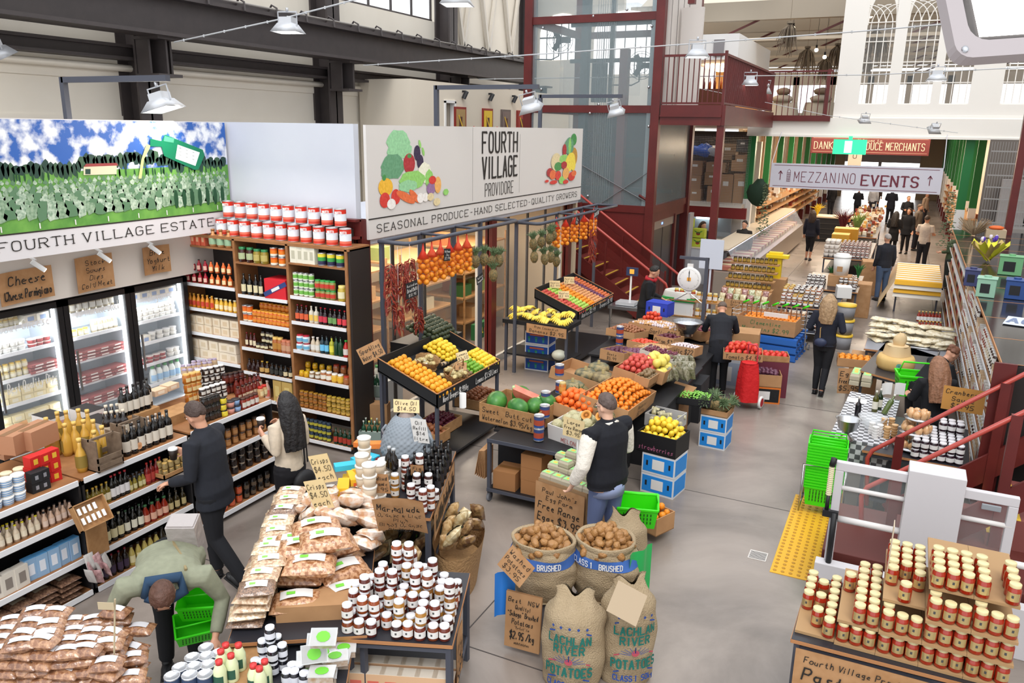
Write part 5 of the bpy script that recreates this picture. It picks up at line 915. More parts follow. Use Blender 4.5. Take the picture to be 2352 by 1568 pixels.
gl(0,0,TB,4,'blue-striped white tub',.28,.66,3,.077,.09,'near shelf top');gl(0,0,TP,5,'pinkish dip tub',0,.5,4,.072,.2,'near shelf top');gl(0,0,SD,5,'cream syrup tin',.3,.8,2,.092,.3,'near shelf top');gl(0,0,KB,2,'small black box',.72,.84,2,.092,.12,'near shelf top');gl(0,0,RB,3,'red and gold cube box',.76,1.0,3,.097,.2,'near shelf top')
for i,(px,py) in enumerate(((115,1030),(135,1042),(157,1045),(178,1040),(200,1035),(222,1035),(140,1015),(160,1012),(188,1008),(208,1010),(190,1082),(224,1062),(242,1050))):OL.put(G(px,py,1.141),rr(0,6),'tall golden olive oil bottle, %s counting across the near shelf top'%od(i))
BRC=carton(.3,.22,.18,'b07f60',None,nm='brown_carton',tape='8f6a4a')
for i,(px,py,z) in enumerate(((30,1040,1.14),(85,1020,1.14),(85,1020,1.322),(40,1030,1.322))):BRC.put(G(px,py,z),pi/2+.1*i,'brown carton behind the tubs, %s'%('near lower','far lower','far upper','near upper')[i])
c=G(28,1005,1.4);sign('price_card','brown handwritten card on a stick above the dip tubs',c,V((.2,.95,.2)),V((-.5,0,.85)),.34,.2,['Provolone','Smoked','Cheese $9.50'])
WB_=carton(.2,.3,.16,'e2dcd8','c89a98',nm='wine_carton',top='2b2728')
for i,(px,py) in enumerate(((120,985),(205,970),(232,995))):WB_.put(G(px,py,1.141),pi/2,'white carton with dark top and pink arc, %s in the row by the fridge'%od(i))
for i in range(2):
 c=G((240,303)[i],(1070,1032)[i],1.142);w_,d_,h_=.26,.2,.13;m=M();m.at(c,rz=pi/2)
 for z in(.02,.09):m.box((-w_/2,-d_/2,z),(w_/2,-d_/2+.01,z+.045));m.box((-w_/2,d_/2-.01,z),(w_/2,d_/2,z+.045))
 for x in(-w_/2,w_/2-.012):m.box((x,-d_/2,0),(x+.012,d_/2,.3));
 m.box((-w_/2,-.01,.28),(w_/2,.01,.3));m.box((-w_/2,-d_/2,0),(w_/2,d_/2,.01));m.at(c,rz=pi/2,rx=0)
 if i:m.at(c+V((.11,-.0,.06)),ry=pi/2);m.cyl((0,0,0),.035,.006,12,1)
 m.build('wooden_crate',[mat('grey_wood',hx('7d6a58'),.7,nz=(20,hx('6a5848'),.2)),PLY],None,label='small grey wooden handled crate, %s the golden bottles'%('holding two of' if i==0 else 'empty, farther from'),cat='crate')
gl(1,0,[BV,BV,BV],7,'dark balsamic bottle with cream label',.42,.95,1,ins=.1,where='middle shelf top');gl(1,0,BR,8,'small dark vinegar bottle with pale cap',.36,.98,ins=.2,where='middle shelf top');gl(1,0,BR,7,'slim dark vinegar bottle',.4,.98,ins=.3,where='middle shelf top')
m=M();c=G(320,985,1.141);m.at(c,rz=pi/2);m.box((-.2,-.09,0),(.2,.09,.2));m.build('wooden_display_box',WOOD,None,label='pale wooden box raising the gift bottles behind the balsamic',cat='box')
for i in range(6):BV.put(c+V((rr(-.06,.06),-.17+.068*i,.201)),1,'dark gift bottle with cream neck tag, %s along the pale wooden box'%od(i))
for i in range(8):bt_('wine',.045,.3,'241c1a','d9ccb8','d8cdb8',nm='wrapped_bottle').put(G(250+(i%4)*13,1010-(i//4)*16-(i%4)*2,1.141),1,'paper-topped dark wine bottle, %s in the cluster behind the crates'%od(i))
gl(1,0,jar(.042,.09,'17120f','1c1818','3a302a',nm='olive_jar'),4,'squat black olive jar',.8,1.0,2,.092,.2,'middle shelf top')
HB=carton(.16,.12,.06,'d8b89a','e8d8c4',nm='biscuit_packet');AM=jar(.045,.11,'b0661c','d8a860','e0c890',nm='honey_jar');PL=jar(.034,.12,'c4a888','a89ab0','c8ac8c',nm='biscuit_jar');BW=jar(.038,.085,'2a1a16','e2dfda','d8d4cc',nm='spread_jar');DR_=jar(.04,.12,'4a1812','2a1412','6a2a20',nm='sauce_jar');RS=bt_('sauce',.035,.19,'6a1e14','3a1614','c8b49a',nm='sauce_bottle');YL=jar(.036,.07,'d8c030','1a1a18','e0cc40');CC=tub(.045,.07,'d8988a','2a2226',nm='relish_tub');CC2=tub(.045,.07,'8aa8d0','2a2226',nm='relish_tub')
for s in range(5):
 for q in range(2):HB.put(G(362+28*q,905-12*q,1.161+.061*s),pi/2+.1*q,'cream biscuit packet, level %s of the %s stack on the far shelf'%(od(s),('near','far')[q]))
def T3(pr,a,b,n,desc,st=1,hh=.1):line(pr,a,b,1.161,n,desc,st,hh,pi/2+.4,'far shelf top')
m=M();c=G(395,905,1.17);m.at((GX-.45,5.5,1.161),rz=pi/2);m.box((-.1,-.15,0),(.3,.12,.1));m.build('wooden_riser',WOOD,None,label='pale wooden riser under the biscuit packets and honey',cat='riser')
T3(PL,(425,880),(500,872),6,'tall jar with lilac lid, front row');T3(PL,(418,870),(500,860),6,'tall jar with lilac lid, second row');T3(PL,(415,860),(490,850),6,'tall jar with lilac lid, third row');T3(PL,(440,850),(500,842),5,'tall jar with lilac lid, back row')
T3(AM,(428,925),(462,915),3,'amber honey jar',3,.112);T3(BW,(462,945),(520,925),5,'white-lidded dark spread jar',3,.087);T3(BW,(455,915),(520,900),5,'white-lidded spread jar, back row',4,.087);T3(DR_,(515,905),(560,895),4,'dark red sauce jar',2,.122);T3(RS,(545,925),(598,905),6,'red sauce bottle');T3(RS,(540,905),(600,890),6,'red sauce bottle, back row')
T3(jar(.04,.085,'1a1412','141212','3a2a22',nm='relish_jar'),(470,968),(506,955),4,'small black relish jar',3,.087);T3(YL,(510,957),(520,953),1,'yellow-labelled black jar',3,.072);T3(CC,(525,950),(535,946),1,'pink relish tub with dark lid',2,.072);T3(CC2,(538,946),(550,940),1,'blue relish tub with dark lid',2,.072);T3(jar(.04,.13,'8a2a1a','4a2a20','d8d0c4'),(555,940),(590,925),4,'red chutney jar with arched label');T3(jar(.035,.13,'c8a070','b02a20','e0d0a0'),(595,915),(612,905),2,'tall cream-labelled jar with red lid')
T3(jar(.042,.09,'17120f','1c1818','3a302a',nm='olive_jar'),(440,985),(470,972),3,'black olive jar near the shelf gap',2,.092)
carton(.2,.14,.26,'d8c49a','c8a860',nm='oil_carton').put(AY(640,905,7.72)*1,0,'tall cream and gold carton on the shelf behind the woman')
o=PR[('box',.2,.14,.26,'d8c49a','c8a860','oil_carton',None,None)].o;o.location=(-7.25,8.05,SHELVES[1][5]+.001)
gl(0,1,[bt_('beer',.026,.15,'c9b8a0','4a2a5a','d8ccb8',nm='spice_grinder'),bt_('beer',.026,.15,'cbb9a0','e0d02a','dcd0b8',nm='spice_grinder'),bt_('beer',.026,.15,'c0a088','1c1a1c','d0b8a8',nm='spice_grinder')],16,['purple-capped spice grinder','yellow-capped spice grinder','black-capped spice grinder'],.1,1)
gl(0,1,bt_('beer',.026,.15,'cbb9a0','e0d02a','dcd0b8',nm='spice_grinder'),14,'back-row yellow-capped spice grinder',.1,.6,ins=.13);gl(0,1,bt_('beer',.026,.15,'c0a088','1c1a1c','d0b8a8',nm='spice_grinder'),10,'back-row black-capped spice grinder',.55,1,ins=.13)
gl(0,2,carton(.1,.07,.2,'8fb0d0','e0e4ec',nm='salt_box',top='5aa0d8'),5,'blue and white salt box',.55,1,ins=.08);gl(0,2,carton(.12,.07,.19,'d8d0c4','8a8078',nm='rice_bag',cat='bag'),5,'white rice bag with dark print',.05,.55,ins=.06);gl(0,2,carton(.14,.1,.1,'6fb6e0','d8e4f0',nm='salt_box'),3,'blue box lying on the salt boxes',.5,.75,ins=.2)
BP_=plastic('lentils','5a4034','8a6a54',60)
for s in range(4):gl(0,3,packet('pulse_packet',.2,.3,.05,BP_,'b0a894',seed=s),5,'brown pulse packet, tier %s'%'one two three four'.split()[s],0,.95,ins=.14);SZ[0][3]+=.05
SZ[0][3]=.06
gl(1,1,[bt_('wine',.03,.2,'6a5a1a','c8a03a','d8ccb0',nm='oil_bottle'),bt_('wine',.032,.24,'141210','b8303a','dcd8d8',nm='oil_bottle'),bt_('sauce',.022,.14,'8a7a30','5a5a60','c8c090',nm='oil_bottle'),bt_('wine',.03,.22,'7a1a1a','c03028','b04038',nm='sauce_bottle')],17,['small olive oil bottle','dark bottle with white oval label','tiny infused oil bottle','red-capped chilli bottle'],0,.78)
gl(1,1,bt_('sauce',.022,.14,'4a4640','6a6a70','8a8488',nm='oil_bottle'),9,'back-row tiny dark bottle',.4,.8,ins=.12)
m=M();m.at((GX-.02,5.12,SZ[1][1]+.03),rz=pi/2);m.box((-.17,-.1,0),(.17,.1,.012));m.box((-.17,-.1,0),(.17,-.088,.05));m.box((-.17,.088,0),(.17,.1,.05));m.box((-.17,-.1,0),(-.158,.1,.05));m.box((.158,-.1,0),(.17,.1,.05));m.build('wooden_tray',WOOD,None,label='pale wooden tray of small jars at the end of the second shelf',cat='tray')
for s in range(2):
 for r_ in range(2):line(jar(.028,.07,'8a7448','c8a460','a08a5c',nm='caper_jar'),(GX+.03-.07*r_,4.97,0),(GX+.03-.07*r_,5.27,0),SZ[1][1]+.044,4,'small gold-lidded jar in the wooden tray, %s row'%('front','back')[r_],2,.072,pi/2) if s==0 else None
gl(1,2,[bt_('wine',.034,.26,'17150c','d0c8a0','cfc49a',nm='wine_bottle'),bt_('wine',.032,.24,'15130e','2a4a30','d8d4c0',nm='wine_bottle'),bt_('sauce',.036,.2,'8a2a1a','3a6a40','d8a890',nm='dressing_bottle'),bt_('wine',.03,.2,'2c2208','4a4030','b8a878',nm='wine_bottle')],14,['dark bottle with cream neck and label','dark bottle with white grape label','red and white dressing bottle','brown-labelled bottle'],.05,1)
gl(1,2,bt_('wine',.03,.22,'0f0d0c','14100f','26201c',nm='wine_bottle'),13,'back-row dark bottle',.05,1,ins=.15)
gl(1,3,[bt_('wine',.03,.22,'1a1010','7a1a2a','3a2a40',nm='verjuice_bottle'),bt_('sauce',.03,.21,'b8a458','26221e','dcd0a0',nm='verjuice_bottle'),bt_('sauce',.036,.24,'2a2418','1a1816','d0c8b0',nm='verjuice_bottle')],15,['dark bottle with red cap','pale yellow dressing bottle','dark bottle with cream label'],0,1)
gl(2,1,[jar(.04,.11,'a8a060','c0b05a','b8ac70',nm='olive_jar')],5,'green olive jar',.0,.4,2,.112);gl(2,1,[jar(.035,.1,'8a5a30','4a3a30','a8784a',nm='pickle_jar')],6,'brown pickle jar',.42,1.0,2,.102);gl(2,2,jar(.038,.09,'1c1412','8a7a6a','2a201c',nm='antipasto_jar'),8,'dark antipasto jar',.15,1,3,.092);gl(2,3,[jar(.036,.1,'b04a28','1a1816','c05a3a'),jar(.036,.1,'1a1614','141212','5a4a3a')],9,['orange-labelled jar','black jar'],.1,1,2,.102)
gl(2,1,[carton(.06,.05,.12,'d8409a',None,nm='sea_salt_box'),carton(.06,.05,.12,'e0b030',None,nm='sea_salt_box'),carton(.06,.05,.12,'9a88c8',None,nm='sea_salt_box'),carton(.06,.05,.12,'3a70c8',None,nm='sea_salt_box')],4,['pink box','yellow box','lilac box','blue box'],-.02,.2,1,ins=.03)
m=M();c=AX(205,1180,GX+.12);m.at(c,rz=pi/2,rx=-.5);m.box((-.15,-.02,-.12),(.15,0,.12));m.box((-.15,-.07,-.12),(.15,-.02,-.11));m.box((-.15,-.07,.11),(.15,-.02,.12));m.box((-.15,-.07,-.12),(-.14,-.02,.12));m.box((.14,-.07,-.12),(.15,-.02,.12))
t=m.build('wooden_sample_box',WOOD,None,label='tilted pale wooden box of small white packets clipped on the shelf post',cat='box')
for i in range(9):m=M();m.at(c,rz=pi/2,rx=-.5);m.cyl((-.1+.05*(i%5),-.045,-.07+.09*(i//5)),.014,.06,8);m.build('sample_packet',WHT,t)
m=M();c=AX(222,1240,GX+.05);m.at(c,rz=pi/2);m.box((-.1,-.02,-.14),(.1,0,.14));m.build('wooden_board',WOOD,None,label='small plain wooden board hanging below the tilted sample box',cat='board')
for i in range(8):m=pillow(M().at(AX(205+(i%3)*18,1290+(i//3)*18,GX+.1+.01*i),rz=pi/2+.3*i,rx=1.3),.09,.16,.03,0,.3,i);m.build('hanging_packet',[plastic('chilli','a0787a','c8a0a0',30) if i%2 else cm('b8b4b0',.4)],None,label='small pink and silver foil packet hanging on the shelf post',cat='packet',group='foil packets hanging on the shelf post')
def table(name,label,pts,z,top='2a2a30',edge=PLY,leg=GREY,lower=None,cat='table',th=.03):
 """pts: four world corners (ccw)"""
 t=thing(name,label,cat,(pts[0].x,pts[0].y,0));o0=V((pts[0].x,pts[0].y,0));P_=[V((p.x,p.y,0))-o0 for p in pts];c=sum(P_,V())/4
 m=M();m.poly([(p.x,p.y) for p in P_],th,0);m.T=Matrix.Translation((0,0,z-th));m.v=[Matrix.Translation((0,0,z-th))@v for v in m.v];m.T=Matrix.Identity(4);m.build('table_top',cm(top,.35),t)
 m=M()
 for a,b in zip(P_,P_[1:]+P_[:1]):m.bar(a+V((0,0,z-.015)),b+V((0,0,z-.015)),.008,.026)
 m.build('top_edge',edge,t)
 for p in P_:q=p.lerp(c,.06);m=M();m.box((q.x-.02,q.y-.02,0),(q.x+.02,q.y+.02,z-.03));m.build('leg',leg,t)
 for zl in([z-.06]+(lower or[])):
  m=M();Q=[p.lerp(c,.06) for p in P_]
  for a,b in zip(Q,Q[1:]+Q[:1]):m.bar(a+V((0,0,zl)),b+V((0,0,zl)),.03,.03)
  if zl!=z-.06:m.poly([(q.x,q.y) for q in Q],.02,1);n_=len(Q)*2;m.v[-n_:]=[v+V((0,0,zl)) for v in m.v[-n_:]]
  m.build('frame' if zl==z-.06 else 'lower_shelf',[leg,cm(top,.5)],t)
 return t
D_,W_=V((.55,-.84,0)).normalized(),V((.84,.55,0)).normalized();O_=V((-4.82,5.0,0))
tp=lambda s,w,z=.8:O_+D_*s+W_*w+V((0,0,z))
table('display_table','black-topped table heaped with bags of snacks and nuts',[tp(0,0),tp(1.95,0),tp(1.95,.93),tp(0,.93)],.8)
NUT=[plastic('nuts','b08a68','d8bfa0',50),plastic('seeds','6a5244','9a7a62',90),plastic('muesli','c9a882','e3d3ba',60)];PRZ=plastic('pretzel','9a6238','d8a880',40);CRK=plastic('cracker','d8a880','f2e6da',16)  # cracker film: near-white noise colour paints in the crinkle highlights
NP=[packet('nut_packet',.25,.19,.065,NUT[i%3],seed=i,tag_='7fd84a') for i in range(4)];PP=[packet('pretzel_bag',.38,.25,.13,PRZ,'e8e6e2','bag',seed=i,tag_='7fd84a') for i in range(3)];CP=[packet('cracker_bag',.22,.3,.1,CRK,'e8e4de','bag',seed=i) for i in range(3)]
az=math.atan2(D_.y,D_.x)+pi/2
for i in range(10):
 for s in range(4 if i<6 else 5):
  NP[(i+s)%4].put(tp(.08+i*.185+rr(-.01,.01),.1+.02*s+rr(-.02,.02),.801+.062*s),az+rr(-.15,.15),'flat clear packet of nuts, %s stack along table edge, layer %s'%(od(i),'one two three four five'.split()[s]))
for i,(s,w,z,tz,rx_) in enumerate(((1.62,.42,.95,.1,0),(1.5,.75,.93,.3,.1),(1.35,.4,1.0,-.1,0),(1.3,.72,1.0,.5,.15),(1.45,.5,1.14,0,0),(1.22,.42,1.16,.1,0),(1.05,.35,1.1,0,0),(1.12,.62,1.12,.4,.2),(1.28,.6,1.25,.15,.1),(1.0,.5,1.2,.2,0))):
 PP[i%3].put(tp(s,w,z-.14),az+pi*0+tz,'large clear bag of small pretzels, %s in the heap'%od(i),rx=rx_)
for i in range(46):
 s=rr(.06,1.02);w=rr(.34,.92);z=.82+.44*max(0,1-abs(s-.5)/.55)*max(0,1-abs(w-.62)/.4);CP[i%3].put(tp(s,w,z),az+rr(-.8,.8),'crinkly clear bag of flat crackers leaning in the mound','cracker bags mounded on the snack table',rx=rr(-.9,-.2),ry=rr(-.4,.4))
m=M();m.at(tp(1.65,.55,.8),rz=az);m.box((-.26,-.1,0),(.26,.12,.12));m.build('brown_carton',CARD,None,label='brown carton under the pretzel bags at the table front',cat='carton')
for s,w,z,n_ in((.42,.5,1.38,'upper'),(.75,.5,1.3,'lower')):sign('price_card','cream diamond price card standing among the cracker bags, %s one'%n_,tp(s,w,z),V((.93,.1,.3)),V((-.3,-.1,.93)),.2,.26,['Crisps','$4.50','each'],m=CREAM,lw=.1)
A_,B_=V((.93,.37,0)),V((-.37,.93,0));J0=V((-3.15,3.78,0));jt=lambda a,b,z=.78:J0+A_*a+B_*b+V((0,0,z))
table('display_table','black-topped table stacked with white-lidded jam jars in the foreground',[jt(0,0),jt(.8,0),jt(.8,.92),jt(0,.92)],.78,lower=[.22])
JC=['7a3a1c','5a2018','93441e','a8752e','6a2a1c','3a1614','8a5a24'];JP=[jar(.04,.115,c,'e6e6ea','e4e2df',nm='jam_jar',n=16,txt=1) for c in JC]
hts=[[2,1,1,0,1,1,2,1,1],[1,2,2,1,2,1,2,2,1],[2,3,1,2,2,2,2,1,3],[2,2,3,3,2,3,3,2,1],[1,2,3,2,3,3,2,2,2],[1,1,2,4,4,2,3,2,1],[1,1,1,3,3,2,1,1,1]]
for b,r_ in enumerate(hts):
 for a,h_ in enumerate(r_):
  for s in range(h_):JP[(a*3+b*5+s)%7 if rr(0,1)<.5 else(a//2+b)%7].put(jt(.055+a*.086+rr(-.006,.006),.06+b*.092+rr(-.008,.008),.781+.116*s),.38+rr(-.3,.3),'white-lidded jam jar, row %s from front, %s from left, layer %s'%('one two three four five six seven'.split()[b],od(a),'one two three four'.split()[s]))
c=jt(.25,.95,1.25);sign('product_sign','brown handwritten Marmalade sign behind the jam jars',c,A_,V((.1,-.35,.93)),.4,.36,[('Marmalade',1.5),('Orange & Lime',.8),('Plum',.8),('Blood Orange',.8),('Cumquat',.8)],bend=.03)
PK_=carton(.16,.09,.22,'d8b08a','d86a5a',nm='cracker_box',top='e8dccc')
for r_ in range(2):
 for i in range(6):PK_.put(jt(.1+.125*i,.1+.12*r_,.242),.38,'red and cream cracker box on the lower shelf, %s from left, %s row'%(od(i),('front','back')[r_]))
sign('side_sign','brown paper notice hanging on the right side of the jam table',jt(.81,.2,.55),B_,ZU,.3,.4,['Jams','$8.95'],bend=.01)
J1=V((-3.78,5.22,0));mt=lambda a,b,z=.9:J1+A_*a+B_*b+V((0,0,z))
table('display_table','black-topped table with jars, clear tubs and the wicker demijohn',[mt(-.55,0),mt(.42,0),mt(.42,1.5),mt(-.55,1.5)],.9,lower=[.3])
GT=tub(.062,.1,'d3c4ae','e6e2dc',nm='grain_tub',cat='tub')
for i,(px,py,n_) in enumerate(((845,1170,5),(882,1165,4),(862,1195,5),(895,1130,3),(850,1125,5))):
 for s in range(n_):GT.put(G(px-10,py-8,.901)+V((0,0,.101*s)),.3,'clear tub of grains with pale lid, %s stack, layer %s'%(od(i),'one two three four five'.split()[s]))
for i,(px,py,n_,c_) in enumerate(((908,1178,1,3),(908,1140,2,3),(928,1180,1,3),(932,1125,3,4),(945,1165,2,1),(972,1178,2,4),(965,1120,3,1),(990,1170,2,0),(985,1140,2,5),(958,1140,2,5),(1000,1150,1,5),(940,1110,2,4))):
 for s in range(n_):JP[c_].put(G(px,py,.901)+V((0,0,.116*s)),.3,'jam jar beside the grain tubs, %s group position, layer %s'%(od(i),'one two three'.split()[s]))
BB=bottle('wine',.035,.26,'0d0c0d','17151a','2a282c',nm='vinegar_bottle')
k=0
for r_ in range(5):
 for i in range(5):BB.put(mt(.12+.07*i,.5+.16*r_,.901),1,'tall black glass bottle, row %s, %s from left, behind the jam jars'%('one two three four five'.split()[r_],od(i)))
c=mt(-.02,1.15,.9);t=thing('demijohn','large grey-blue wicker demijohn with white cap','demijohn',c)
m=M();prof=[(.2,0),(.25,.08),(.27,.18),(.245,.29),(.2,.39),(.15,.47),(.1,.52)]
def wk(a,b):
 k=b*(len(prof)-1);i=min(int(k),len(prof)-2);f=k-i;r_=prof[i][0]*(1-f)+prof[i+1][0]*f;z=prof[i][1]*(1-f)+prof[i+1][1]*f;q=1+.025*sin(a*2*pi*22+pi*int(b*26));return V((r_*q*cos(a*2*pi),r_*q*sin(a*2*pi),z))
m.grid(wk,88,52,wrapu=True);m.build('wicker_cover',mat('wicker_grey',hx('8a939c'),.6),t)
m=M();m.lathe([(.1,.48),(.06,.54),(.045,.6),(0,.6)],14);m.build('glass_neck',cm('a08f88',.3),t);m=M();m.tube([(.25,0,.22),(.3,0,.3),(.25,0,.36)],.015,6);m.tube([(-.25,0,.22),(-.3,0,.3),(-.25,0,.36)],.015,6);m.build('handle',MT['wicker_grey'],t)
sign('price_card','cream card lying on the neck of the wicker demijohn',c+V((.02,-.03,.62)),A_,V((-.2,.3,.8)),.26,.13,['Olive Oil','$14.50'],m=CREAM);sign('price_card','grey printed card leaning on the demijohn side',c+V((.22,-.1,.42)),V((.6,.6,-.2)),V((-.1,-.1,1)),.16,.26,['Oil','Refill','$14','litre'],m=PAPER)
YB=carton(.1,.22,.13,'e8b82a','d8602a',nm='pasta_box',cat='box');CB=carton(.1,.24,.05,'3ab8d8','c83a3a',nm='tea_box',cat='box');OB=carton(.1,.24,.05,'f0843a',None,nm='tea_box',cat='box');LB=carton(.08,.2,.05,'c0d83a',None,nm='tea_box',cat='box')
for i,(px,py,z) in enumerate(((800,1125,.9),(815,1120,.9),(830,1115,.9),(800,1108,.9),(815,1100,1.03),(830,1095,1.03),(790,1120,1.03),(812,1080,.9))):YB.put(G(px,py+20,z+.001),.6+.2*(i%3),'yellow pasta box, %s in the pile by the grain tubs'%od(i))
for i,(px,py,pr,cn) in enumerate(((812,1060,LB,'lime'),(830,1050,CB,'turquoise'),(845,1045,CB,'second turquoise'),(842,1025,OB,'orange'),(855,1035,OB,'second orange'),(800,1095,CB,'low turquoise'))):pr.put(G(px,py+25,.902)+V((0,0,.04*i)),.9+.3*i,'%s slim tea box on the pile beside the demijohn'%cn)
for i,(px,py) in enumerate(((895,1075),(905,1080))):bottle('jug',.045,.22,'151313','b8bcc0',None,nm='balsamic_bottle').put(G(px,py,1.12),0,'round black bottle with steel pourer, %s one on the white box'%('left','right')[i])
m=M();c=G(900,1110,.901);m.at(c,rz=.38);m.box((-.1,-.08,0),(.1,.1,.21));m.build('white_carton',PAPER,None,label='tall white carton under the two round black bottles',cat='carton')
sign('price_card','brown handwritten card in front of the round black bottles',G(868,1110,1.2),A_,V((0,-.2,1)),.2,.2,['Caramelised','Balsamic','$9.95']);sign('price_card','small brown card above the jam jars by the black bottles',G(958,1080,1.12),A_,V((.1,-.2,1)),.12,.12,['Fig','$8'])
sign('side_notice','long brown paper notice along the right side of the tub table',mt(.435,.7,.75),B_,ZU,1.2,.26,['Fourth Village Providore Honey & Jam'],bend=.0)
CH_=[packet('biscuit_bag',.14,.2,.09,plastic('bisc%d'%i,('b8905a','6a4a30','c8b080')[i],('d8b888','9a7a50','e0d0a8')[i],22),'2a2a2a','bag',seed=i,tag_='7fd84a') for i in range(3)]
for i in range(20):CH_[i%3].put(mt(-.2+.16*(i%4),.12+.2*(i//4),.36+rr(0,.1)),rr(0,3),'cellophane biscuit bag on the low shelf under the tub table','biscuit bags under the tub table',rx=-1+rr(-.3,.3))
for i in range(12):CH_[(i*2)%3].put(mt(.52+.1*(i%3)+rr(-.02,.02),.25+.17*(i//3),.5+.05*(i%2)),rr(0,3),'cellophane biscuit bag in the floor basket beside the tub table','biscuit bags in the floor basket',rx=-1.1+rr(-.3,.3))
m=M();c=mt(.6,.5,0);m.at(c,rz=.38);m.grid(lambda a,b:V(((.17+.07*b)*cos(a*2*pi),(.42+.06*b)*sin(a*2*pi),b*.48)),32,6,wrapu=True);m.lathe([(0,.3),(.19,.3)],12);m.build('wicker_basket',mat('wicker_brown',hx('b08a5e'),.7,bump=(40,.8)),None,label='tall brown paper-lined basket beside the tub table',cat='basket')
FT=[G(360,1600,.7),G(790,1600,.7),G(812,1465,.7),G(590,1425,.7)]
table('display_table','low dark table at the bottom edge with milk bottles and tins',FT,.7)
WT=can(.05,.075,[(1,'3a4a68')],nm='white_lid_tin',top='dcdfe4')
for i,(px,py,s) in enumerate(((477,1505,2),(446,1528,2),(478,1525,2),(506,1518,2),(418,1552,2),(450,1550,2),(482,1545,2),(512,1540,2),(440,1570,2),(400,1572,2),(475,1568,2))):
 for k in range(s):WT.put(G(px,py+25,.701)+V((0,0,.076*k)),0,'navy tin with silver lid, %s of the group, layer %s'%(od(i),('one','two')[k]))
MK=bottle('milk',.042,.19,'d8e0b4','d03838','2f5a48',nm='milk_bottle',rough=.3)
m=M();c=G(545,1545,.701);m.at(c,rz=.6);m.box((-.14,-.2,0),(.14,.22,.05));m.build('wooden_crate',WOOD,None,label='pale wooden crate under the red-capped milk bottles',cat='crate')
for i,(px,py) in enumerate(((508,1560),(535,1545),(552,1520),(512,1535),(523,1520),(600,1575),(612,1558),(586,1568))):MK.put(G(px,py+15,.752 if i<5 else .701),0,'pale dressing bottle with red cap, %s counting from left'%od(i))
WJ=jar(.036,.1,'1a1a22','dfe2ea','d8dae2',nm='chutney_jar')
for i,(px,py,s) in enumerate(((626,1520,3),(652,1530,2),(607,1520,2),(605,1535,1),(630,1540,2),(640,1510,2),(588,1535,1),(672,1545,1),(678,1560,1),(690,1545,1),(700,1565,1),(660,1560,1))):
 for k in range(s):WJ.put(G(px,py+8,.701)+V((0,0,.101*k)),.5,'white-lidded dark chutney jar, %s of the group, layer %s'%(od(i),'one two three'.split()[k]))
m=M();m.box((-.08,-.055,0),(.08,.055,.045));pb=m.build('plastic_punnet',mat('punnet',hx('c8c0b8'),.15,coat=.5,nz=(30,hx('a88a6a'),.2)),None);m=M();m.box((-.085,-.06,.045),(.085,.06,.052));m.build('lid',mat('clear_lid',(.85,.88,.9),.08,alpha=.45),pb);m=M();m.poly([(.045*cos(t*pi/5),.038*sin(t*pi/5)) for t in range(10)],.002);m.v=[v+V((0,0,.053)) for v in m.v];m.build('label',cm('6fc83a',.5),pb)
PB=Proto(pb,'punnet')
for i,(px,py,z,rx_) in enumerate(((775,1525,.701,0),(745,1560,.701,0),(770,1520,.76,0),(740,1556,.76,0),(715,1530,.701,0),(712,1520,.76,.2),(735,1490,.701,0),(735,1480,.8,.3),(722,1500,.86,1.0),(745,1470,1.0,.5),(790,1500,.701,0),(742,1512,.76,.1),(700,1545,.701,0))):PB.put(G(px,py,z),.5+.1*(i%3),'clear plastic box of sweets with bright green label, %s of the pile'%od(i),rx=rx_)
GT_=[tuple(G(*p,.78)) for p in((-40,1600),(330,1620),(330,1520),(-40,1440))]
table('display_table','table under the brown snack packs in the bottom left corner',[V(p) for p in GT_],.78)
GP=[packet('granola_pack',.2,.13,.07,plastic('granola%d'%(i%2),('7a5038','8d5f42')[i%2],('a87a58','b98c68')[i%2],45),'dcdce0',seed=i) for i in range(4)]
k=0
for a in range(7):
 for b in range(4):
  n_=[5,6,6,5,5,4,2][a]-(b if a<5 else b//2)
  for s in range(max(1,n_)):
   p0=G(20+a*47+b*6,1590-b*45,.782);GP[(a+b+s)%4].put(p0+V((rr(-.02,.02),rr(-.02,.02),.062*s)),.5+rr(-.3,.3),'clear pack of brown granola, column %s, row %s, layer %s'%('one two three four five six seven'.split()[a],'one two three four'.split()[b],'one two three four five six'.split()[s]),rx=rr(-.08,.08))
m=M();c=G(262,1530,.95);m.at(c);m.tube([(0,0,0),(.02,.05,.45)],.006,5);m.at(c+V((.0,.0,.4)),rz=.4);m.box((-.05,-.003,0),(.05,0,.05));m.build('price_spike',[cm('b8a88a',.7)],None,label='thin wire price spike among the granola packs',cat='price holder')
def fr_(nm,r,c,c2=None,**k):return fruit(nm,r,c,nz=(6,hx(c2),.25) if c2 else None,**k)
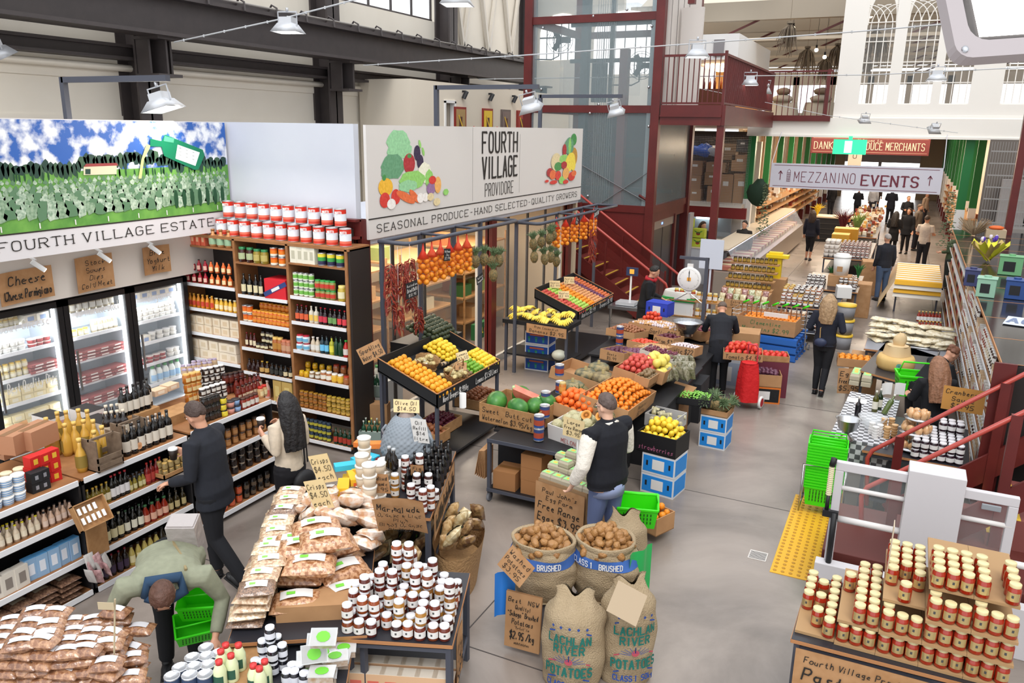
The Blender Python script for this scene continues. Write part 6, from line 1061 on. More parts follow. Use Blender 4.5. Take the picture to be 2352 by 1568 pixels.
ORG=fr_('orange',.039,'e8861a','f09a2a',bump=(60,.3),stem='7a8a3a');NAV=fr_('orange',.04,'eda020','f0b038',bump=(60,.3));MAN=fr_('mandarin',.031,'e87f18','f09430',bump=(50,.3),sh=(1,1,.85));LEM=fr_('lemon',.034,'ecc52a','f0d34a',sh=(1,1.3,1));LIM=fr_('lime',.028,'5f9a2a','86b83a',sh=(1,1.15,1));RAP=fr_('apple',.037,'b8242c','d8705a',stem='4a3a20');GAP=fr_('apple',.036,'9ac04a','b8d46a',stem='4a3a20');YEL=fr_('peach',.035,'d8a86a','c87858');PLM=fr_('plum',.03,'7a4a6a','6a3a50');AVO=fr_('avocado',.036,'34402c','4a5038',sh=(1,1.35,1));KIW=fr_('kiwifruit',.028,'7a6244','8a7250',sh=(1,1.25,1));RON=fr_('red_onion',.036,'4a1626','6a2436');BON=fr_('brown_onion',.036,'8a4f30','a86a44',stem='b08a5a');TOM=fr_('tomato',.035,'cf3a26','dc5a3a',stem='3a6a2a');MEL=fr_('honeydew',.06,'dcc850','e8d878',sh=(1,1.15,.95));RMN=fr_('rockmelon',.07,'c4bc98','aaa67c',bump=(45,.8));PEA=fr_('pea_pod',.014,'7ab84a','94cc60',sh=(1,2.6,.8),n=6);PTT=fr_('potato',.04,'b0824e','8a6038',sh=(1,1.25,.85),jit=.3,bump=(40,.6),n=12);GRP=fr_('grape',.014,'6a2a44','8a4458',n=6);GAR=fr_('garlic',.022,'e0d4d4','cbb8c0');GIN=fr_('ginger',.025,'c8a070','b88a58',sh=(1.2,1.6,.7),jit=.5);PER=fr_('persimmon',.04,'e8641a','f0803a');SWP=fr_('sweet_potato',.03,'5a3448','74485a',sh=(1,1.5,1));EGP=fr_('capsicum',.04,'d02a28','e04a3a',sh=(1,1,1.1),stem='3a7a2a')
def obox(label,c,w_,d_,h_,rz=0,mt=CARD,lines=None,rx=0,ry=0,th=.01,nm='produce_box',cat='box',ink=INK,fl=.0,side=None):
 T=Matrix.Translation(c)@Euler((rx,ry,rz)).to_matrix().to_4x4();m=M(T);a,b=w_/2,d_/2
 m.box((-a,-b,0),(a,b,th));m.box((-a,-b,0),(a,-b+th,h_));m.box((-a,b-th,0),(a,b,h_));m.box((-a,-b+th,0),(-a+th,b-th,h_));m.box((a-th,-b+th,0),(a,b-th,h_))
 o=m.build(nm,mt,None,label=label,cat=cat)
 if lines:
  m=M(T);n_=len(lines)
  for i,l in enumerate(lines):W=strokes(l)[1];hh=h_*.8/n_;m.text(l,(0,-b-.001,h_*.9-(i+.82)*hh),(1,0,0),(0,0,1),hh*.62,0,w=min(w_*.88,W*hh*.09),slant=.15,jit=.12,th=.11)
  m.build('lettering',ink,o)
 if side:
  m=M(T@Matrix.Translation((a,0,0))@Matrix.Rotation(pi/2,4,'Z'));n_=len(side)
  for i,l in enumerate(side):W=strokes(l)[1];hh=h_*.8/n_;m.text(l,(0,-.001,h_*.9-(i+.82)*hh),(1,0,0),(0,0,1),hh*.62,0,w=min(d_*.88,W*hh*.09),slant=.15,jit=.12,th=.11)
  m.build('side_lettering',ink,o)
 return T
def fill(T,pr,w_,d_,z,r,label,group,layers=1,sp=2.0,dome=.0,x0=-.5,x1=.5,y0=-.5,y1=.5):
 nx=max(1,int(w_*(x1-x0)/(r*sp)));ny=max(1,int(d_*(y1-y0)/(r*sp*.95)))
 for L_ in range(layers):
  for j in range(ny-L_):
   for i in range(nx-L_):
    u=x0+(x1-x0)*(i+.5+.5*L_+.25*(j%2)-.12)/nx;v_=y0+(y1-y0)*(j+.5+.5*L_)/ny
    p=T@V((w_*u,d_*v_,z+r+L_*r*1.4+dome*(1-4*u*u)*(1-4*v_*v_)))+V((rr(-.15,.15)*r,rr(-.15,.15)*r,0))
    (pr[random.randrange(len(pr))] if isinstance(pr,list) else pr).put(p,rr(0,6.28),label,group,sc=rr(.92,1.08),rx=rr(-.7,.7),ry=rr(-.7,.7))
def card(label,c,w_,h_,lines,rz=0,tilt=.5,m=KRAFT,roll=0):
 E_=Euler((0,0,rz)).to_matrix();u=E_@V((cos(roll),0,sin(roll)));v=E_@(Matrix.Rotation(0,3,'X')@V((-sin(roll),sin(tilt),cos(tilt)*cos(roll))));sign('price_card',label,c,u,v-u*v.dot(u),w_,h_,lines,m=m,lw=.11)
def stand(label,y0,y1,xf,xb,z,ps):
 t=thing('steel_stand',label,'stand')
 for y in ps:m=M();m.box((xb-.025,y-.025,0),(xb+.025,y+.025,z));m.build('post',GREY,t)
 m=M();m.tube([(xb,y0,z),(xf-.05,y0,z),(xf,y0+.05,z),(xf,y1-.05,z),(xf-.05,y1,z),(xb,y1,z),(xb,y0,z)],.028,8)
 for y in ps[1:-1]:m.tube([(xb,y,z),(xf,y,z)],.02,6)
 m.build('hanging_rail',GREY,t);return t
xs=-5.72
YS=[AX(880,700,xs-.2).y,AX(966,680,xs-.2).y,AX(1043,650,xs-.2).y,AX(1103,620,xs-.2).y]
stand('blue-grey steel hanging stand over the first fruit tray',YS[0]-.05,YS[3]+.4,xs+.25,xs-.2,AX(960,545,xs).z,YS);ZH=AX(960,545,xs).z
YT=[AX(1185,600,-5.9).y,AX(1277,570,-5.9).y,AX(1333,560,-5.9).y]
stand('blue-grey steel hanging stand over the banana and apple tray',YT[0]-.05,YT[2]+.9,-5.45,-5.9,AX(1277,490,-5.9).z,YT+[YT[2]+.85]);ZH2=AX(1277,490,-5.9).z
def onet(p,lab,grp):
 m=M();m.tube([p,p-V((0,0,.1)),p-V((0,0,.2))],[.006,.02,.08],8);o=m.build('net_bag',mat('red_net',hx('e03a22'),.4,alpha=.75),None,label=lab,cat='net bag')
 m=M();m.grid(lambda a,b:p-V((0,0,.2+.36*b))+V((.095*sin(pi*min(1,.35+b*.62))*cos(a*2*pi),.095*sin(pi*min(1,.35+b*.62))*sin(a*2*pi),0)),10,6,wrapu=True);m.build('net_mesh',mat('net_fine',hx('e0502a'),.4,alpha=.12),o)
 for L_ in range(5):
  for j in range(3):ORG.put(p+V((.05*cos(j*2.1+L_),.05*sin(j*2.1+L_),-.23-.068*L_)),j,'orange in a red net bag, '+grp[15:],grp,sc=.95)
for i in range(6):y=AX(972+i*20,600,xs+.25).y;onet(V((xs+.25,y,ZH-.02)),'red net of oranges on the first stand, %s from left'%od(i),'oranges netted on the first stand')
for i in range(5):y=AX(1278+i*21,510,-5.45).y;onet(V((-5.45,y,ZH2+.05)),'red net of oranges on the second stand, %s from left'%od(i),'oranges netted on the second stand')
CHM=mat('chilli_red',hx('6a1a1c'),.4,nz=(12,hx('9a3a24'),.2))
for i,(px,py,s_,x_) in enumerate(((898,660,1.4,xs+.2),(923,640,1.0,xs+.1),(942,650,1.5,xs+.25),(916,725,.8,xs+.25),(962,730,.7,xs+.2),(1362,560,1.3,-5.2))):
 c=AX(px,py,x_);rd=random.Random(i);m=M();H_=.42*s_
 for k in range(int(80*s_)):z=rd.uniform(-.5,.5)*H_;a=rd.uniform(0,6.28);q=.05*s_**.4*(1-.5*abs(z/H_));p=c+V((q*cos(a)*.4,q*sin(a)*.4,z));m.tube([p,p+V((q*cos(a),q*sin(a),-.02)),p+V((q*1.3*cos(a+.3),q*1.3*sin(a+.3),-.085))],[.005,.009,.003],5)
 m.tube([c+V((0,0,H_*.5)),V((c.x,c.y,(ZH if i<5 else ZH2)))],.003,4,1);m.build('chilli_string',[CHM,PAPER],None,label='string of dried dark red chillies, %s'%('long one by the left post','short one behind the chalk sign','thickest one above the chalk sign','low one under the pair','small low one by the second post','one at the end of the second stand')[i],cat='chillies')
def pineapple(nm='pineapple'):
 m=M();m.grid(lambda a,b:V(((.058*sin(pi*(.06+.88*b))**.6+.004*sin(a*50+b*30))*cos(a*2*pi),(.058*sin(pi*(.06+.88*b))**.6+.004*sin(a*50+b*30))*sin(a*2*pi),b*.17-.085)),16,10,wrapu=True);o=m.build(nm,mat('pine_skin',hx('8a7348'),.7,nz=(40,hx('5f5a3c'),.1),bump=(40,1)),None)
 m=M();rd=random.Random(5)
 for k in range(26):a=k*2.4;q=.008+.001*k;m.tube([(q*cos(a)*.6,q*sin(a)*.6,.08),(q*1.5*cos(a),q*1.5*sin(a),.13),(q*3.2*cos(a),q*3.2*sin(a),.2-.0025*k)],[.008,.009,.002],4)
 m.build('leaf_crown',mat('pine_leaf',hx('5f7350'),.6),o);return o
PN=Proto(pineapple(),'pineapple')
for i,(px,py,x_) in enumerate(((1092,600,xs+.2),(1112,595,xs+.25),(1130,600,xs+.2),(1146,598,xs+.25),(1133,632,xs+.25))):PN.put(AX(px,py,x_),i,'pineapple hung on the first stand, %s'%('first from left','second, biggest looking','third, behind','fourth, by the red post','lowest one')[i],sc=1.15,rx=rr(-.2,.2))
for i,(px,py) in enumerate(((1225,560),(1243,555),(1262,548),(1270,540),(1227,590),(1251,595),(1265,590),(1278,600))):PN.put(AX(px,py,-5.4),i,'pineapple hung on the second stand, %s row, %s'%(('upper','lower')[i//4],od(i%4)),sc=1.15,rx=rr(-.2,.2))
def chalk(label,c,w_,h_,lines,rz=pi/2,roll=0):u=V((cos(rz)*cos(roll),sin(rz)*cos(roll),sin(roll)));v=V((-cos(rz)*sin(roll),-sin(rz)*sin(roll),cos(roll)));sign('chalk_sign',label,c,u,v,w_,h_,lines,m=CHALK,ink=WHT,lw=.13)
chalk('black chalk sign reading Dried Chilli hung on a chain',AX(946,665,xs+.36),.26,.2,['Australian',('Dried Chilli',1.4),'$18.95'],roll=.05);chalk('small black chalk price sign on the first orange nets',AX(1027,585,xs+.37),.16,.16,['Net Oranges','3kg','$3.99'],roll=-.1);chalk('small black chalk sign under the hung pineapples',AX(1102,640,xs+.3),.2,.12,['Topless','Pineapple $3'],roll=.25);chalk('black chalk sign on the second orange nets',AX(1325,507,-5.3),.12,.14,['3kg','$3.99'],roll=-.3);chalk('black chalk sign tied at the far end of the second stand',AX(1370,490,-5.2),.25,.12,['Chilli $18'],roll=.2)
def tray(label,o,L_,lines,zt=.34,w_=.88,sides=True,h_=.16):
 t=thing('fruit_tray',label,'tray',o);ev=V((-w_,0,zt));n=V((zt,0,w_)).normalized()
 F=lambda u,v,z=0:V((0,L_*u,0))+ev*v+n*z
 m=M();m.quad(F(0,0),F(1,0),F(1,1),F(0,1));q=lambda a,b:m.add([F(*a),F(*b),F(*b)+V((0,0,h_)),F(*a)+V((0,0,h_)),F(*a)-V((0,0,.03)),F(*b)-V((0,0,.03))],[(0,1,2,3),(4,5,1,0)])
 for a,b in(((0,0),(1,0)),((0,1),(0,0)),((1,0),(1,1)),((1,1),(0,1))):q(a,b)
 b_=m.build('tray_body',CHALK,t);so_=b_.modifiers.new('thick','SOLIDIFY');so_.thickness=.014
 m=M();[m.bar(F(*a)+V((0,0,h_)),F(*b)+V((0,0,h_)),.016,.008) for a,b in(((0,0),(1,0)),((0,1),(0,0)),((1,0),(1,1)))];m.build('tray_edge',PLY,t)
 m=M()
 for i,l in enumerate(lines):m.text(l,(.016,L_*(i+.5)/len(lines),.02),YU,ZU,.075,0,w=L_/len(lines)*.75,slant=.2,jit=.12,th=.12)
 m.build('chalk_lettering',WHT,t)
 for u,v in((.02,.03),(.98,.03),(.02,.97),(.98,.97)):p=F(u,v);m=M();m.box((p.x-.02,p.y-.02,-o.z),(p.x+.02,p.y+.02,p.z));m.build('leg',GREY,t)
 m=M();m.box((-w_,0,-o.z+.1),(.05,L_,-o.z+.13));m.build('lower_shelf',BLK,t)
 return lambda u,v,z=0:V(o)+F(u,v,z)
O1=G(996,935,.86);O1=V((-4.9,O1.y+.05,.86));L1_=AX(1148,850,-4.9).y-O1.y
F1=tray('black sloping fruit tray of oranges, jars, lemons and limes by the first stand',O1,L1_,['Navel Oranges $1.99/kg','Lemons $3.50 Limes'])
def tf(F,pr,u0,u1,v0,v1,r,L_,label,grp,layers=1,w_=.94,lift=0):
 nu=max(1,int((u1-u0)*L_/(r*2.02)));nv=max(1,int((v1-v0)*w_/(r*1.9)))
 for q in range(layers):
  for j in range(nv-q):
   for i in range(nu-q):
    p=F(u0+(u1-u0)*(i+.5+.5*q)/nu,v0+(v1-v0)*(j+.5+.5*q)/nv,r*.9+lift+q*r*1.45)+V((rr(-.1,.1)*r,rr(-.15,.15)*r,0));(pr[random.randrange(len(pr))] if isinstance(pr,list) else pr).put(p,rr(0,6),label,grp,sc=rr(.94,1.06),rx=rr(-.6,.6),ry=rr(-.6,.6))
tf(F1,NAV,.01,.27,.03,.97,.04,L1_,'pale navel orange in the near end of the first tray','navel oranges in the first tray',2,lift=.05)
tf(F1,LEM,.55,.78,.5,.97,.034,L1_,'lemon in the high middle part of the first tray','lemons high in the first tray',3,lift=.08);tf(F1,LEM,.78,.99,.05,.5,.034,L1_,'lemon at the far front corner of the first tray','lemons at the front of the first tray',2,lift=.08)
tf(F1,LIM,.6,.77,.06,.38,.028,L1_,'green lime in the black box in the first tray','limes in the first tray',2,lift=.08);tf(F1,KIW,.48,.6,.06,.45,.028,L1_,'brown kiwifruit beside the limes','kiwifruit in the first tray',2,lift=.06);tf(F1,AVO,.72,1.12,.95,1.5,.036,L1_,'dark green avocado heaped behind the lemons','avocados behind the first tray',3,lift=.05)
m=M();p=F1(.92,1.25,-.06);m.at(p);m.box((-.3,-.5,-.3),(.3,.5,.02));m.build('avocado_table',BLK,None,label='black table under the avocado heap',cat='table')
for i,(u,v) in enumerate(((.38,.66),(.42,.22))):
 p=F1(u,v,.03);m=M();m.at(p,ry=.3);m.grid(lambda a,b:V(((.14+.05*b+.006*sin(a*60+int(b*8)*3.1))*cos(a*2*pi)*.85,(.14+.05*b+.006*sin(a*60+int(b*8)*3.1))*sin(a*2*pi),b*.13)),44,9,wrapu=True);m.lathe([(0,.01),(.15,.01)],12)
 if i:m.tube([(-.0,-.19,.12),(0,-.1,.3),(0,.1,.3),(0,.19,.12)],.01,6)
 m.build('wicker_basket',MT['wicker_brown'],None,label='wicker basket of preserve jars in the first tray, %s'%('higher one without handle' if i==0 else 'lower one with a hoop handle'),cat='basket')
 for k in range(14):jar(.03,.08,'b8a878','d8c890','e6e0d0',nm='preserve_jar').put(p+V((rr(-.1,.1),rr(-.12,.12),.06+.035*(k//6))),rr(0,6),'small gold-lidded preserve jar in the %s basket'%('higher' if i==0 else 'hoop-handled'),'preserve jars in the %s wicker basket'%('higher','lower')[i],rx=1.2,ry=rr(-1,1))
for k in range(8):jar(.03,.09,'b8a080','4a4440','e6e2dc',nm='preserve_jar').put(F1(.5+.05*(k//2),.55+.07*(k%2),.07),rr(0,6),'white-labelled jar lying in a row among the lemons','jars lying among the lemons',rx=pi/2)
card('cream price card among the lemons',F1(.66,.4,.2),.16,.14,['Lemons','$3.50'],rz=.6,tilt=.6,m=CREAM,roll=.3);card('brown price card behind the avocados',F1(.75,1.35,.28),.15,.2,['Avocado','$2 ea'],rz=.9,roll=.3);card('brown price card by the near basket',F1(.5,.25,.2),.15,.12,['Kiwi','$4'],rz=.5,tilt=.8);card('brown ringed price card by the red corner post',AX(852,808,-5.6),.3,.2,['Sparkling','Water $4.50'],rz=.6,roll=.45,tilt=.2)
for i,(px,py,pr,cn,w_) in enumerate(((1010,985,RON,'red onions',.5),(1095,925,BON,'brown onions',.6),(990,1010,BON,'small brown onions',.3))):
 c=G(px,py,.3);T_=obox('slatted wooden box of %s under the first tray'%cn,c,w_,.4,.15,pi/2,WOOD,ry=0,rx=0);r_=.034;fill(T_,pr,w_-.04,.36,.06,r_,'onion in the wooden box of %s'%cn,cn+' under the first tray',2,dome=.05)
m=M();m.cyl(AX(1063,935,-4.84),.045,.19,14);m.build('bag_roll',PAPER,None,label='white roll of plastic bags hanging under the first tray',cat='bag roll')
O2=G(1328,735,.86);L2_=max(1.9,AX(1405,690,O2.x).y-O2.y)
F2=tray('black sloping tray with bands of apples, oranges and stone fruit',O2,L2_,['Apples $2.99','Oranges $1.90'])
for(pr,a,b,n_,g_,r_) in((RAP,.01,.2,'red apple in the nearest band','red apples nearest in the second tray',.037),(GAP,.2,.38,'green apple in the second band','green apples in the second tray',.036),(ORG,.38,.54,'orange in the middle band','oranges in the second tray',.039),(YEL,.54,.76,'blush peach in the pale band','peaches in the second tray',.035),(PLM,.76,.86,'purple plum in the narrow band','plums in the second tray',.03),(fr_('nectarine',.035,'b85a30','d8784a'),.86,.99,'orange-red nectarine in the farthest band','nectarines in the second tray',.035)):tf(F2,pr,a,b,.03,.97,r_,L2_,n_,g_,1,lift=.06)
for i,(u,v) in enumerate(((.15,.55),(.3,.9),(.62,.85))):card('cream price card in the second fruit tray, %s'%('nearest','middle','far')[i],F2(u,v,.2),.2,.14,['Apples','$2.99'],rz=.5,m=CREAM,tilt=.4)
t=thing('banana_stand','black banana stand with a brown price board','stand',(0,0,0));c=G(1258,740,.95);m=M();m.box((-6.15,c.y-.15,.88),(c.x+.45,c.y+.45,.95));m.build('stand_top',BLK,t)
for x in(-6.1,c.x+.4):m=M();m.box((x-.02,c.y-.12,0),(x+.02,c.y-.08,.88));m.build('leg',GREY,t)
m=M();m.box((-6.15,c.y-.1,.3),(c.x+.45,c.y+.5,.33));m.build('lower_shelf',BLK,t)
sign('price_board','brown board reading Bananas below the banana stand',V((c.x+.05,c.y-.17,.84)),(1,.0,-.03),ZU,.75,.17,['Ripe Cavendish',('Bananas $2.95',1.5)])
def bananas():
 m=M()
 for k in range(5):a=(k-2)*.28;pts=[(.02*sin(a),.0,.02),(.05*sin(a),-.05,.045),(.085*sin(a),-.1,.05),(.11*sin(a),-.15,.035),(.125*sin(a),-.185,.01)];m.tube(pts,[.007,.016,.019,.016,.006],7)
 o=m.build('banana_bunch',mat('banana',hx('e6c93c'),.45,nz=(12,hx('f0da6a'),.2)),None);m=M();m.tube([(0,0,.01),(0,.03,.03)],.012,6);m.build('stem',cm('8a7a2a'),o);return o
BN_=Proto(bananas(),'bananas')
for i in range(22):BN_.put(V((-6.05+.105*(i%11),c.y+.1+.2*(i//11),.955+.07*(i//11)+rr(0,.05))),rr(-.5,.5),'yellow banana bunch, %s row, %s from left'%(('front','back')[i//11],od(i%11)),rx=rr(-.4,.5),ry=rr(-.6,.6),sc=1.15)
def pbox(label,c,w_,d_,h_,rz,body,panel,kind=0,cat='carton',nm='produce_carton',top=None):
 m=M();m.at(c,rz=rz);m.box((-w_/2,-d_/2,0),(w_/2,d_/2,h_));o=m.build(nm,cm(body,.6),None,label=label,cat=cat)
 m=M();m.at(c,rz=rz)
 m.box((-w_*.46,-d_/2-.002,h_*.1),(w_*.46,-d_/2,h_*.9));m.box((w_/2,-d_*.46,h_*.1),(w_/2+.002,d_*.46,h_*.9));m.build('printed_panel',cm(panel,.5),o);m=M();m.at(c,rz=rz)
 if kind==0:
  m.box((-w_*.18,-d_/2-.004,h_*.25),(w_*.18,-d_/2,h_*.75),1)
  for x in(-w_*.34,w_*.34):m.box((x-.012,-d_/2-.004,h_*.4),(x+.012,-d_/2,h_*.65),0)
 else:
  for k in range(3):
   for q in range(3):m.box((-w_*.36+k*w_*.3+q*.012,-d_/2-.004,h_*.2),(-w_*.36+k*w_*.3+q*.012+.006,-d_/2,h_*.5),2);m.box((-w_*.38+k*w_*.3,-d_/2-.0045,h_*.45),(-w_*.38+k*w_*.3+.045,-d_/2,h_*.58),2)
  m.box((-w_*.3,-d_/2-.004,h_*.68),(w_*.3,-d_/2,h_*.8),3)
 m.build('print',[BLK,PAPER,cm('4ab88a'),cm('c0603a')],o);return o
c=G(1232,850,0)
for s in range(3):pbox('blue and white vegetable carton with green print, %s of the stack of three'%('bottom','middle','top')[s],c+V((0,.15,.242*s)),.45,.36,.235,.05,'dfe0e4','1f4fa8',1)
fruit('pumpkin',.13,'b8b8a8',sh=(1,1,.7),n=14).put(G(1284,815,.42),0,'pale grey pumpkin on the shelf under the bananas')
for i in range(3):
 y=9.0+i*2.2;m=M()
 for z in(.4,.9,1.4,1.9):m.box((-8.6,y,z),(-7.6,y+1.8,z+.03))
 for x in(-8.6,-7.62):
  for yy in(y,y+1.78):m.box((x,yy,0),(x+.03,yy+.03,2.1))
 m.build('storage_rack',WOOD,None,label='wooden storage rack inside the shop window, %s from the corner'%od(i),cat='rack')
 for k in range(12):c_=('c8a070','b8905a','3a6a3a','d8c8a8','8a9a5a','b06a3a')[(k*5+i)%6];pr=carton(.36,.3,.22,c_,None,nm='crate',cat='crate');pr.put(V((-7.85-.4*(k%2),y+.3+.38*((k//2)%4),.431+.5*(k//4)+(.5 if k%3==0 else 0))),pi/2,'%s crate on the shop rack, spot %s'%({'c8a070':'tan','b8905a':'brown','3a6a3a':'dark green','d8c8a8':'cream','8a9a5a':'olive','b06a3a':'rust'}[c_],'one two three four five six seven eight nine ten eleven twelve'.split()[k])+', rack '+'ABC'[i])
c=AX(1110,757,-6.9);m=M();m.box((-7.0,c.y-.3,c.z-.15),(-6.9,c.y+.3,c.z+.15));o=m.build('apple_carton',cm('1f5a32',.5),None,label='dark green carton with yellow lettering and a red apple',cat='carton')
m=M();m.text('ATL',(-6.895,c.y-.1,c.z-.04),YU,ZU,.1,0,w=.17,th=.2);m.text('W',(-6.895,c.y+.2,c.z-.04),YU,ZU,.1,0,w=.08,th=.2);ell(m,V((-6.894,c.y+.07,c.z+.01)),YU,ZU,.055,.05,1);m.build('lettering',[cm('e8d23a'),cm('c0281f')],o)
for i in range(8):bottle('milk',.05,.25,'dfe0dc','3a9a4a',None,nm='milk_bottle').put(V((-6.8+.0,8.75+.12*i,.5)),1,'white milk bottle with green cap behind the corner glass, %s from left'%od(i))
m=M();m.box((-7.1,8.6,0),(-6.65,9.8,.5));m.build('milk_crate_stack',cm('b8bcc0'),None,label='pale crate base under the milk bottles behind the glass',cat='crate')
for s in range(2):
 c=G(858+4*0,(905,1010)[s],(.62,.18)[s]);T_=obox('brown carton of green water bottles by the red post, %s'%('upper','lower')[s],c,.32,.26,.16,.35,cm('7f8f88',.6))
 for k in range(8):bottle('wine',.03,.26,'1f4a34','d8c86a' if k%2 else 'c8ccc0','d8e0d4' if s==0 or k<4 else 'e88a2a',nm='water_bottle').put(T_@V((-.11+.075*(k%4),-.06+.11*(k//4),.03)),0,'green glass water bottle, %s %s, %s carton'%(od(k%4),('front','back')[k//4],('upper','lower')[s]))
m=M();c=G(862,1030,0);m.at(c,rz=.35);m.box((-.17,-.1,0),(.17,.2,.18));m.box((-.17,.02,.3),(.17,.2,.62));m.build('brown_cartons',CARD,None,label='brown cartons holding up the green water bottles',cat='carton');sign('product_sign','brown sign reading Water below the green bottles',c+V((.02,-.13,.22)),V((cos(.35),sin(.35),0)),ZU,.36,.34,[('King Valley',1),('Sparkling',1),('Water',1.6)])
def bx_(px,py,z,w_,d_,h_,pr,what,r,layers=2,dome=.08,rz=0,lines=None,side=None,ry=.18,rx=-.1,base=0,mt=CARD,lab=None):
 c=G(px,py,z);T_=obox(lab or 'cardboard display box of %s on the produce island'%what,c,w_,d_,h_,rz,mt,lines,rx,ry,side=side)
 if pr:fill(T_,pr,w_-.03,d_-.03,h_-r*1.6-dome*.4,r,'%s heaped in its display box on the island'%what,'%s on the produce island'%what,layers,dome=dome)
 return T_
t=thing('produce_island','long black-draped tables of the central produce island','table',(0,0,0))
for x0,x1,y0,y1,z in((-4.05,-2.75,7.85,9.3,.76),(-4.0,-2.45,9.3,11.6,.76),(-4.3,-2.5,11.6,14.4,.72)):
 m=M();m.box((x0,y0,z-.03),(x1,y1,z));m.build('table_top',BLK,t);m=M();m.box((x0+.04,y0+.04,0),(x1-.04,y1-.04,z-.03));m.build('black_cloth',mat('black_cloth',(.02,.02,.023),.9,bump=(5,.5)),t)
bx_(1415,935,.84,.62,1.25,.2,MAN,'mandarins',.036,2,.2,side=['Mandarins','$2.99 Kg']);bx_(1462,872,.9,.5,.8,.18,RAP,'red apples',.037,3,.12,side=['Red Apples','$3.50']);bx_(1500,862,.9,.45,.75,.18,MEL,'small yellow melons',.06,2,.08,side=['Melons','$2 ea']);bx_(1482,878,.98,.2,.5,.12,KIW,'kiwifruit',.028,2,.04)
T_=bx_(1512,828,.9,.5,.5,.14,None,'red grapes',.014,mt=cm('c8beb4',.7))
m=M(T_)
for k in range(260):m.sph((rr(-.22,.22),rr(-.22,.22),.08+rr(0,.09)),.014,6)
m.T=Matrix.Identity(4);m.build('grape_heap',mat('fruit_grape',hx('6a2a44'),.3,nz=(9,hx('8f5060'),.2)),None,label='heap of dark red grapes in the pale box',cat='grapes',kind='stuff')
c=G(1165,985,.78);T_=obox('wooden-look crate of watermelons lettered Sweet Watermelon',c+V((0,.35,0)),.78,.62,.24,-.08,WOOD,['Sweet   Butt cut','Watermelon $3.95/kg'])
WM=Proto(M().sph((0,0,0),(.12,.16,.12),18).build('watermelon',mat('melon_skin',hx('2f6a2c'),.35,nz=(6,hx('4f8a3a'),.12),bands=None),None),'watermelon')
for i,(x,y,z,a) in enumerate(((-.26,-.12,.22,.3),(.06,-.16,.22,1.2),(-.08,.16,.25,.6),(.26,.16,.24,1.4),(.2,.0,.22,.2))):WM.put(T_@V((x,y,z)),a,'whole dark green watermelon, %s'%('front left','front centre','back left','back right','beneath the cut wedge')[i]+' in the crate',sc=(1.05,.92,.98,.85,.85)[i])
m=M(T_@Matrix.Translation((.08,-.02,.36))@Euler((.5,.35,.3)).to_matrix().to_4x4());n_=16;arc=[(.16*cos(pi+pi*k/n_),.16*sin(pi+pi*k/n_)) for k in range(n_+1)]
m.add([(x,-.02,y) for x,y in arc]+[(x,.06,y*.9) for x,y in arc],[tuple(range(n_+1)),tuple(range(2*n_+1,n_,-1))]+[(i,i+1,n_+2+i,n_+1+i) for i in range(n_)]+[(0,n_+1,2*n_+1,n_)],0);o=m.build('watermelon_wedge',mat('melon_flesh',hx('e0604e'),.4,nz=(9,hx('ea8a74'),.2)),None,label='cut pink watermelon wedge standing on the whole melons',cat='watermelon wedge')
m=M(T_@Matrix.Translation((.08,-.02,.36))@Euler((.5,.35,.3)).to_matrix().to_4x4());m.tube([(x*1.02,.02,y*1.02) for x,y in arc],.02,6);m.build('rind',cm('b8cf94',.5),o)
TC=[G(1118,1150,0),G(1250,1190,0)];c0=TC[0];t=thing('trolley','black steel trolley on castors under the watermelon crate','trolley',c0);Wt,Dt=.95,.75
for zz,nm in((.74,'top_shelf'),(.13,'bottom_shelf')):m=M();m.box((0,0,zz),(Wt,Dt,zz+.03));m.box((0,-.01,zz),(Wt,0,zz+.04),1);m.build(nm,[BLK,GREY],t)
for x,y in((0,0),(Wt-.04,0),(0,Dt-.04),(Wt-.04,Dt-.04)):
 m=M();m.box((x,y,.13),(x+.04,y+.04,.76));m.build('post',GREY,t);m=M();m.at((x+.02,y+.03,.055),ry=pi/2);m.cyl((0,0,-.015),.055,.03,14);m.at();m.box((x,y+.01,.06),(x+.04,y+.04,.13));m.build('castor',cm('55555a',.4),t)
for i,(x,y,z,w_,h_) in enumerate(((.05,.1,.162,.28,.22),(.4,.12,.162,.26,.17),(.4,.12,.334,.26,.15),(.4,.12,.486,.26,.16))):carton(w_,.3,h_,'a8764a',None,nm='brown_carton',tape='8f6438').put(c0+V((x+w_/2,y+.1,z)),rr(-.06,.06),'brown carton on the trolley, %s'%('alone on the left','lowest of the right stack','middle of the right stack','top of the right stack')[i])
m=M();
for k in range(6):m.at(c0+V((-.04-.012*k,.1,.62)),rx=.03*k,ry=.05*k);m.box((-.004,-.1,-.35),(.004,.12,0))
m.build('paper_bags',KRAFT,None,label='brown paper bags hanging on the left end of the trolley',cat='paper bags')
TT=can(.06,.15,[(.2,'2a4a8a'),(.7,'a84a34'),(1,'3a4a7a')],nm='tomato_can',n=14,top='c9c9cb')
for i,(px,py,z) in enumerate(((1237,1010,.78),(1237,1010,.932),(1250,985,.932),(1252,965,1.0),(1285,930,.95),(1283,915,1.1),(1422,800,.85),(1422,800,1.002),(1240,985,.78))):TT.put(G(px,py,.78)+V((0,0,z-.78)),2+i,'big blue and red printed tin, %s of those scattered on the island'%od(i))
jar(.045,.14,'c0762a','c8b070','d89a4a',nm='honey_jar').put(G(1290,955,.78)+V((0,0,.3)),0,'amber honey jar standing above the rockmelons')
T_=obox('white printed carton of rockmelons at the island front',G(1310,1020,.78)+V((.05,.2,0)),.6,.45,.2,-.3,[cm('d8d4d0',.6)],['','MELON'],rx=.12,ink=cm('b03a34'))
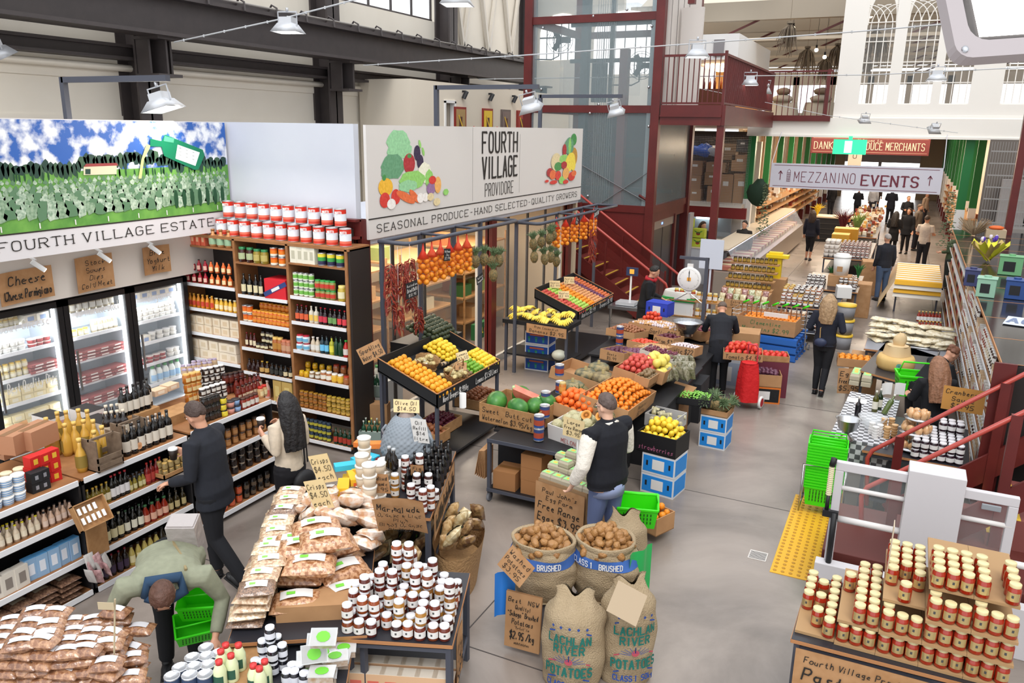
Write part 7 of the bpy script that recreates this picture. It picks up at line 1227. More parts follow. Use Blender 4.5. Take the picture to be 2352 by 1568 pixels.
fill(T_,RMN,.56,.42,.1,.068,'pale netted rockmelon in the white carton','rockmelons in the white carton',1,dome=.06)
for i,(x,y) in enumerate(((.05,.05),(.2,.12))):m=M(T_@Matrix.Translation((x,y,.3))@Euler((.7,.2,0)).to_matrix().to_4x4());m.lathe([(.065,0),(.062,-.04),(.035,-.062),(0,-.068)],16,0);m.lathe([(0,0),(.03,0),(.03,0),(.062,0)],16,1,(0,0,.002),mats=[2,1,1]);m.T=Matrix.Identity(4);m.build('halved_melon',[cm('c8bc90'),cm('f0a050',.4),cm('c87a34')],None,label='wrapped half melon showing orange flesh, %s of two'%('left','right')[i],cat='melon half')
bx_(1325,955,.82,.6,.55,.16,PER,'orange persimmons',.04,3,.08)
PKN=[]
for i,(px,py,c1) in enumerate(((1315,880,'5f6450'),(1345,852,'4c5244'),(1375,838,'585e4c'),(1385,860,'6a5f48'))):
 m=M();m.grid(lambda a,b:V(((.15*sin(pi*b)**.7)*(1+.06*cos(a*2*pi*12))*cos(a*2*pi),(.15*sin(pi*b)**.7)*(1+.06*cos(a*2*pi*12))*sin(a*2*pi),-.09*cos(pi*b)*(1-.25*math.exp(-((b-1)*6)**2)))),48,10,wrapu=True);o=m.build('pumpkin',mat('pk'+c1,hx(c1),.6,nz=(12,hx('9a8a62'),.12)),None,label='ribbed grey-green pumpkin, %s from the left of the pumpkin group'%od(i),cat='pumpkin');m=M();m.cyl((0,0,.06),.02,.06,7);m.build('stem',cm('9a8a5a'),o);o.location=G(px,py+8,.95)
bx_(1355,880,.78,.95,.8,.16,None,'pumpkins',.1)
for i,(px,py) in enumerate(((1340,900),(1365,905),(1398,925),(1398,955))):PN.put(G(px,py,1.0),i*1.3,'pineapple lying among the island fruit, %s'%('by the pumpkins','by the mandarins','behind the man in the vest','closest to the man in the vest')[i],sc=1.3,rx=1.3)
c=G(1510,1135,0);
for s in range(2):pbox('light blue banana-style carton below the lemon crate, %s of two'%('lower','upper')[s],c+V((.02,.15,.255*s)),.42,.36,.25,-.15,'d4d6da','1f86d8')
T_=obox('black printed crate of lemons on the blue cartons',c+V((-.02,.17,.512)),.5,.4,.24,-.15,cm('17171a',.5),['','strawberries'],ink=cm('a05a78'));fill(T_,LEM,.46,.36,.16,.034,'yellow lemon in the black crate by the man in the vest','lemons in the black crate',3,dome=.08)
T_=obox('grey plastic crate of dipping jars at the island corner',G(1528,975,.62),.42,.34,.16,-.15,cm('b0aeac',.5),None);[jar(.03,.1,'a8a078','c8c0a0','dcd8cc',nm='preserve_jar').put(T_@V((rr(-.16,.16),rr(-.12,.12),.07+.03*(k%3))),rr(0,6),'preserve jar lying in the grey plastic crate','jars in the grey plastic crate',rx=1.3,ry=rr(-1,1)) for k in range(12)]
m=M();m.at(G(1528,1000,0),rz=-.15);m.box((-.2,-.1,0),(.2,.3,.61));m.build('carton_stack',CARD,None,label='plain cartons stacked under the grey plastic crate',cat='carton')
T_=obox('black tray of green pea pods',G(1588,920,.6),.55,.42,.1,.1,BLK);fill(T_,PEA,.5,.38,.05,.019,'green pea pod in the black tray','pea pods in the black tray',1,sp=2.3,dome=.06);m=M();m.at(G(1575,965,0));m.box((-.35,-.05,0),(.2,.5,.6));m.build('draped_stand',MT['black_cloth'],None,label='black-draped stand under the pea tray',cat='stand')
m=M();m.at(G(1565,895,.72),rz=-.4,rx=.5);m.box((-.18,-.12,0),(.18,.12,.006));m.build('cardboard_flap',CARD,None,label='loose cardboard flap lying over the pea tray',cat='cardboard')
c=G(1635,1030,0)
for s in range(2):pbox('light blue carton under the pineapples, %s of two'%('lower','upper')[s],c+V((0,.17,.235*s)),.36,.34,.23,-.06,'d4d6da','1f86d8')
T_=obox('cut-down carton of upright pineapples on the blue cartons',c+V((0,.17,.47)),.36,.34,.08,-.06,CARD)
for k in range(6):PN.put(T_@V((-.1+.1*(k%3),-.08+.17*(k//3),.12)),k,'pineapple in the carton beside the shopping trolley, %s row, %s'%(('front','back')[k//3],od(k%3)),sc=1.25,rx=rr(.9,1.3),ry=rr(-.6,.6))
bx_(1520,765,.8,1.0,.62,.14,[GIN,GAR],'ginger and garlic',.024,2,.05,rz=-.25,lines=['Ginger  Garlic $20'],ry=0);bx_(1440,772,.8,.55,.5,.12,fr_('shallot',.024,'8a5438','a87450',sh=(1,1.4,1)),'small brown shallots',.026,2,.1,rz=-.2,ry=0);bx_(1497,752,.84,.4,.35,.14,TOM,'ripe tomatoes',.035,3,.08,rz=-.2,ry=0,lines=['Roma'])
for i,(px,py) in enumerate(((1425,825),(1470,828),(1500,818))):bx_(px,py,.82,.42,.55,.16,(fr_('beetroot',.034,'4a1a34','5c2a44'),fr_('plum',.03,'7a4a6a'),GIN)[i],('dark beetroot','sugar plums','turmeric root')[i],(.034,.03,.025)[i],1,.03,rz=-.2,lines=[('Beets','$5.99'),('Plums','$4.50'),('Turmeric','$6')][i],ry=0)
for k in range(21):p=G(1505+13*(k%7),860-14*(k//7),.95);m=pillow(M().at(p,rz=rr(0,3),rx=1.2),.14,.2,.08,0,.4,k);m.build('herb_bag',mat('herb_bag',hx('a8a08a'),.3,alpha=.75,nz=(30,hx('6a6a48'),.15),coat=.8),None,label='clear bag of dried herbs standing on the island',cat='bag',group='clear herb bags on the island')
bx_(1600,775,.72,.6,.5,.18,fr_('yam',.032,'6a2a38','8a4450',sh=(1,1.8,1)),'dark red yams',.036,1,.05,rz=-.5,ry=0)
bx_(1572,812,.8,.45,.4,.14,GAR,'loose garlic bulbs',.024,1,.05,rz=-.1,lines=['Garlic $22'],ry=0)
bx_(1478,800,.82,.4,.42,.12,TOM,'small vine tomatoes',.033,1,.05,rz=-.2,ry=0)
bx_(1535,790,.8,.36,.4,.14,RON,'red salad onions',.034,1,.05,rz=-.2,lines=['Onion $3'],ry=0)
pbox('bright blue carton with white lettering on the island',G(1515,722,.98),.42,.3,.24,-.15,'2a3fae','2f46b8',0)
t=thing('mixing_bowl','wide stainless steel scale bowl','bowl',G(1578,765,.93));m=M();m.lathe([(.1,0),(.12,.01),(.2,.13),(.25,.2),(.25,.205),(.19,.13),(.11,.02),(0,.02)],24);m.build('bowl_shell',STEEL,t);m=M();m.lathe([(.1,-.04),(.1,0)],16);m.build('foot_ring',STEEL,t)
t=thing('hanging_scale','round white dial produce scale hanging from a grey post','scale',(0,0,0));pb=G(1612,760,.72);c=AY(1584,640,pb.y);zt=AY(1620,592,pb.y).z;m=M();m.box((pb.x-.03,pb.y-.03,0),(pb.x+.03,pb.y+.03,zt));m.box((c.x-.2,pb.y-.025,zt-.05),(pb.x+.03,pb.y+.025,zt));m.build('post',GREY,t)
m=M();m.at((c.x,c.y-.02,c.z),rx=pi/2);m.lathe([(0,-.06),(.2,-.06),(.21,0),(.215,.02),(.2,.03),(0,.03)],36);m.at();m.box((c.x-.05,c.y-.03,c.z+.18),(c.x+.05,c.y+.02,c.z+.27));m.box((c.x-.05,c.y-.03,c.z-.26),(c.x+.05,c.y+.02,c.z-.18));m.build('dial_body',WHT,t)
m=M();y_=c.y-.053
for k in range(40):a=k*pi/20;r0=.165 if k%5 else .15;m.bar((c.x+r0*cos(a),y_,c.z+r0*sin(a)),(c.x+.18*cos(a),y_,c.z+.18*sin(a)),.004,.002)
m.bar((c.x,y_-.002,c.z-.04),(c.x,y_-.002,c.z+.15),.012,.003);m.box((c.x-.035,y_-.003,c.z-.03),(c.x+.035,y_,c.z+.03),1);m.text('0',(c.x,y_,c.z+.1),(1,0,0),(0,0,1),.03,0,w=.02);m.build('dial_marks',[BLK,cm('e8a03a')],t)
m=M();m.tube([(c.x,c.y,c.z-.25),(c.x-.25,c.y,c.z-.42)],.008,5);m.tube([(c.x,c.y,c.z-.25),(c.x+.25,c.y,c.z-.42)],.008,5);m.tube([(c.x,c.y,c.z+.26),(c.x,c.y,zt-.04)],.008,5);m.build('hook_wire',STEEL,t)
m=M();a=AY(1610,548,18.3);b=AY(1658,620,18.3);m.box((a.x,18.3,b.z),(b.x,18.32,a.z));m.box(((a.x+b.x)/2-.02,18.32,0),((a.x+b.x)/2+.02,18.36,a.z-.1));m.build('blank_board',mat('blank_board',hx('d0d6e4'),.5),None,label='blank pale blue-white board on a post behind the scale',cat='board')
t=thing('sauce_rack','two-tier wooden rack of tall sauce jars by the scale','rack',(0,0,0));c=G(1585,735,.72)
for z in(.74,1.05):m=M();m.box((c.x-.45,c.y+.1,z),(c.x+.5,c.y+.4,z+.025));m.build('shelf',WOOD,t)
for x in(-.45,.48):m=M();m.box((c.x+x,c.y+.1,.7),(c.x+x+.02,c.y+.4,1.07));m.build('upright',WOOD,t)
for z in(0,1):line([jar(.045,.2,'a8421c','d8c060','e8e0d8',nm='sauce_jar'),jar(.045,.17,'c08a2a','d8c890','e8e0d8',nm='sauce_jar')],(c.x-.4,c.y+.18,0),(c.x+.46,c.y+.18,0),.766+.31*z,8,['tall red sauce jar','golden sauce jar'],1,.1,0,('lower','upper')[z]+' tier by the scale')
t=thing('steel_bench','stainless steel bench beside the stairs','bench',(0,0,0));c=G(1400,700,.85);m=M();m.box((c.x,c.y-.1,.8),(c.x+.95,c.y+.5,.86));m.build('bench_top',STEEL,t)
for x in(.03,.9):m=M();m.box((c.x+x,c.y-.07,0),(c.x+x+.03,c.y-.04,.8));m.build('leg',STEEL,t)
t=thing('digital_scale','small digital scale with raised blue display','scale',(0,0,0));m=M();m.box((c.x+.12,c.y,.87),(c.x+.5,c.y+.3,.93));m.build('scale_plate',cm('c8ccd0',.3,metal=.3),t);m=M();m.box((c.x+.3,c.y+.3,.9),(c.x+.33,c.y+.33,1.5));m.build('pole',WHT,t);m=M();m.box((c.x+.22,c.y+.28,1.42),(c.x+.45,c.y+.33,1.58));m.box((c.x+.29,c.y+.275,1.46),(c.x+.38,c.y+.28,1.55),1);m.build('display',[cm('2c3a5c'),cm('e8963a',emit=.6)],t)
t=thing('produce_tub','white plastic tub with green rim and bagged greens','tub',G(1545,735,.72)+V((0,.5,0)));m=M();m.box((-.3,-.2,0),(.3,.2,.3));m.build('tub_body',WHT,t);m=M();m.box((-.32,-.22,.3),(.32,.22,.38));m.build('rim',cm('2f9a4a'),t);m=M();m.grid(lambda a,b:V(((.34-.08*b)*cos(a*2*pi)*(1+.06*sin(a*25)),(.24-.06*b)*sin(a*2*pi)*(1+.06*sin(a*25)),.36+.14*sin(b*pi*.8))),40,5,wrapu=True);m.build('plastic_liner',mat('liner',hx('d8d4cc'),.3),t)
c=G(1712,935,0);t=thing('shopping_trolley','bright red fabric two-wheel shopping trolley','shopping trolley',c,-.2)
m=M();m.grid(lambda a,b:V((.17*(1-.25*b+.1*sin(b*pi))*cos(a*2*pi)*(1+.1*cos(a*8*pi)),.14*(1-.3*b)*sin(a*2*pi)*(1+.1*cos(a*8*pi)),.12+.62*b)),32,10,wrapu=True);m.lathe([(0,.74),(.12,.74)],12);m.build('bag_body',mat('red_fabric',hx('c8181c'),.7,bump=(14,.8)),t)
m=M();m.tube([(-.08,.12,.1),(-.08,.1,.95),(-.06,.04,1.02),(.06,.04,1.02),(.08,.1,.95),(.08,.12,.1)],.013,6);m.build('handle_frame',cm('d84a5a'),t)
for x in(-.2,.2):m=M();m.at((x,.1,.1),ry=pi/2);m.lathe([(0,-.02),(.07,-.02),(.07,-.02),(.1,-.02),(.1,.02),(.07,.02),(0,.02)],20,mats=[1,1,0,0,0,1]);m.build('wheel',[WHT,cm('b0182a')],t)
c=G(1745,925,0);pbox('orange and black printed carton at the bottom beside the trolley',c+V((.0,.2,0)),.5,.4,.27,.25,'d8742a','17171a',0);T_=obox('brown carton of dark purple sweet potatoes',c+V((0,.2,.275)),.5,.4,.2,.25,CARD);fill(T_,SWP,.46,.36,.1,.032,'dusky purple sweet potato in its carton','sweet potatoes beside the red trolley',2,dome=.06)
T_=obox('shallow wooden tray of wrapped vegetables above the sweet potatoes',c+V((.05,.55,.6)),.5,.36,.1,.25,WOOD);fill(T_,EGP,.46,.3,.04,.04,'red capsicum in the shallow wooden tray','capsicums in the wooden tray',1)
m=M();m.at(c+V((.05,.55,0)),rz=.25);m.box((-.25,-.18,0),(.25,.18,.6));m.build('carton_stack',cm('6a2a3a',.7),None,label='dark purple cartons under the wrapped vegetables',cat='carton')
T_=obox('cardboard tray of large ripe tomatoes behind the trolley',G(1705,820,.72),.6,.45,.12,.2,CARD,['Tomato $4.99']);fill(T_,[TOM,EGP],.56,.4,.06,.042,'large red tomato behind the trolley','tomatoes behind the red trolley',2,dome=.06)
m=M();m.at(G(1690,850,0),rz=.1);m.box((-.35,0,0),(.35,.5,.7));m.build('carton_stack',CARD,None,label='tall brown cartons under the large tomato tray',cat='carton')
pbox('white and blue grape carton on the floor behind the coat',G(1640,905,0)+V((.05,.62,0)),.7,.35,.5,0,'c8ccd4','a8b4c8',0);m=M();m.at(G(1640,905,0)+V((.05,.62,.5)));m.box((-.35,-.17,.0),(.35,.17,.25));m.build('open_carton',CARD,None,label='open brown carton the coated person leans over',cat='carton')
c=G(1770,828,0);
for s in range(3):
 z=.15*s;t=thing('pallet','blue wooden pallet, %s of the three under the orange bin'%('bottom','middle','top')[s],'pallet',c+V((-.15,.6,z)),-.08)
 for x in(-.55,0,.5):m=M();m.box((x,-.5,.02),(x+.1,.5,.1));m.build('bearer',cm('1d4f96'),t)
 for k in range(5):m=M();m.box((-.58,-.5+.225*k,.11),(.62,-.38+.225*k,.135));m.box((-.58,-.5+.225*k,0),(.62,-.4+.225*k,.02));m.build('deck_board',cm('2360b0',.6),t)
 m=M();m.box((-.58,-.515,.02),(.62,-.5,.12));m.build('side_board',cm('2a66b8',.6),t)
T_=obox('large octagonal cardboard bin of oranges with green writing',c+V((-.15,.6,.46)),1.1,.85,.3,-.08,CARD,['Clementine','Mandarins $2.99'],ink=cm('3a7a4a'));fill(T_,fr_('clementine',.036,'e87f18','f09430',sh=(1,1,.85)),1.0,.75,.18,.037,'orange clementine in the big cardboard bin','mandarins in the big cardboard bin',1,dome=.03);m=M(T_);m.box((-.1,-.2,.3),(.35,-.17,.38));m.T=Matrix.Identity(4);m.build('white_flap',PAPER,None,label='white folded paper lying on the bin of mandarins',cat='paper')
T_=G(1215,1222,0);e0,ex_,ey_=G(1228,1212,.05),V((.97,-.22,0)),V((.22,.97,0));et=lambda a,b,z:V((e0.x,e0.y,0))+ex_*a+ey_*b+V((0,0,z))
t=thing('egg_stand','brown paper covered stand of egg cartons','stand',(0,0,0));m=M();m.add([et(0,0,0),et(.66,0,0),et(.66,.42,0),et(0,.42,0),et(.02,.02,.64),et(.64,.02,.64),et(.64,.4,.64),et(.02,.4,.64)],[(4,5,6,7),(0,1,5,4),(1,2,6,5),(2,3,7,6),(3,0,4,7)]);m.build('paper_cover',mat('kraft_wrap',hx('a58460'),.8,bump=(4,.6)),t)
sign('product_sign','brown paper sign reading Free Range Eggs $3.95 on the egg stand',et(.33,-.03,.34),ex_,(0,.05,1),.62,.56,[("Paul John's",.7),('Egg Farm',.7),('Free Range',1.1),('Eggs $3.95',1.3),('1/2 dozen',.7,.5)])
EG=None;m=M();m.box((-.12,-.055,0),(.12,.055,.045));m.add([(-.12,-.055,.045),(.12,-.055,.045),(.12,.055,.045),(-.12,.055,.045),(-.1,-.038,.075),(.1,-.038,.075),(.1,.038,.075),(-.1,.038,.075)],[(4,5,6,7),(0,1,5,4),(1,2,6,5),(2,3,7,6),(3,0,4,7)]);eg=m.build('egg_carton',mat('egg_grey',hx('b8ae98'),.9),None);m=M();m.box((-.1,-.04,.075),(.1,.04,.078));m.box((-.04,-.02,.078),(.04,.02,.08),1);m.build('label',[cm('9ad88a'),cm('e8b84a')],eg);EG=Proto(eg,'egg carton')
for k,(a,b,n_) in enumerate([(.08+.15*i,.08+.13*j,1+j+(i%2)*(j>0)) for j in range(3) for i in range(5) if not(j==2 and i>3)]):
 for s in range(n_):EG.put(et(a*.9+.03,b,.642+.065*s),-.22+rr(-.08,.08),'egg carton with green label, %s pile, layer %s'%(od(k),'one two three four'.split()[s]),sc=(.56,.95,.85))
m=M();p=et(.38,.2,.9);m.tube([et(.38,.2,.64),et(.38,.2,1.2)],.008,6);m.build('card_pole',WHT,None,label='white pole holding the cream egg price card',cat='pole');sign('price_card','cream square price card on a pole above the eggs',et(.33,.19,1.22),ex_,(0,.1,1),.26,.2,['Large','Free Range','$3.95'],m=CREAM)
BUR=mat('burlap',hx('b5a183'),.95,nz=(5,hx('a08c6e'),.3),bump=(90,.8));BLU=cm('2b4a92',.9);TEAL=cm('1f6a60',.9);RDI=cm('b04a58',.9);PBLU=cm('3a62a8',.8)
def wrapr(m,cx,R_,dz=0):m.v=[V(((R_+.004)*sin((v.x)/R_),-(R_+.004)*cos((v.x)/R_),v.z)) for v in m.v]
def sack(label,c,R_,H_,seed,closed=True,rz=0,lean=0,prints=True):
 t=thing('burlap_sack',label,'sack',c,rz);t.rotation_euler=(lean,0,rz)
 def fn(a,b):
  th=a*2*pi;k=1+.1*noise.noise(V((cos(th)*1.5+seed,sin(th)*1.5,b*4)))+.02*sin(th*5+b*11+seed)+.012*sin(b*26+th*2);r_=R_*(.86+.22*sin(pi*min(1,b*1.05))**.6)*k
  x,y,z=r_*cos(th),r_*sin(th)*.85,H_*b
  if closed and b>.8:f=(b-.8)/.2;y*=1-.88*f;x*=1-.3*sin(f*pi*.7);y+=.03*sin(x*40+seed)*f;z=H_*(.8+.2*f)+.09*f*f*(x/R_)**2+.02*sin(x*30+seed)*f
  return V((x,y,z))
 m=M();m.grid(fn,40,22,wrapu=True)
 if not closed:m.grid(lambda a,b:fn(a,1)+V((.03*sin(b*pi)*cos(a*2*pi),.03*sin(b*pi)*sin(a*2*pi),.03*sin(b*pi)-.1*b*b)),40,4,wrapu=True)
 m.lathe([(0,.01),(R_*.85,.01)],20);o=m.build('sack_body',BUR,t)
 if not closed:
  m=M();m.grid(lambda a,b:fn(a,.66+.16*b)*1+V((.004*cos(a*2*pi),.004*sin(a*2*pi),0)),40,3,wrapu=True);m.build('blue_band',[PBLU],t)
  m=M();m.text('CLASS 1',(-.12,0,H_*.7),(1,0,0),(0,0,1),.05,0,w=.2,th=.16);m.text('BRUSHED',(.14,0,H_*.7),(1,0,0),(0,0,1),.05,0,w=.2,th=.16);wrapr(m,0,R_*1.08);m.v=[V((v.x,v.y*.87-.012,v.z)) for v in m.v];m.build('lettering',WHT,t)
 elif prints:
  m=M();L_=[('* * * * *',.72,.05,.3,0),('LACHLAN',.585,.062,.34,1),('RIVER',.485,.062,.24,1),('POTATOES',.245,.07,.38,1),('CLASS 1  50kg',.12,.045,.34,0)]
  for tx,zf,hh,w_,mi in L_:m.text(tx,(0,0,H_*zf),(1,0,0),(0,0,1),hh,mi,w=w_,th=.22)
  for k in range(9):a=pi*(k+.5)/9;m.bar((.04*cos(a),0,H_*.38+.02*sin(a)),(.13*cos(a),0,H_*.38+.07*sin(a)),.008,.004,0)
  for zf,mi in((.68,0),(.36,2),(.19,0)):m.add([(-.17,0,H_*zf),(.17,0,H_*zf),(.17,0,H_*zf+.012),(-.17,0,H_*zf+.012)],[(0,1,2,3)],mi)
  ell(m,V((0,0,H_*.4)),V((1,0,0)),V((0,0,1)),.03,.025,2);wrapr(m,0,R_*1.08);m.v=[V((v.x,v.y*.87-.014,v.z)) for v in m.v];m.build('printed_lettering',[BLU,TEAL,RDI],t)
 return t
SA=[G(1220,1385,.36),G(1366,1385,.36)]
for i,c in enumerate(SA):
 sack('open burlap sack full of potatoes, %s'%('left one of the pair','right one of the pair, beside the green bag')[i],c+V((0,.22,0)),.275,.5,3+i,False,.1-.1*i)
 cc=c+V((0,.22,.44));nn=0
 for L_,(R2,n_) in enumerate(((.225,26),(.18,17),(.12,9),(.06,4),(.23,22))):
  for k in range(n_):a=2.4*k+L_;q=R2*math.sqrt((k+.5)/n_);PTT.put(cc+V((q*cos(a),q*sin(a),(.02,.07,.11,.14,-.01)[L_]+rr(0,.02))),rr(0,6),'brushed brown potato in the %s open sack'%('left','right')[i],'potatoes in the %s sack'%('left','right')[i],rx=rr(-1,1),ry=rr(-1,1),sc=rr(.85,1.1))
for i,c in enumerate(SA):m=M();m.at(c+V((0,.22,0)));m.box((-.2,-.17,-.36),(.2,.2,0));m.build('plastic_crate',cm('6a686c',.5),None,label='grey crate under the %s potato sack'%('left','right')[i],cat='crate')
sack('full closed burlap potato sack with green and blue lettering, left of the front pair',G(1290,1600,0)+V((0,.2,0)),.23,.78,11,True,.22,-.06);sack('full closed burlap potato sack, right of the front pair, turned aside',G(1416,1590,0)+V((0,.22,0)),.21,.84,23,True,.62,-.05);sack('plain burlap sack standing behind the right potato sack',G(1425,1375,0)+V((-.1,.35,0)),.2,.7,31,True,.5,0,False)
sign('product_sign','cardboard sign reading Best Quality Sebago Brushed Potatoes on the crate',G(1200,1500,0)+V((.0,.0,.3)),V((.99,.06,0)),(0,.06,1),.31,.5,[('Best   NSW',.9),('Quality!',.8,.5),('"Sebago" Brushed',1),('Potatoes',1,.7),('"Perfect" for',.5,.5),('$2.95 /kg',1.5,.8),('mashed potatoes',.5,.5)],m=CARD,th=.02)
card('curled brown price card stuck in the left potato sack',G(1185,1300,.82),.26,.22,['Washed','Potatoes','$3.95'],rz=-.2,roll=-.5,tilt=.3);m=M();m.at(G(1440,1385,.82),rz=.2,rx=-1.0,ry=.4);m.box((-.12,-.003,-.13),(.12,.003,.13));m.build('paper_sheet',cm('ab987f',.8),None,label='folded pale paper sheet draped over the front right sack',cat='paper')
m=M();m.at(G(1470,1330,.55),rz=1.2);m.grid(lambda a,b:V((a*.3-.15,.02*sin(a*9),.28-b*.5)),6,6);m.build('green_bag',cm('2fae5a',.3),None,label='bright green plastic bag beside the right potato sack',cat='bag');m=M();m.at(G(1160,1360,.5),rz=1.0);m.grid(lambda a,b:V((a*.2-.1,.01*sin(a*9),.2-b*.4)),6,6);m.build('blue_bag',cm('2f7ad0',.3),None,label='strip of blue plastic sticking out left of the potato sack',cat='bag')
def basket(label,c,rz=0,sc=1,rx=0,cat='basket',grp=None,first=[None]):
 if first[0] is None:
  m=M();T=lambda a,b,z:(a*(.15+.06*z),b*(.1+.05*z));P4=lambda z:[(.19+.1*z)*1 and(sx*(.18+.12*z),sy*(.12+.12*z),z) for sx,sy in((-1,-1),(1,-1),(1,1),(-1,1))]
  a,b_=P4(0),P4(.24);m.add(a+b_,[(3,2,1,0),(0,1,5,4),(1,2,6,5),(2,3,7,6),(3,0,4,7)]);o=m.build('shopping_basket',GREEN,None);so_=o.modifiers.new('thick','SOLIDIFY');so_.thickness=.006
  m=M();[m.bar(b_[k],b_[(k+1)%4],.02,.02) for k in range(4)];m.build('rim',GREEN,o)
  m=M();q=P4(.14)
  for k in range(4):
   p,r_=V(q[k]),V(q[(k+1)%4]);nn=(p-r_).cross(V((0,0,1))).normalized()*-.006
   for i in range(9):
    for j in range(3):s_=p.lerp(r_,.15+.7*i/8)+V((0,0,-.08+.05*j));nrm=V((p.x+r_.x,p.y+r_.y,0)).normalized()*.006;s_=s_+nrm*(1+(.05*j-.08)*.12/.006*0)+V((p.x+r_.x,p.y+r_.y,0)).normalized()*(.12*(-.08+.05*j)*1);d=(r_-p).normalized()*.006;m.quad(s_-d,s_+d,s_+d+V((0,0,.03)),s_-d+V((0,0,.03)))
  m.build('side_slot',cm('1c5a14'),o);m=M();m.tube([(-.2,0,.24),(-.18,-.1,.4),(.18,-.1,.4),(.2,0,.24)],.01,6);m.build('handle',GREEN,o);first[0]=Proto(o,cat)
 return first[0].put(c,rz,label,grp,sc=sc,rx=rx)
basket('bright green shopping basket carried by the man in the vest',G(1462,1195,.45),.3,.95,.15);basket('bright green basket lying tilted beside the bending man',G(462,1405,.62),.6,.66,.3);basket('second green basket under the one beside the bending man',G(448,1455,.45),.9,.66,.5)
T_=obox('small carton of oranges on the floor behind the carried basket',G(1500,1210,.1),.32,.3,.2,-.4,CARD);fill(T_,ORG,.3,.28,.12,.038,'orange in the floor carton behind the green basket','oranges in the floor carton',3,dome=.06);m=M();m.at(G(1500,1210,0),rz=-.4);m.box((-.15,-.14,0),(.15,.14,.1));m.build('white_carton',PAPER,None,label='white carton under the small orange box',cat='carton')
m=M();m.box((-.76,7.45,0),(-.3,9.4,.006));
for i in range(6):
 for j in range(26):m.cyl((-.72+.075*i,7.5+.074*j,.006),.018,.006,6,1)
m.build('tactile_strip',[cm('e3ac2c',.5),cm('b88420',.5)],None,label='yellow studded warning strip on the floor before the white lift gate',cat='warning strip')
c=G(1741,1276,0);m=M();m.box((c.x-.09,c.y-.09,0),(c.x+.09,c.y+.09,.006));[m.box((c.x-.08,c.y-.075+.022*k,.006),(c.x+.08,c.y-.068+.022*k,.008),1) for k in range(7)];m.build('floor_drain',[cm('d0cac4',.4),BLK],None,label='small square slotted drain grate in the floor',cat='drain')
LW=cm('c9c6c9',.45);t=thing('platform_lift','pale grey wheelchair platform lift with a tall tower and glazed gates','platform lift',(0,7.1,0))
def lb(nm,mt,*bs):m=M();[m.box((a[0],a[1]-7.1,a[2]),(b[0],b[1]-7.1,b[2])) for a,b in bs];return m.build(nm,mt,t,bev=.006)
lb('base',LW,((-.34,7.0,0),(1.6,7.12,.46)));lb('tower',LW,((.3,7.05,0),(.73,7.3,1.47)))
lb('gate_frame',LW,((-.27,7.08,.46),(-.2,7.14,1.34)),((-.27,7.08,1.34),(.3,7.14,1.42)));lb('gate_frame',LW,((.73,7.08,1.3),(1.12,7.14,1.38)),((1.05,7.08,.46),(1.12,7.14,1.3)))
for a,b,z in((-.2,.3,1.18),(-.2,.3,.88),(.73,1.1,1.12),(.73,1.6,.8)):m=M();m.tube([(a,0,z),(b,0,z)],.022 if z>1 else .03,8);m.build('cross_bar',cm('d8d4d2',.35),t)
M().box((-.2,-.004,.9),(.3,.0,1.34)).build('gate_glass',GLASS,t);M().box((.73,-.004,.82),(1.05,.0,1.3)).build('gate_glass',GLASS,t);m=M();m.tube([(-.23,-.05,.46),(-.23,-.05,.95)],.025,8);m.box((-.33,-.06,.9),(-.2,0,.96));m.tube([(-.3,-.03,.95),(-.3,-.03,1.1)],.02,6);m.tube([(-.3,-.03,1.38),(-.29,-.03,1.45)],.03,6);m.build('closer_arm',BLK,t)
m=M();[m.lathe([(.022,0),(.026,.008),(.022,.016)],8,0,(-.3,-.03,1.1+.018*k)) for k in range(15)];m.build('spring',cm('e6dcb8',.3),t)
lb('platform_floor',cm('5a2620',.6),((-.3,7.2,.0),(1.6,8.3,.5)))
lb('brand_plate',cm('8f949a',.4),((.86,7.06,1.24),(1.0,7.078,1.29)))
t=thing('red_staircase','dark red staircase with round handrails climbing to the right behind the lift gate','staircase')
for i in range(7):m=M();m.box((.45+.2*i,8.0,0),(.65+.2*i,9.0,.12+.17*i));o=m.build('step',mat('tread_grey',hx('7d4540'),.6),t);m=M();m.box((.45+.2*i,8.0,.12+.17*i),(.5+.2*i,9.0,.126+.17*i));m.build('nosing',MT['nosing_yellow'],o)
for y in(8.0,9.05):
 m=M();m.bar((.25,y,.15),(1.8,y,1.5),.04,.24);m.build('stringer',RED,t)
 m=M();m.tube([(.02,y,.2),(-.04,y,.75),(0,y,.85),(.12,y,.95),(1.5,y,2.12)],.024,8);m.build('handrail',MT['rail_red'],t)
 for x in(.25,1.12):m=M();m.box((x-.045,y-.03,.1),(x+.045,y+.03,.95+(x-.12)*.85));m.build('rail_post',RED,t)
m=M();m.box((1.0,9.12,0),(1.2,9.16,1.98));m.build('tall_post',RED,t)
t=thing('wall_shelving','long black-topped shelving run full of white-labelled goods on the right','shelving');X0,YA,YB=1.08,9.25,22.5
m=M();m.box((X0,YA,1.92),(2.9,YB,1.95));m.build('black_top',mat('gloss_black',(.02,.02,.022),.12),t);m=M();m.box((X0-.01,YA,1.915),(X0,YB,1.955));[m.box((X0,YA+1.2*k,1.95),(2.9,YA+1.2*k+.015,1.952)) for k in range(11)];m.build('wood_edge',PLY,t)
m=M();m.box((X0,YA,0),(2.9,YA+.03,1.92));m.build('end_panel',mat('dark_end',hx('231d1c'),.6),t);m=M();m.box((X0+.4,YA,0),(X0+.42,YB,1.9));m.build('back_panel',BLK,t)
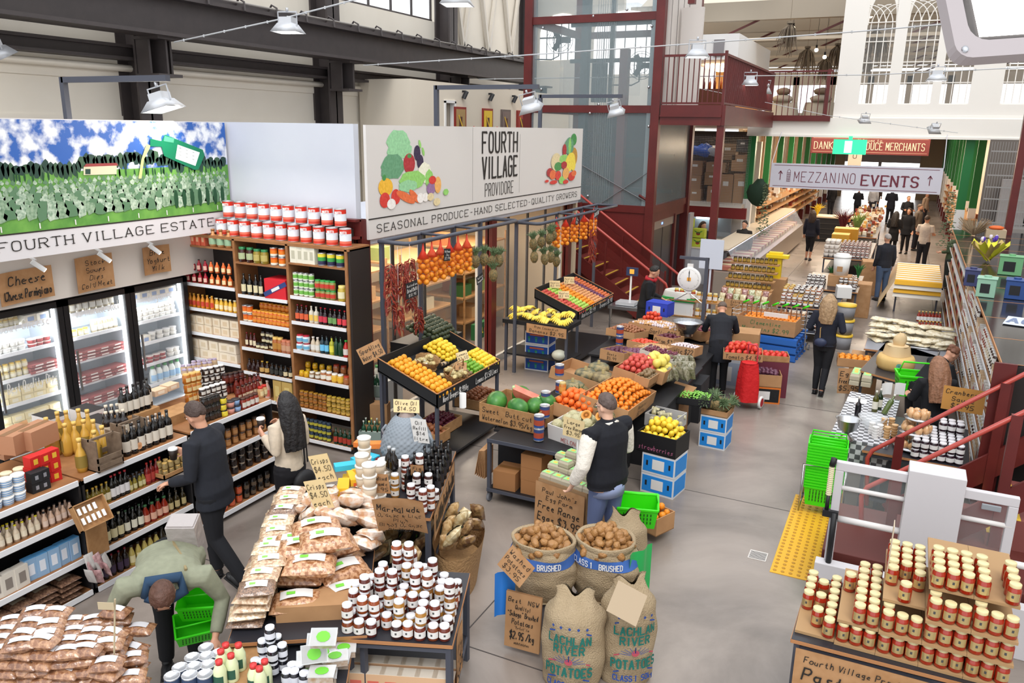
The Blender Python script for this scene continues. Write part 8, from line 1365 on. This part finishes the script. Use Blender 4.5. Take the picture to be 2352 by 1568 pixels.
LV=(.12,.46,.8,1.14,1.5);RJ=[jar(.045,.13,c,l,'e6e4e0',nm=n) for c,l,n in(('3a2420','e6e4e2','conserve_jar'),('c8b89c','e6e4e2','conserve_jar'),('8a3a28','e6e4e2','conserve_jar'))]+[carton(.1,.09,.18,'dcd4cc','a83a4a',nm='dry_goods_box',cat='box'),carton(.12,.09,.16,'c8a884','e8e4dc',nm='dry_goods_box',cat='box')]
for k,z in enumerate(LV):
 m=M();m.box((X0+.02,YA+.03,z-.02),(X0+.4,YB,z));s_=m.build('shelf',WD,t);m=M();m.box((X0,YA+.03,z-.025),(X0+.012,YB,z+.006));m.build('price_strip',PRICE,s_)
 for j in range(50):
  n_=1 if k<4 else 2;q=(j//4+k*2)%5
  for s in range(n_ if q<3 else 1):RJ[q].put((X0+.075,YA+.1+j*.135,z+.001+.131*s),-pi/2+rr(-.1,.1),'%s on the %s level of the long right-hand shelves'%(('dark white-lidded jar','pale white-lidded jar','red white-lidded jar','white box','tan box')[q],('lowest','second','middle','fourth','top')[k]),'%s, %s level, right-hand shelves'%(('dark jars','pale jars','red jars','white boxes','tan boxes')[q],('lowest','second','middle','fourth','top')[k]))
m=M()
for k,z in enumerate(LV):
 for j in range(46):y=YA+6.95+j*.135;m.lathe([(0,0),(.045,0),(.045,.1),(.04,.13),(0,.13)],6,0,(X0+.1,y,z),mats=[(j//3+k)%3,(j//3+k)%3,3,3])
m.build('distant_shelf_goods',[cm('3a2420'),cm('c8b89c'),cm('a83a34'),PAPER],None,label='small white-labelled goods filling the far end of the right-hand shelves',cat='goods',kind='stuff')
for nm,px,py,w_,h_,c_,lb_ in(('letter_box',2262,680,.24,.26,'8fb8a0','pale green metal box with dark window on the black top'),('letter_box',2330,685,.26,.26,'2b4a86','dark blue metal box at the right edge of the black top'),('letter_box',2318,630,.34,.3,'6fa878','larger green metal box behind the pale green one'),('letter_box',2230,655,.2,.24,'3a3f68','dark navy and red box behind the pale green one')):
 c=G(px,py,1.955);m=M();m.at(c,rz=-.12);m.box((-w_/2,-.1,0),(w_/2,.16,h_));m.box((-w_/2-.01,-.11,h_),(w_/2+.01,.17,h_+.015));m.cyl((0,.03,h_+.01),.05,.03,10);o=m.build(nm,cm(c_,.4),None,bev=.006,label=lb_,cat='metal box');m=M();m.at(c,rz=-.12);m.box((-w_*.3,-.104,.06),(w_*.2,-.1,h_*.75));m.build('window',BLK,o)
c=G(2262,600,1.96);t=thing('flower_bouquet','yellow paper wrapped bouquet with purple irises','bouquet',c);m=M();rd=random.Random(4)
for k in range(9):a=k*.7;m.grid(lambda u,v:V((.05+.3*v*cos(a)+.16*(u-.5)*sin(a),.28*v*sin(a)-.16*(u-.5)*cos(a),.05+.3*v+.05*sin(u*6+k))),3,4,k%2)
m.build('wrapping_paper',[cm('d8d83a',.5),cm('b8a060',.6)],t);m=M();[m.sph((rd.uniform(-.15,.15),rd.uniform(-.1,.1),.38+rd.uniform(0,.08)),(.035,.03,.045),7,k%2,.5,k) for k in range(9)];m.build('flower_heads',[cm('4a2aa0'),cm('d8cfe0')],t)
m=M();c=G(2235,540,1.96);[m.tube([c,c+V((rd.uniform(-.35,.35),rd.uniform(-.2,.2),rd.uniform(.15,.4)))],.006,3) for k in range(160)];m.build('dried_grass',cm('9a8468',.9),None,label='pale brown dried grass bunch on the far black top',cat='dried grass')
m=M();c=G(2285,545,1.96);m.at(c);m.box((-.2,-.15,0),(.2,.2,.18));m.sph((0,0,.22),(.16,.12,.05),10,1);m.build('wooden_box',[cm('b8a488'),cm('d8642a')],None,label='pale box topped with an orange gourd on the far black top',cat='box')
sign('paper_sheet','white printed sheet hanging over the black top at the right edge',G(2352,740,1.962)+V((.05,0,0)),(1,-.2,0),(.2,1,.0),.5,.55,['AGE'],m=cm('c8cfdc'),ink=cm('6a7a9a'),slant=0)
t0=V((-.45,8.8,0))
m=M();m.tube([(-.22,-.18,.05),(-.22,-.18,.62),(.22,-.18,.62),(.22,-.18,.05)],.012,6);m.tube([(-.22,.2,.05),(-.22,.2,.5),(.22,.2,.5),(.22,.2,.05)],.012,6)
for a,b in(((-.22,-.18),(-.22,.2)),((.22,-.18),(.22,.2))):m.tube([(*a,.1),(*b,.1)],.012,6)
o=m.build('basket_stand',STEEL,None,label='chrome wheeled stand carrying the stacked green baskets',cat='stand');o.location=t0+V((0,.25,0))
for k in range(16):basket('bright green basket in the tall stack, %s from the bottom'%od(k),t0+V((0,.25,.12+.034*k)),.05,.95,0,grp=None)
CT=[V((-.45,9.45,0)),V((.12,9.4,0)),V((.22,11.2,0)),V((-.35,11.3,0))];table('display_table','table under the black and white checked cloth',CT,.8)
chk=bpy.data.materials.new('gingham');chk.use_nodes=True;N_,L__=chk.node_tree.nodes,chk.node_tree.links;tc=N_.new('ShaderNodeTexCoord');ck=N_.new('ShaderNodeTexChecker');ck.inputs[1].default_value=(.62,.62,.65,1);ck.inputs[2].default_value=(.11,.11,.12,1);ck.inputs[3].default_value=17;L__.new(tc.outputs['Object'],ck.inputs[0]);L__.new(ck.outputs[0],N_['Principled BSDF'].inputs[0])
m=M();m.add([(-.47,9.4,.805),(.15,9.37,.805),(.24,11.22,.805),(-.37,11.32,.805),(-.49,9.38,.5),(.16,9.35,.5),(-.4,11.34,.5)],[(0,1,2,3),(4,5,1,0),(6,4,0,3)]);m.build('checked_cloth',chk,None,label='black and white checked cloth draped on the table',cat='tablecloth')
m=M();m.lathe([(0,0),(.08,0),(.09,.02),(.03,.06),(.03,.09),(.1,.14),(.125,.25),(.14,.26),(.12,.25),(.09,.15),(0,.13)],20,c=G(1943,1010,.806));m.build('ice_bucket',STEEL,None,label='silver footed ice bucket on the checked cloth',cat='bucket')
m=M();m.lathe([(0,0),(.06,0),(.12,.08),(.16,.16),(.155,.16),(.11,.08),(0,.02)],20,c=G(2000,985,.806));m.build('glass_bowl',mat('bowl_glass',(.75,.78,.8),.05,alpha=.35),None,label='wide clear glass bowl behind the ice bucket',cat='bowl')
for i,(px,py,c_) in enumerate(((2008,945,'4a4a1a'),(2018,940,'20301c'),(2030,950,'5a6a3a'),(1968,960,'1c1a20'))):bottle('wine',.035,.28,c_,'d8d4cc','dcd8c8',nm='wine_bottle').put(G(px,py,.806),i,'wine bottle on the checked cloth, %s'%('olive one','dark green one','pale green slanting one','black one by the card')[i],rx=.4*(i==2))
m=M();m.box((-.12,-.1,0),(.12,.1,.004));m.build('white_paper',PAPER,None,label='blank white paper sheet at the back of the checked table',cat='paper').location=G(1968,920,.81)
for k in range(2):m=M();m.grid(lambda a,b:V((a*.12,.04*sin(a*3+k),.1+b*.16+.03*a)),5,3);m.build('white_paper',PAPER,None,label='curling white paper by the wine bottles, %s'%('left','right')[k],cat='paper').location=G(2020+30*k,925,.85)
PT=[V((-.06,8.75,0)),V((1.0,8.65,0)),V((1.02,9.2,0)),V((-.02,9.3,0))];PT=[V((-.1,9.2,0)),V((.95,9.17,0)),V((1.0,10.5,0)),V((.2,10.6,0))];table('display_table','dark table with jam jars and pastry stand behind the red handrail',PT,.78,lower=[.2])
PL_=jar(.042,.11,'2a1420','e4e2e6','e4e2e0',nm='plum_jar',n=12)
for a in range(6):
 for b in range(6):
  for s in range(2+(b>3 and a>2)):PL_.put((.42+.085*a,9.25+.1*b,.781+.111*s),rr(-.2,.2),'dark plum jar behind the handrail, row %s, %s from left, layer %s'%('one two three four five six'.split()[b],od(a),'one two three'.split()[s]))
t=thing('cake_stand','three-tier silver cake stand of wrapped pastries','cake stand',G(2098,1030,.781));PMT=mat('pastry',hx('c8905a'),.45,nz=(20,hx('e0b88a'),.2),coat=.8)
for k,(r_,z) in enumerate(((.21,.02),(.18,.2),(.14,.36))):
 m=M();m.lathe([(0,z),(r_,z),(r_+.01,z+.015),(0,z+.008)],24);m.build('tier_plate',STEEL,t);n_=(11,9,7)[k]
 for i in range(n_):m=M();a=i*2*pi/n_;m.sph(((r_-.06)*cos(a),(r_-.06)*sin(a),z+.055),(.045,.035,.05),8,0,.4,i);o=m.build('wrapped_pastry',PMT,t)
m=M();m.cyl((0,0,0),.012,.45,8);m.build('stem',STEEL,t)
for i,(px,py) in enumerate(((2008,1010),(2000,1000),(2018,1005),(2035,1010),(2052,1005),(2045,990),(2028,990))):
 for s in range(5):tub(.035,.032,'e4e2e0' if i<3 else 'c8a070','e8e6e4' if i<3 else 'd0a878',nm='sweet_tub').put(G(px,py,.781)+V((0,0,.033*s)),0,'%s, %s stack by the pastry stand, layer %s'%('round white tub' if i<3 else 'caramel wafer pack',od(i),'one two three four five'.split()[s]))
sign('product_sign','orange-brown handwritten sign standing above the plum jars',(.85,9.95,1.3),(1,-.1,0),ZU,.42,.28,['Cranberry','Sauce','$8.95'],m=mat('kraft_orange',hx('c08a44'),.7));sign('blank_card','blank kraft card above the pastry stand',G(2103,955,1.1),(.9,.4,0),(0,.2,1),.22,.16,[])
T_=table('display_table','round-cornered table with the big cheese wheel',[G(1975,850,.8),G(2120,890,.8),G(2190,830,.8),G(2040,780,.8)],.8);c=G(2055,845,.801)
m=M();m.lathe([(0,0),(.24,0),(.265,.05),(.265,.15),(.24,.2),(0,.2)],32);o=m.build('parmesan_cheese',mat('parmesan',hx('cfa766'),.6,nz=(5,hx('dab878'),.2)),None,label='big golden parmesan wheel with green round label',cat='cheese');o.location=c;m=M();m.at((.05,-.262,.1),rx=pi/2);m.cyl((0,0,0),.04,.006,12);m.build('label',cm('3a7a6a'),o)
m=M();m.grid(lambda a,b:V(((.19-.03*b+.02*sin(a*19))*cos(a*2*pi),(.17-.03*b+.02*sin(a*19))*sin(a*2*pi),.15*b)),24,4,wrapu=True);m.lathe([(0,.155),(.15,.15)],16);m.sph((.02,0,.22),(.09,.05,.13),10,0,.3,2);m.build('cut_cheese',cm('d8bc90',.6),None,label='cut cheese wheel half wrapped in film on the whole wheel',cat='cheese').location=c+V((0,.02,.202))
CR=packet('cracker_pack',.3,.16,.07,plastic('pale','cdbb94','e3d8bc',20),None,seed=2)
table('display_table','grey-topped table heaped with pale cracker packs',[G(1985,800,.8),G(2180,825,.8),G(2195,755,.8),G(2010,725,.8)],.8,top='8a8c94')
for k in range(48):u,v=(k%8+.5)/8,(k//8%3+.5)/3;p=G(1995,790,.8).lerp(G(2175,815,.8),u).lerp(G(2012,735,.8).lerp(G(2185,765,.8),u),v);CR.put(p+V((rr(-.03,.03),rr(-.05,.05),.002+.072*(k//24))),rr(-.9,.9),'pale cracker pack heaped on the grey table','cracker packs on the grey table',rx=rr(-.2,.2),ry=rr(-.15,.15))
for k in range(8):EG.put(G(1972,880,.62)+V((.16*(k%2)-.05,.12*(k//4),.08*(k//2%2))),1.5,'grey egg tray stacked beside the cheese table, %s'%od(k),sc=1.2)
m=M();m.at(G(1975,905,0));m.box((-.22,0,0),(.22,.5,.62));m.build('brown_carton',CARD,None,label='tall brown carton under the grey egg trays',cat='carton');sign('product_sign','brown sign with handwritten price before the egg trays',G(1950,875,.55),(1,0,.1),(-.05,0,1),.32,.4,['Eggs','Free Range','$5.95']);T_=obox('small carton of oranges left of the cheese wheel',G(1960,838,.6),.5,.35,.14,.1,CARD);fill(T_,ORG,.46,.32,.08,.039,'orange in the carton by the cheese wheel','oranges by the cheese wheel',1)
for i,(px,py) in enumerate(((2130,745),(2145,750))):line(bottle('sauce',.035,.2,'8a2a1c','c8a858','e6e4e0',nm='passata_bottle'),(2105,py+18*i-8),(2160,py+18*i-4),.8,7,'red passata bottle with gold top, %s row'%('back','front')[i],1,.1,0,'behind the cracker packs')
basket('green basket on the trolley held by the brown-haired woman',G(2100,905,.75),.2,1.2);t=thing('basket_trolley','chrome two-tier basket trolley held by the brown-haired woman','trolley',G(2100,940,0)+V((0,.3,0)));m=M()
for x in(-.22,.22):m.tube([(x,.25,.05),(x,-.1,.7),(x,-.25,.98)],.013,6)
m.tube([(-.22,-.25,.98),(.22,-.25,.98)],.016,6);m.tube([(-.22,.1,.4),(.22,.1,.4)],.01,5);m.tube([(-.22,-.1,.7),(.22,-.1,.7)],.01,5);m.build('trolley_frame',STEEL,t)
c=[G(2010,700,0)];sa=[V((.0,21.2,0)),V((.95,21.2,0)),V((1.02,24.2,0)),V((.05,24.0,0))];table('display_table','table under the yellow striped cloth',sa,.8)
m=M()
for k in range(18):y=21.1+k*.17;m.quad((-.03,y,.806),(.98,y,.806),(.98,y+.17,.806),(-.03,y+.17,.806),k%2);m.quad((-.03,y,.806),(-.03,y+.17,.806),(-.35,y+.1,.1),(-.35,y-.07,.1),k%2)
for k in range(4):m.quad((-.03,21.1,.806-.1*k),(.98,21.1,.806-.1*k),(.98,21.06,.706-.1*k),(-.05,21.06,.706-.1*k),k%2)
m.build('striped_cloth',[cm('e0a82c',.8),cm('e4ddd0',.8)],None,label='yellow and white striped cloth draped over the far table',cat='tablecloth')
table('display_table','dark table of stacked pasta sauce jars at the bottom right',[V((-.34,5.2,0)),V((.95,5.24,0)),V((.98,6.2,0)),V((-.32,6.12,0))],.8,lower=[.3]);SJ=jar(.041,.14,'a02c16','d6c898','e4e2e0',nm='pasta_sauce_jar',n=18,lw=1.0,txt=1);TRY=carton(.258,.74,.02,'a8865e',None,nm='cardboard_tray',cat='tray');SJ.o.children[0].data.materials[0]=cm('dcc68e',.28,metal=.75)
for q,n_ in enumerate((1,2,3,4,4)):
 cx=-.2+.26*q
 for s in range(n_):
  z=.802+.166*s;dy=.37 if s<n_-1 or n_<3 else .5;TRY.put((cx,5.27+dy+.02*(s==n_-1),z),0,'brown cardboard jar tray, %s stack, level %s'%(od(q),'one two three four'.split()[s]))
  for j in range(7):
   for i in range(3):
    if s==n_-1 and((q==0 and i==0 and j<3) or(q==0 and i==1 and j%2==0) or(q==1 and(i==0 and j not in(4,))) or(q==2 and(j<2 and i!=1 or i==1 and j in(1,2))) or(q>=3 and j>3) or(q==4 and i==1)):continue
    if s<n_-1 and 0<j<6 and 0<i:continue
    if s<n_-1 and j>1 and i==0 and q>0:continue
    SJ.put((cx-.084+.084*i,5.32+.098*j+.13*(dy>.4),z+.021),rr(-.25,.25),'gold-lidded pasta sauce jar, %s tray stack, level %s, row %s, %s'%(od(q),'one two three four'.split()[s],'one two three four five six seven'.split()[j],('left','middle','right')[i]))
sign('product_sign','large brown paper sign reading Pasta Sauce on the table front',(.13,5.17,.53),(1,.02,0),(0,0,1),.86,.48,[('Fourth Village Providore',.8),('Pasta Sauce',1.6),('Tomato Garlic & Chilli',.7),('Garden Vegetable',.7),('Tomato & Basil',.7)],bend=.004);sign('price_card','cream diamond card tilted before the right-hand jar stacks',(.72,5.1,.72),(.8,0,-.6),(.55,-.1,.8),.2,.24,['Slow cooked','Tomatoes','Basil','$7.95'],m=CREAM);m=M();m.tube([(.2,5.62,1.25),(.2,5.62,1.5)],.004,4);m.box((.197,5.56,1.38),(.203,5.68,1.62));m.build('card_spike',cm('c8b8a0'),None,label='thin edge-on price card above the middle jar stack',cat='card')
for k in range(8):can(.04,.11,[(.5,'d8a0a0'),(1,'d04a4a')],nm='tomato_tin',top='d0c8c4').put((.44+.09*(k%4),5.0-.0*k+.1*(k//4)-.02,.48),0,'small red tin on the ledge in front, %s row, %s'%(('front','back')[k//4],od(k%4)))
m=M();m.box((.38,4.95,.44),(.78,5.15,.478));m.build('wooden_ledge',WOOD,None,label='small ledge holding the red tins below the sauce jars',cat='ledge')
HT=[('jar-covered black table nearest the trolleys',-2.15,-1.0,16.9,18.6),('table of jars, bottles and the white bucket',-1.95,-.75,19.2,21.6),('far table of pasta sauce and cheese',-2.0,-.75,24.4,28.6),('farthest central table of mixed goods',-2.1,-.8,30,34)]
for nm,x0,x1,y0,y1 in HT:table('display_table',nm,[V((x0,y0,0)),V((x1,y0,0)),V((x1,y1,0)),V((x0,y1,0))],.75,lower=[.25])
HJ=[jar(.045,.11,c,l,'e8e6e2',nm='honey_pot',n=8) for c,l in(('a8682a','d8d4cc'),('8a3a1c','e4e0da'),('c08a3a','c8a860'),('3a1c1a','d8d4d0'))]
def hj(x0,x1,y0,y1,nx,ny,st,nm,prs,z=.751):
 for b in range(ny):
  for a in range(nx):
   for s in range(max(1,st-(b==0)-(b==ny-1 and ny>3))):prs[(a//2+s)%len(prs)].put((x0+(x1-x0)*(a+.5)/nx,y0+(y1-y0)*(b+.5)/ny,z+.112*s),rr(-.2,.2),'%s, row %s, %s from left, layer %s'%(nm,'one two three four five six seven'.split()[b],od(a),'one two three four'.split()[s]))
hj(-2.12,-1.35,16.95,17.9,7,5,3,'small jar on the nearest hall table',HJ);hj(-1.35,-1.03,16.95,17.5,3,3,1,'orange-topped jar on the nearest hall table',[HJ[2]]);hj(-1.9,-1.5,19.3,20.2,4,4,2,'dark jar beside the white bucket',[HJ[3]]);hj(-1.2,-.8,19.3,20.6,4,5,2,'pale-lidded jar right of the white bucket',[HJ[0],HJ[3]]);hj(-1.6,-.8,24.6,26.6,7,6,3,'red sauce jar on the far table',[HJ[1]])
t=thing('white_bucket','large white plastic bucket standing on cartons among the hall tables','bucket',G(1925,660,.75)+V((0,.3,.25)));m=M();m.lathe([(0,0),(.16,0),(.19,.42),(0,.42)],20);m.build('bucket_body',WHT,t);m=M();m.lathe([(.2,.42),(.2,.46),(.15,.47),(.15,.5),(0,.5)],20);m.build('lid',WHT,t);m=M();m.box((-.08,-.185,.1),(.04,-.175,.22));m.build('label',KRAFT,t)
m=M();m.at(G(1925,660,.75)+V((0,.3,0)));m.box((-.25,-.2,0),(.25,.2,.25));m.build('brown_carton',CARD,None,label='brown carton under the white bucket',cat='carton')
def leaves(nm,lab,c,n_,r_,h_,mt,cat='plant',kind=None):
 m=M();rd=random.Random(n_)
 for k in range(n_):a=rd.uniform(0,6.28);q=rd.uniform(.1,1)*r_;m.tube([c,c+V((q*.4*cos(a),q*.4*sin(a),h_*.6)),c+V((q*cos(a),q*sin(a),h_*rd.uniform(.6,1)))],[.01,.014,.003],4)
 o=m.build(nm,mt,None,label=lab,cat=cat);return o
GL_=cm('2f6a34',.6);PG=cm('7a9450',.6)
leaves('aloe_plant','spiky green plant left of the white bucket',G(1905,650,.8)+V((0,.3,.1)),16,.18,.3,GL_);leaves('aloe_plant','spiky green plant in a grey pot right of the white bucket',G(1965,665,.8)+V((0,.4,.2)),22,.16,.35,GL_);leaves('potted_grass','tall pale green grass plant in a pot near the bright doorway',V((-1.5,31,.76)),50,.5,.8,PG);leaves('red_foliage','dark red branch bunch on the far table',V((-1.95,30.6,.76)),60,.45,.9,cm('5a1c24',.7),'foliage');leaves('yellow_flowers','yellow flower bunch at the far flower counter',V((-3.2,34.3,1.0)),40,.35,.5,cm('d8b82a',.6),'flowers')
for i in range(7):
 x=G(1795+i*19,700,0).x-.1;t=thing('shopping_cart','chrome shopping trolley with green handle, %s from left in the nested row'%od(i),'shopping cart',(x,16.15,0));m=M()
 for sx in(-.16,.16):m.tube([(sx*.4,.35,.12),(sx*.4,-.2,.12),(sx*.3,-.32,.95)],.013,5)
 for k in range(5):z=.45+.08*k;m.tube([(-.22-.01*k,-.2,z),(.22+.01*k,-.2,z),(.2,.3,z),(-.2,.3,z),(-.22-.01*k,-.2,z)],.005,4)
 m.build('wire_frame',STEEL,t);m=M();m.tube([(-.03,-.32,.95),(.08,-.36,1.02)],.02,6);m.build('handle',GREEN,t)
 for sx in(-.1,.1):m=M();m.at((sx,.3*(1 if sx>0 else-1),.05),ry=pi/2);m.cyl((0,0,-.012),.05,.025,10);m.build('castor',cm('55555a',.4),t)
for i in range(3):t=thing('storage_bucket','grey bucket with yellow lid in the stack by the jar table, %s'%('bottom','middle','top')[i],'bucket',(-.82,16.9,.31*i));m=M();m.lathe([(0,0),(.15,0),(.17,.27),(0,.27)],16);m.build('bucket_body',cm('8a8a8e',.5),t);m=M();m.lathe([(.18,.26),(.18,.3),(0,.3)],16);m.build('lid',cm('e0b83a',.4),t)
for i,(x,y,z,w_,h_,lb_) in enumerate(((-.75,20.3,0,.5,.8,'tall brown paper sack and cartons beside the far jars'),(-.6,23.4,0,.6,.9,'brown draped carton stand behind the man in jeans'),(-1.0,18.4,.76,.3,.25,'white and red carton of packets on the near hall table'))):m=M();m.at((x,y,z),rz=.1*i);m.box((-w_/2,-w_/2,0),(w_/2,w_/2,h_));m.build('carton_stand',[KRAFT,KRAFT,PAPER][i],None,bev=.01,label=lb_,cat='carton')
m=M();m.box((-2.0,26.8,.75),(-1.5,27.4,1.15));m.box((-2.0,27.6,.75),(-1.3,28.2,1.25));m.build('cheese_block',cm('e0a838',.5),None,label='large yellow cheese blocks on the far central table',cat='cheese');hj(-2.0,-1.6,24.5,25.6,3,5,4,'pale stacked tub on the far table',[tub(.07,.1,'dcd2c8','e8e2da',nm='pale_tub')])
m=M();rd=random.Random(9)
for k in range(900):
 side=k%3;x=(rd.uniform(-2.0,-.9),rd.uniform(-5.3,-4.4),rd.uniform(1.6,2.2))[side];y=rd.uniform(30,42) if side==0 else rd.uniform(27,46);z=rd.choice((.752,.752,.86)) if side==0 else rd.choice((.9,1.2,1.5,1.8));s_=rd.uniform(.03,.065);m.cb((x,y,z+s_),(s_*2,s_*2,s_*2),k%7)
pass;m.build('distant_goods',[cm(c) for c in('b8683a','e0d4c4','8a3428','d8a85a','6a4a34','c8b090','dce0d8')],None,label='mixed packets and jars crowding the far stalls',cat='goods',kind='stuff')
for sx,(xa,xb) in enumerate(((-5.45,-4.3),(1.55,2.3))):
 m=M()
 for z in(.9,1.2,1.5,1.8):m.box((xa,27,z-.02),(xb,46,z-.002))
 m.box((xa if sx==0 else xb-.03,27,0),(xa+.03 if sx==0 else xb,46,1.9));m.build('stall_shelving',WOOD,None,label='long wooden stall shelving down the %s side of the far hall'%('left','right')[sx],cat='shelving')
t=thing('glass_counter','long curved glass-fronted chiller counter along the left of the far aisle','counter');m=M();m.box((-4.35,20.3,.1),(-3.55,33,.75));m.build('counter_base',cm('a89c90',.35,metal=.3),t);m=M();m.add([(-3.55,20.3,.75),(-3.55,33,.75),(-3.9,33,1.3),(-3.9,20.3,1.3)],[(0,1,2,3)]);m.build('curved_glass',mat('counter_glass',(.75,.8,.9),.04,alpha=.35),t);m=M();m.box((-4.45,20.3,1.3),(-3.88,33,1.34));m.build('counter_top',cm('d8c8b0',.4),t);m=M();m.box((-3.95,20.5,1.27),(-3.9,32.8,1.3));m.build('case_light',mat('case_glow',(.85,.8,1),.5,emit=4),t)
m=M();[m.cb((-4.0,20.6+k*.3,.82),(.5,.22,.1),k%4) for k in range(41)];m.build('tray_goods',[cm('b06a5a'),cm('d8c8a0'),cm('8a4a3a'),cm('c8b8a0')],t)
m=M();m.box((-3.35,34,0),(-1.7,34.9,.95));[m.box((-3.36,33.97,.12+.2*k),(-1.69,34,.13+.2*k),1) for k in range(5)];m.box((-3.4,33.95,.95),(-1.65,35,1.0),2);m.build('black_counter',[BLK,cm('55504c'),cm('d8c0a0')],None,label='black slatted counter with pale top at the end of the glass chiller',cat='counter')
t=thing('jar_display','stepped stall of small jars and herb packets left of the far aisle','display stand');
for k in range(4):m=M();m.box((-3.55,18.2+.22*k,.75+.16*k),(-2.45,18.42+.22*k,.78+.16*k));m.build('step_shelf',WOOD,t)
for q in range(3):m=M();m.box((-3.5+.38*q,17.35,0),(-3.14+.38*q,17.75,.5));m.box((-3.38+.38*q,17.34,.15),(-3.32+.38*q,17.35,.33),1);m.build('carton',[CARD,cm('22301f')],t)
m=M();m.box((-3.5,17.75,0),(-2.45,18.2,.74));m.build('base_box',CARD,t)
for k in range(4):line([jar(.045,.12,'6a5418','2a2420','a8883a',nm='antipasto_pot',n=8)],(-3.5,18.3+.22*k,0),(-2.5,18.3+.22*k,0),.781+.16*k,10,'small olive-coloured jar, %s step of the left stall'%od(k))
for k in range(21):m=pillow(M().at((-3.42+.15*(k%7),17.5+.14*(k//7),.54+.1*(k//7)),rx=1.2,rz=rr(-.3,.3)),.13,.2,.07,0,.3,k);m.build('herb_packet',[plastic('h%d'%(k%3),('8a8a5a','b8a87a','7a3a34')[k%3],('c8c8a8','d8ccA8'.lower(),'b08a80')[k%3],25)],None,label='clear packet of herbs or biscuits on the left stall front',cat='packet',group='clear packets on the left stall')
sign('product_sign','brown handwritten sign across the left stall packets',(-2.95,17.33,.6),(1,0,0),ZU,.7,.16,['Extra Virgin','Olive Oil $12']);sign('price_card','tilted brown price card on a stick before the left stall',(-2.3,17.2,.45),(.95,0,-.2),(.2,0,.95),.3,.3,['$5.95','each']);m=M();m.tube([(-2.3,17.22,0),(-2.3,17.22,.35)],.01,5);m.build('card_pole',STEEL,None,label='thin stick holding the tilted price card',cat='pole')
m=M();m.box((-2.75,19.2,.9),(-2.45,19.4,1.5));m.box((-2.8,19.15,1.38),(-2.3,19.4,1.45));m.build('yellow_stand',[cm('e8c81e',.5),RED],None,label='bright yellow card display stand behind the small jars',cat='stand');m=M();m.box((-2.85,19.1,0),(-2.3,19.5,.9));m.build('stand_base',CARD,None,label='brown base under the bright yellow stand',cat='stand')
for i,(x,y) in enumerate(((-3.75,24.4),(1.05,24.6))):
 m=M();rd=random.Random(i+5)
 for k in range(230):z=rd.uniform(-1.5,0);a=rd.uniform(0,6.28);q=(.08+.16*abs(z)/1.5)*rd.uniform(.2,1);p=V((x+q*cos(a),y+q*sin(a),2.75+z));m.sph(p,(.03,.025,.012),5,0)
 m.build('hanging_ivy',[cm('66775a',.7)],None,label='trailing green ivy hanging at the %s end of the white banner'%('left','right')[i],cat='plant')
m=M();m.at((-4.05,24.9,2.45));m.sph((0,0,0),(.3,.1,.42),10,0,.3,2);m.build('dark_green_drape',cm('16301f',.7),None,label='dark green cloth bundle by the left green post',cat='cloth')
struct('wall_stall_right',M().box((1.95,25.7,0),(2.05,30,4.1)).box((1.6,26.5,0),(1.9,29.5,1.0),1),[cm('e4d2b8'),cm('c8a888')])
m=M();[m.box((1.75,24.2,2.0+.3*k),(3.6,24.25,2.03+.3*k),1) for k in range(7)];[m.tube([(1.75+.06*k,24.2,1.95),(1.75+.06*k,24.2,4.05)],.005,3,1) for k in range(32)];m.box((1.75,25.0,1.9),(3.6,25.05,4.1));m.box((1.7,24.1,1.85),(3.6,25.0,1.95),1);m.box((2.15,24.5,1.95),(2.75,24.9,3.1),2);m.box((2.8,24.5,1.95),(3.3,24.9,2.6),0);struct('wall_cage_right',m,[cm('6a625c'),cm('9a9896',.4,metal=.4),cm('a8a2a0')])
m=M();m.box((2.12,21.9,0),(2.28,22.1,9.5));struct('trim_91',m,RED)
m=M();m.box((1.7,24.05,0),(3.6,24.1,1.9));struct('wall_low_right',m,cm('8a8682'))
coffee(p1.matrix_basis@V((-.085,-.45,1.18)),'dark takeaway cup with white lid held by the man in black');coffee(p2.matrix_basis@V((.04,-.34,1.24)),'takeaway cup with white lid held by the woman in cream')
for k,x in enumerate((-3.2,-1.4)):
 for y in(28,36,44):point((x+.8*k,y,3.7),95,(1,.8,.58),.15)
for p_ in[v for v in list(globals().values())+list(PR.values()) if isinstance(v,Proto)]:
 try:
  if not p_.used:
   for c_ in list(p_.o.children):bpy.data.objects.remove(c_)
   bpy.data.objects.remove(p_.o);p_.used=True
 except ReferenceError:pass
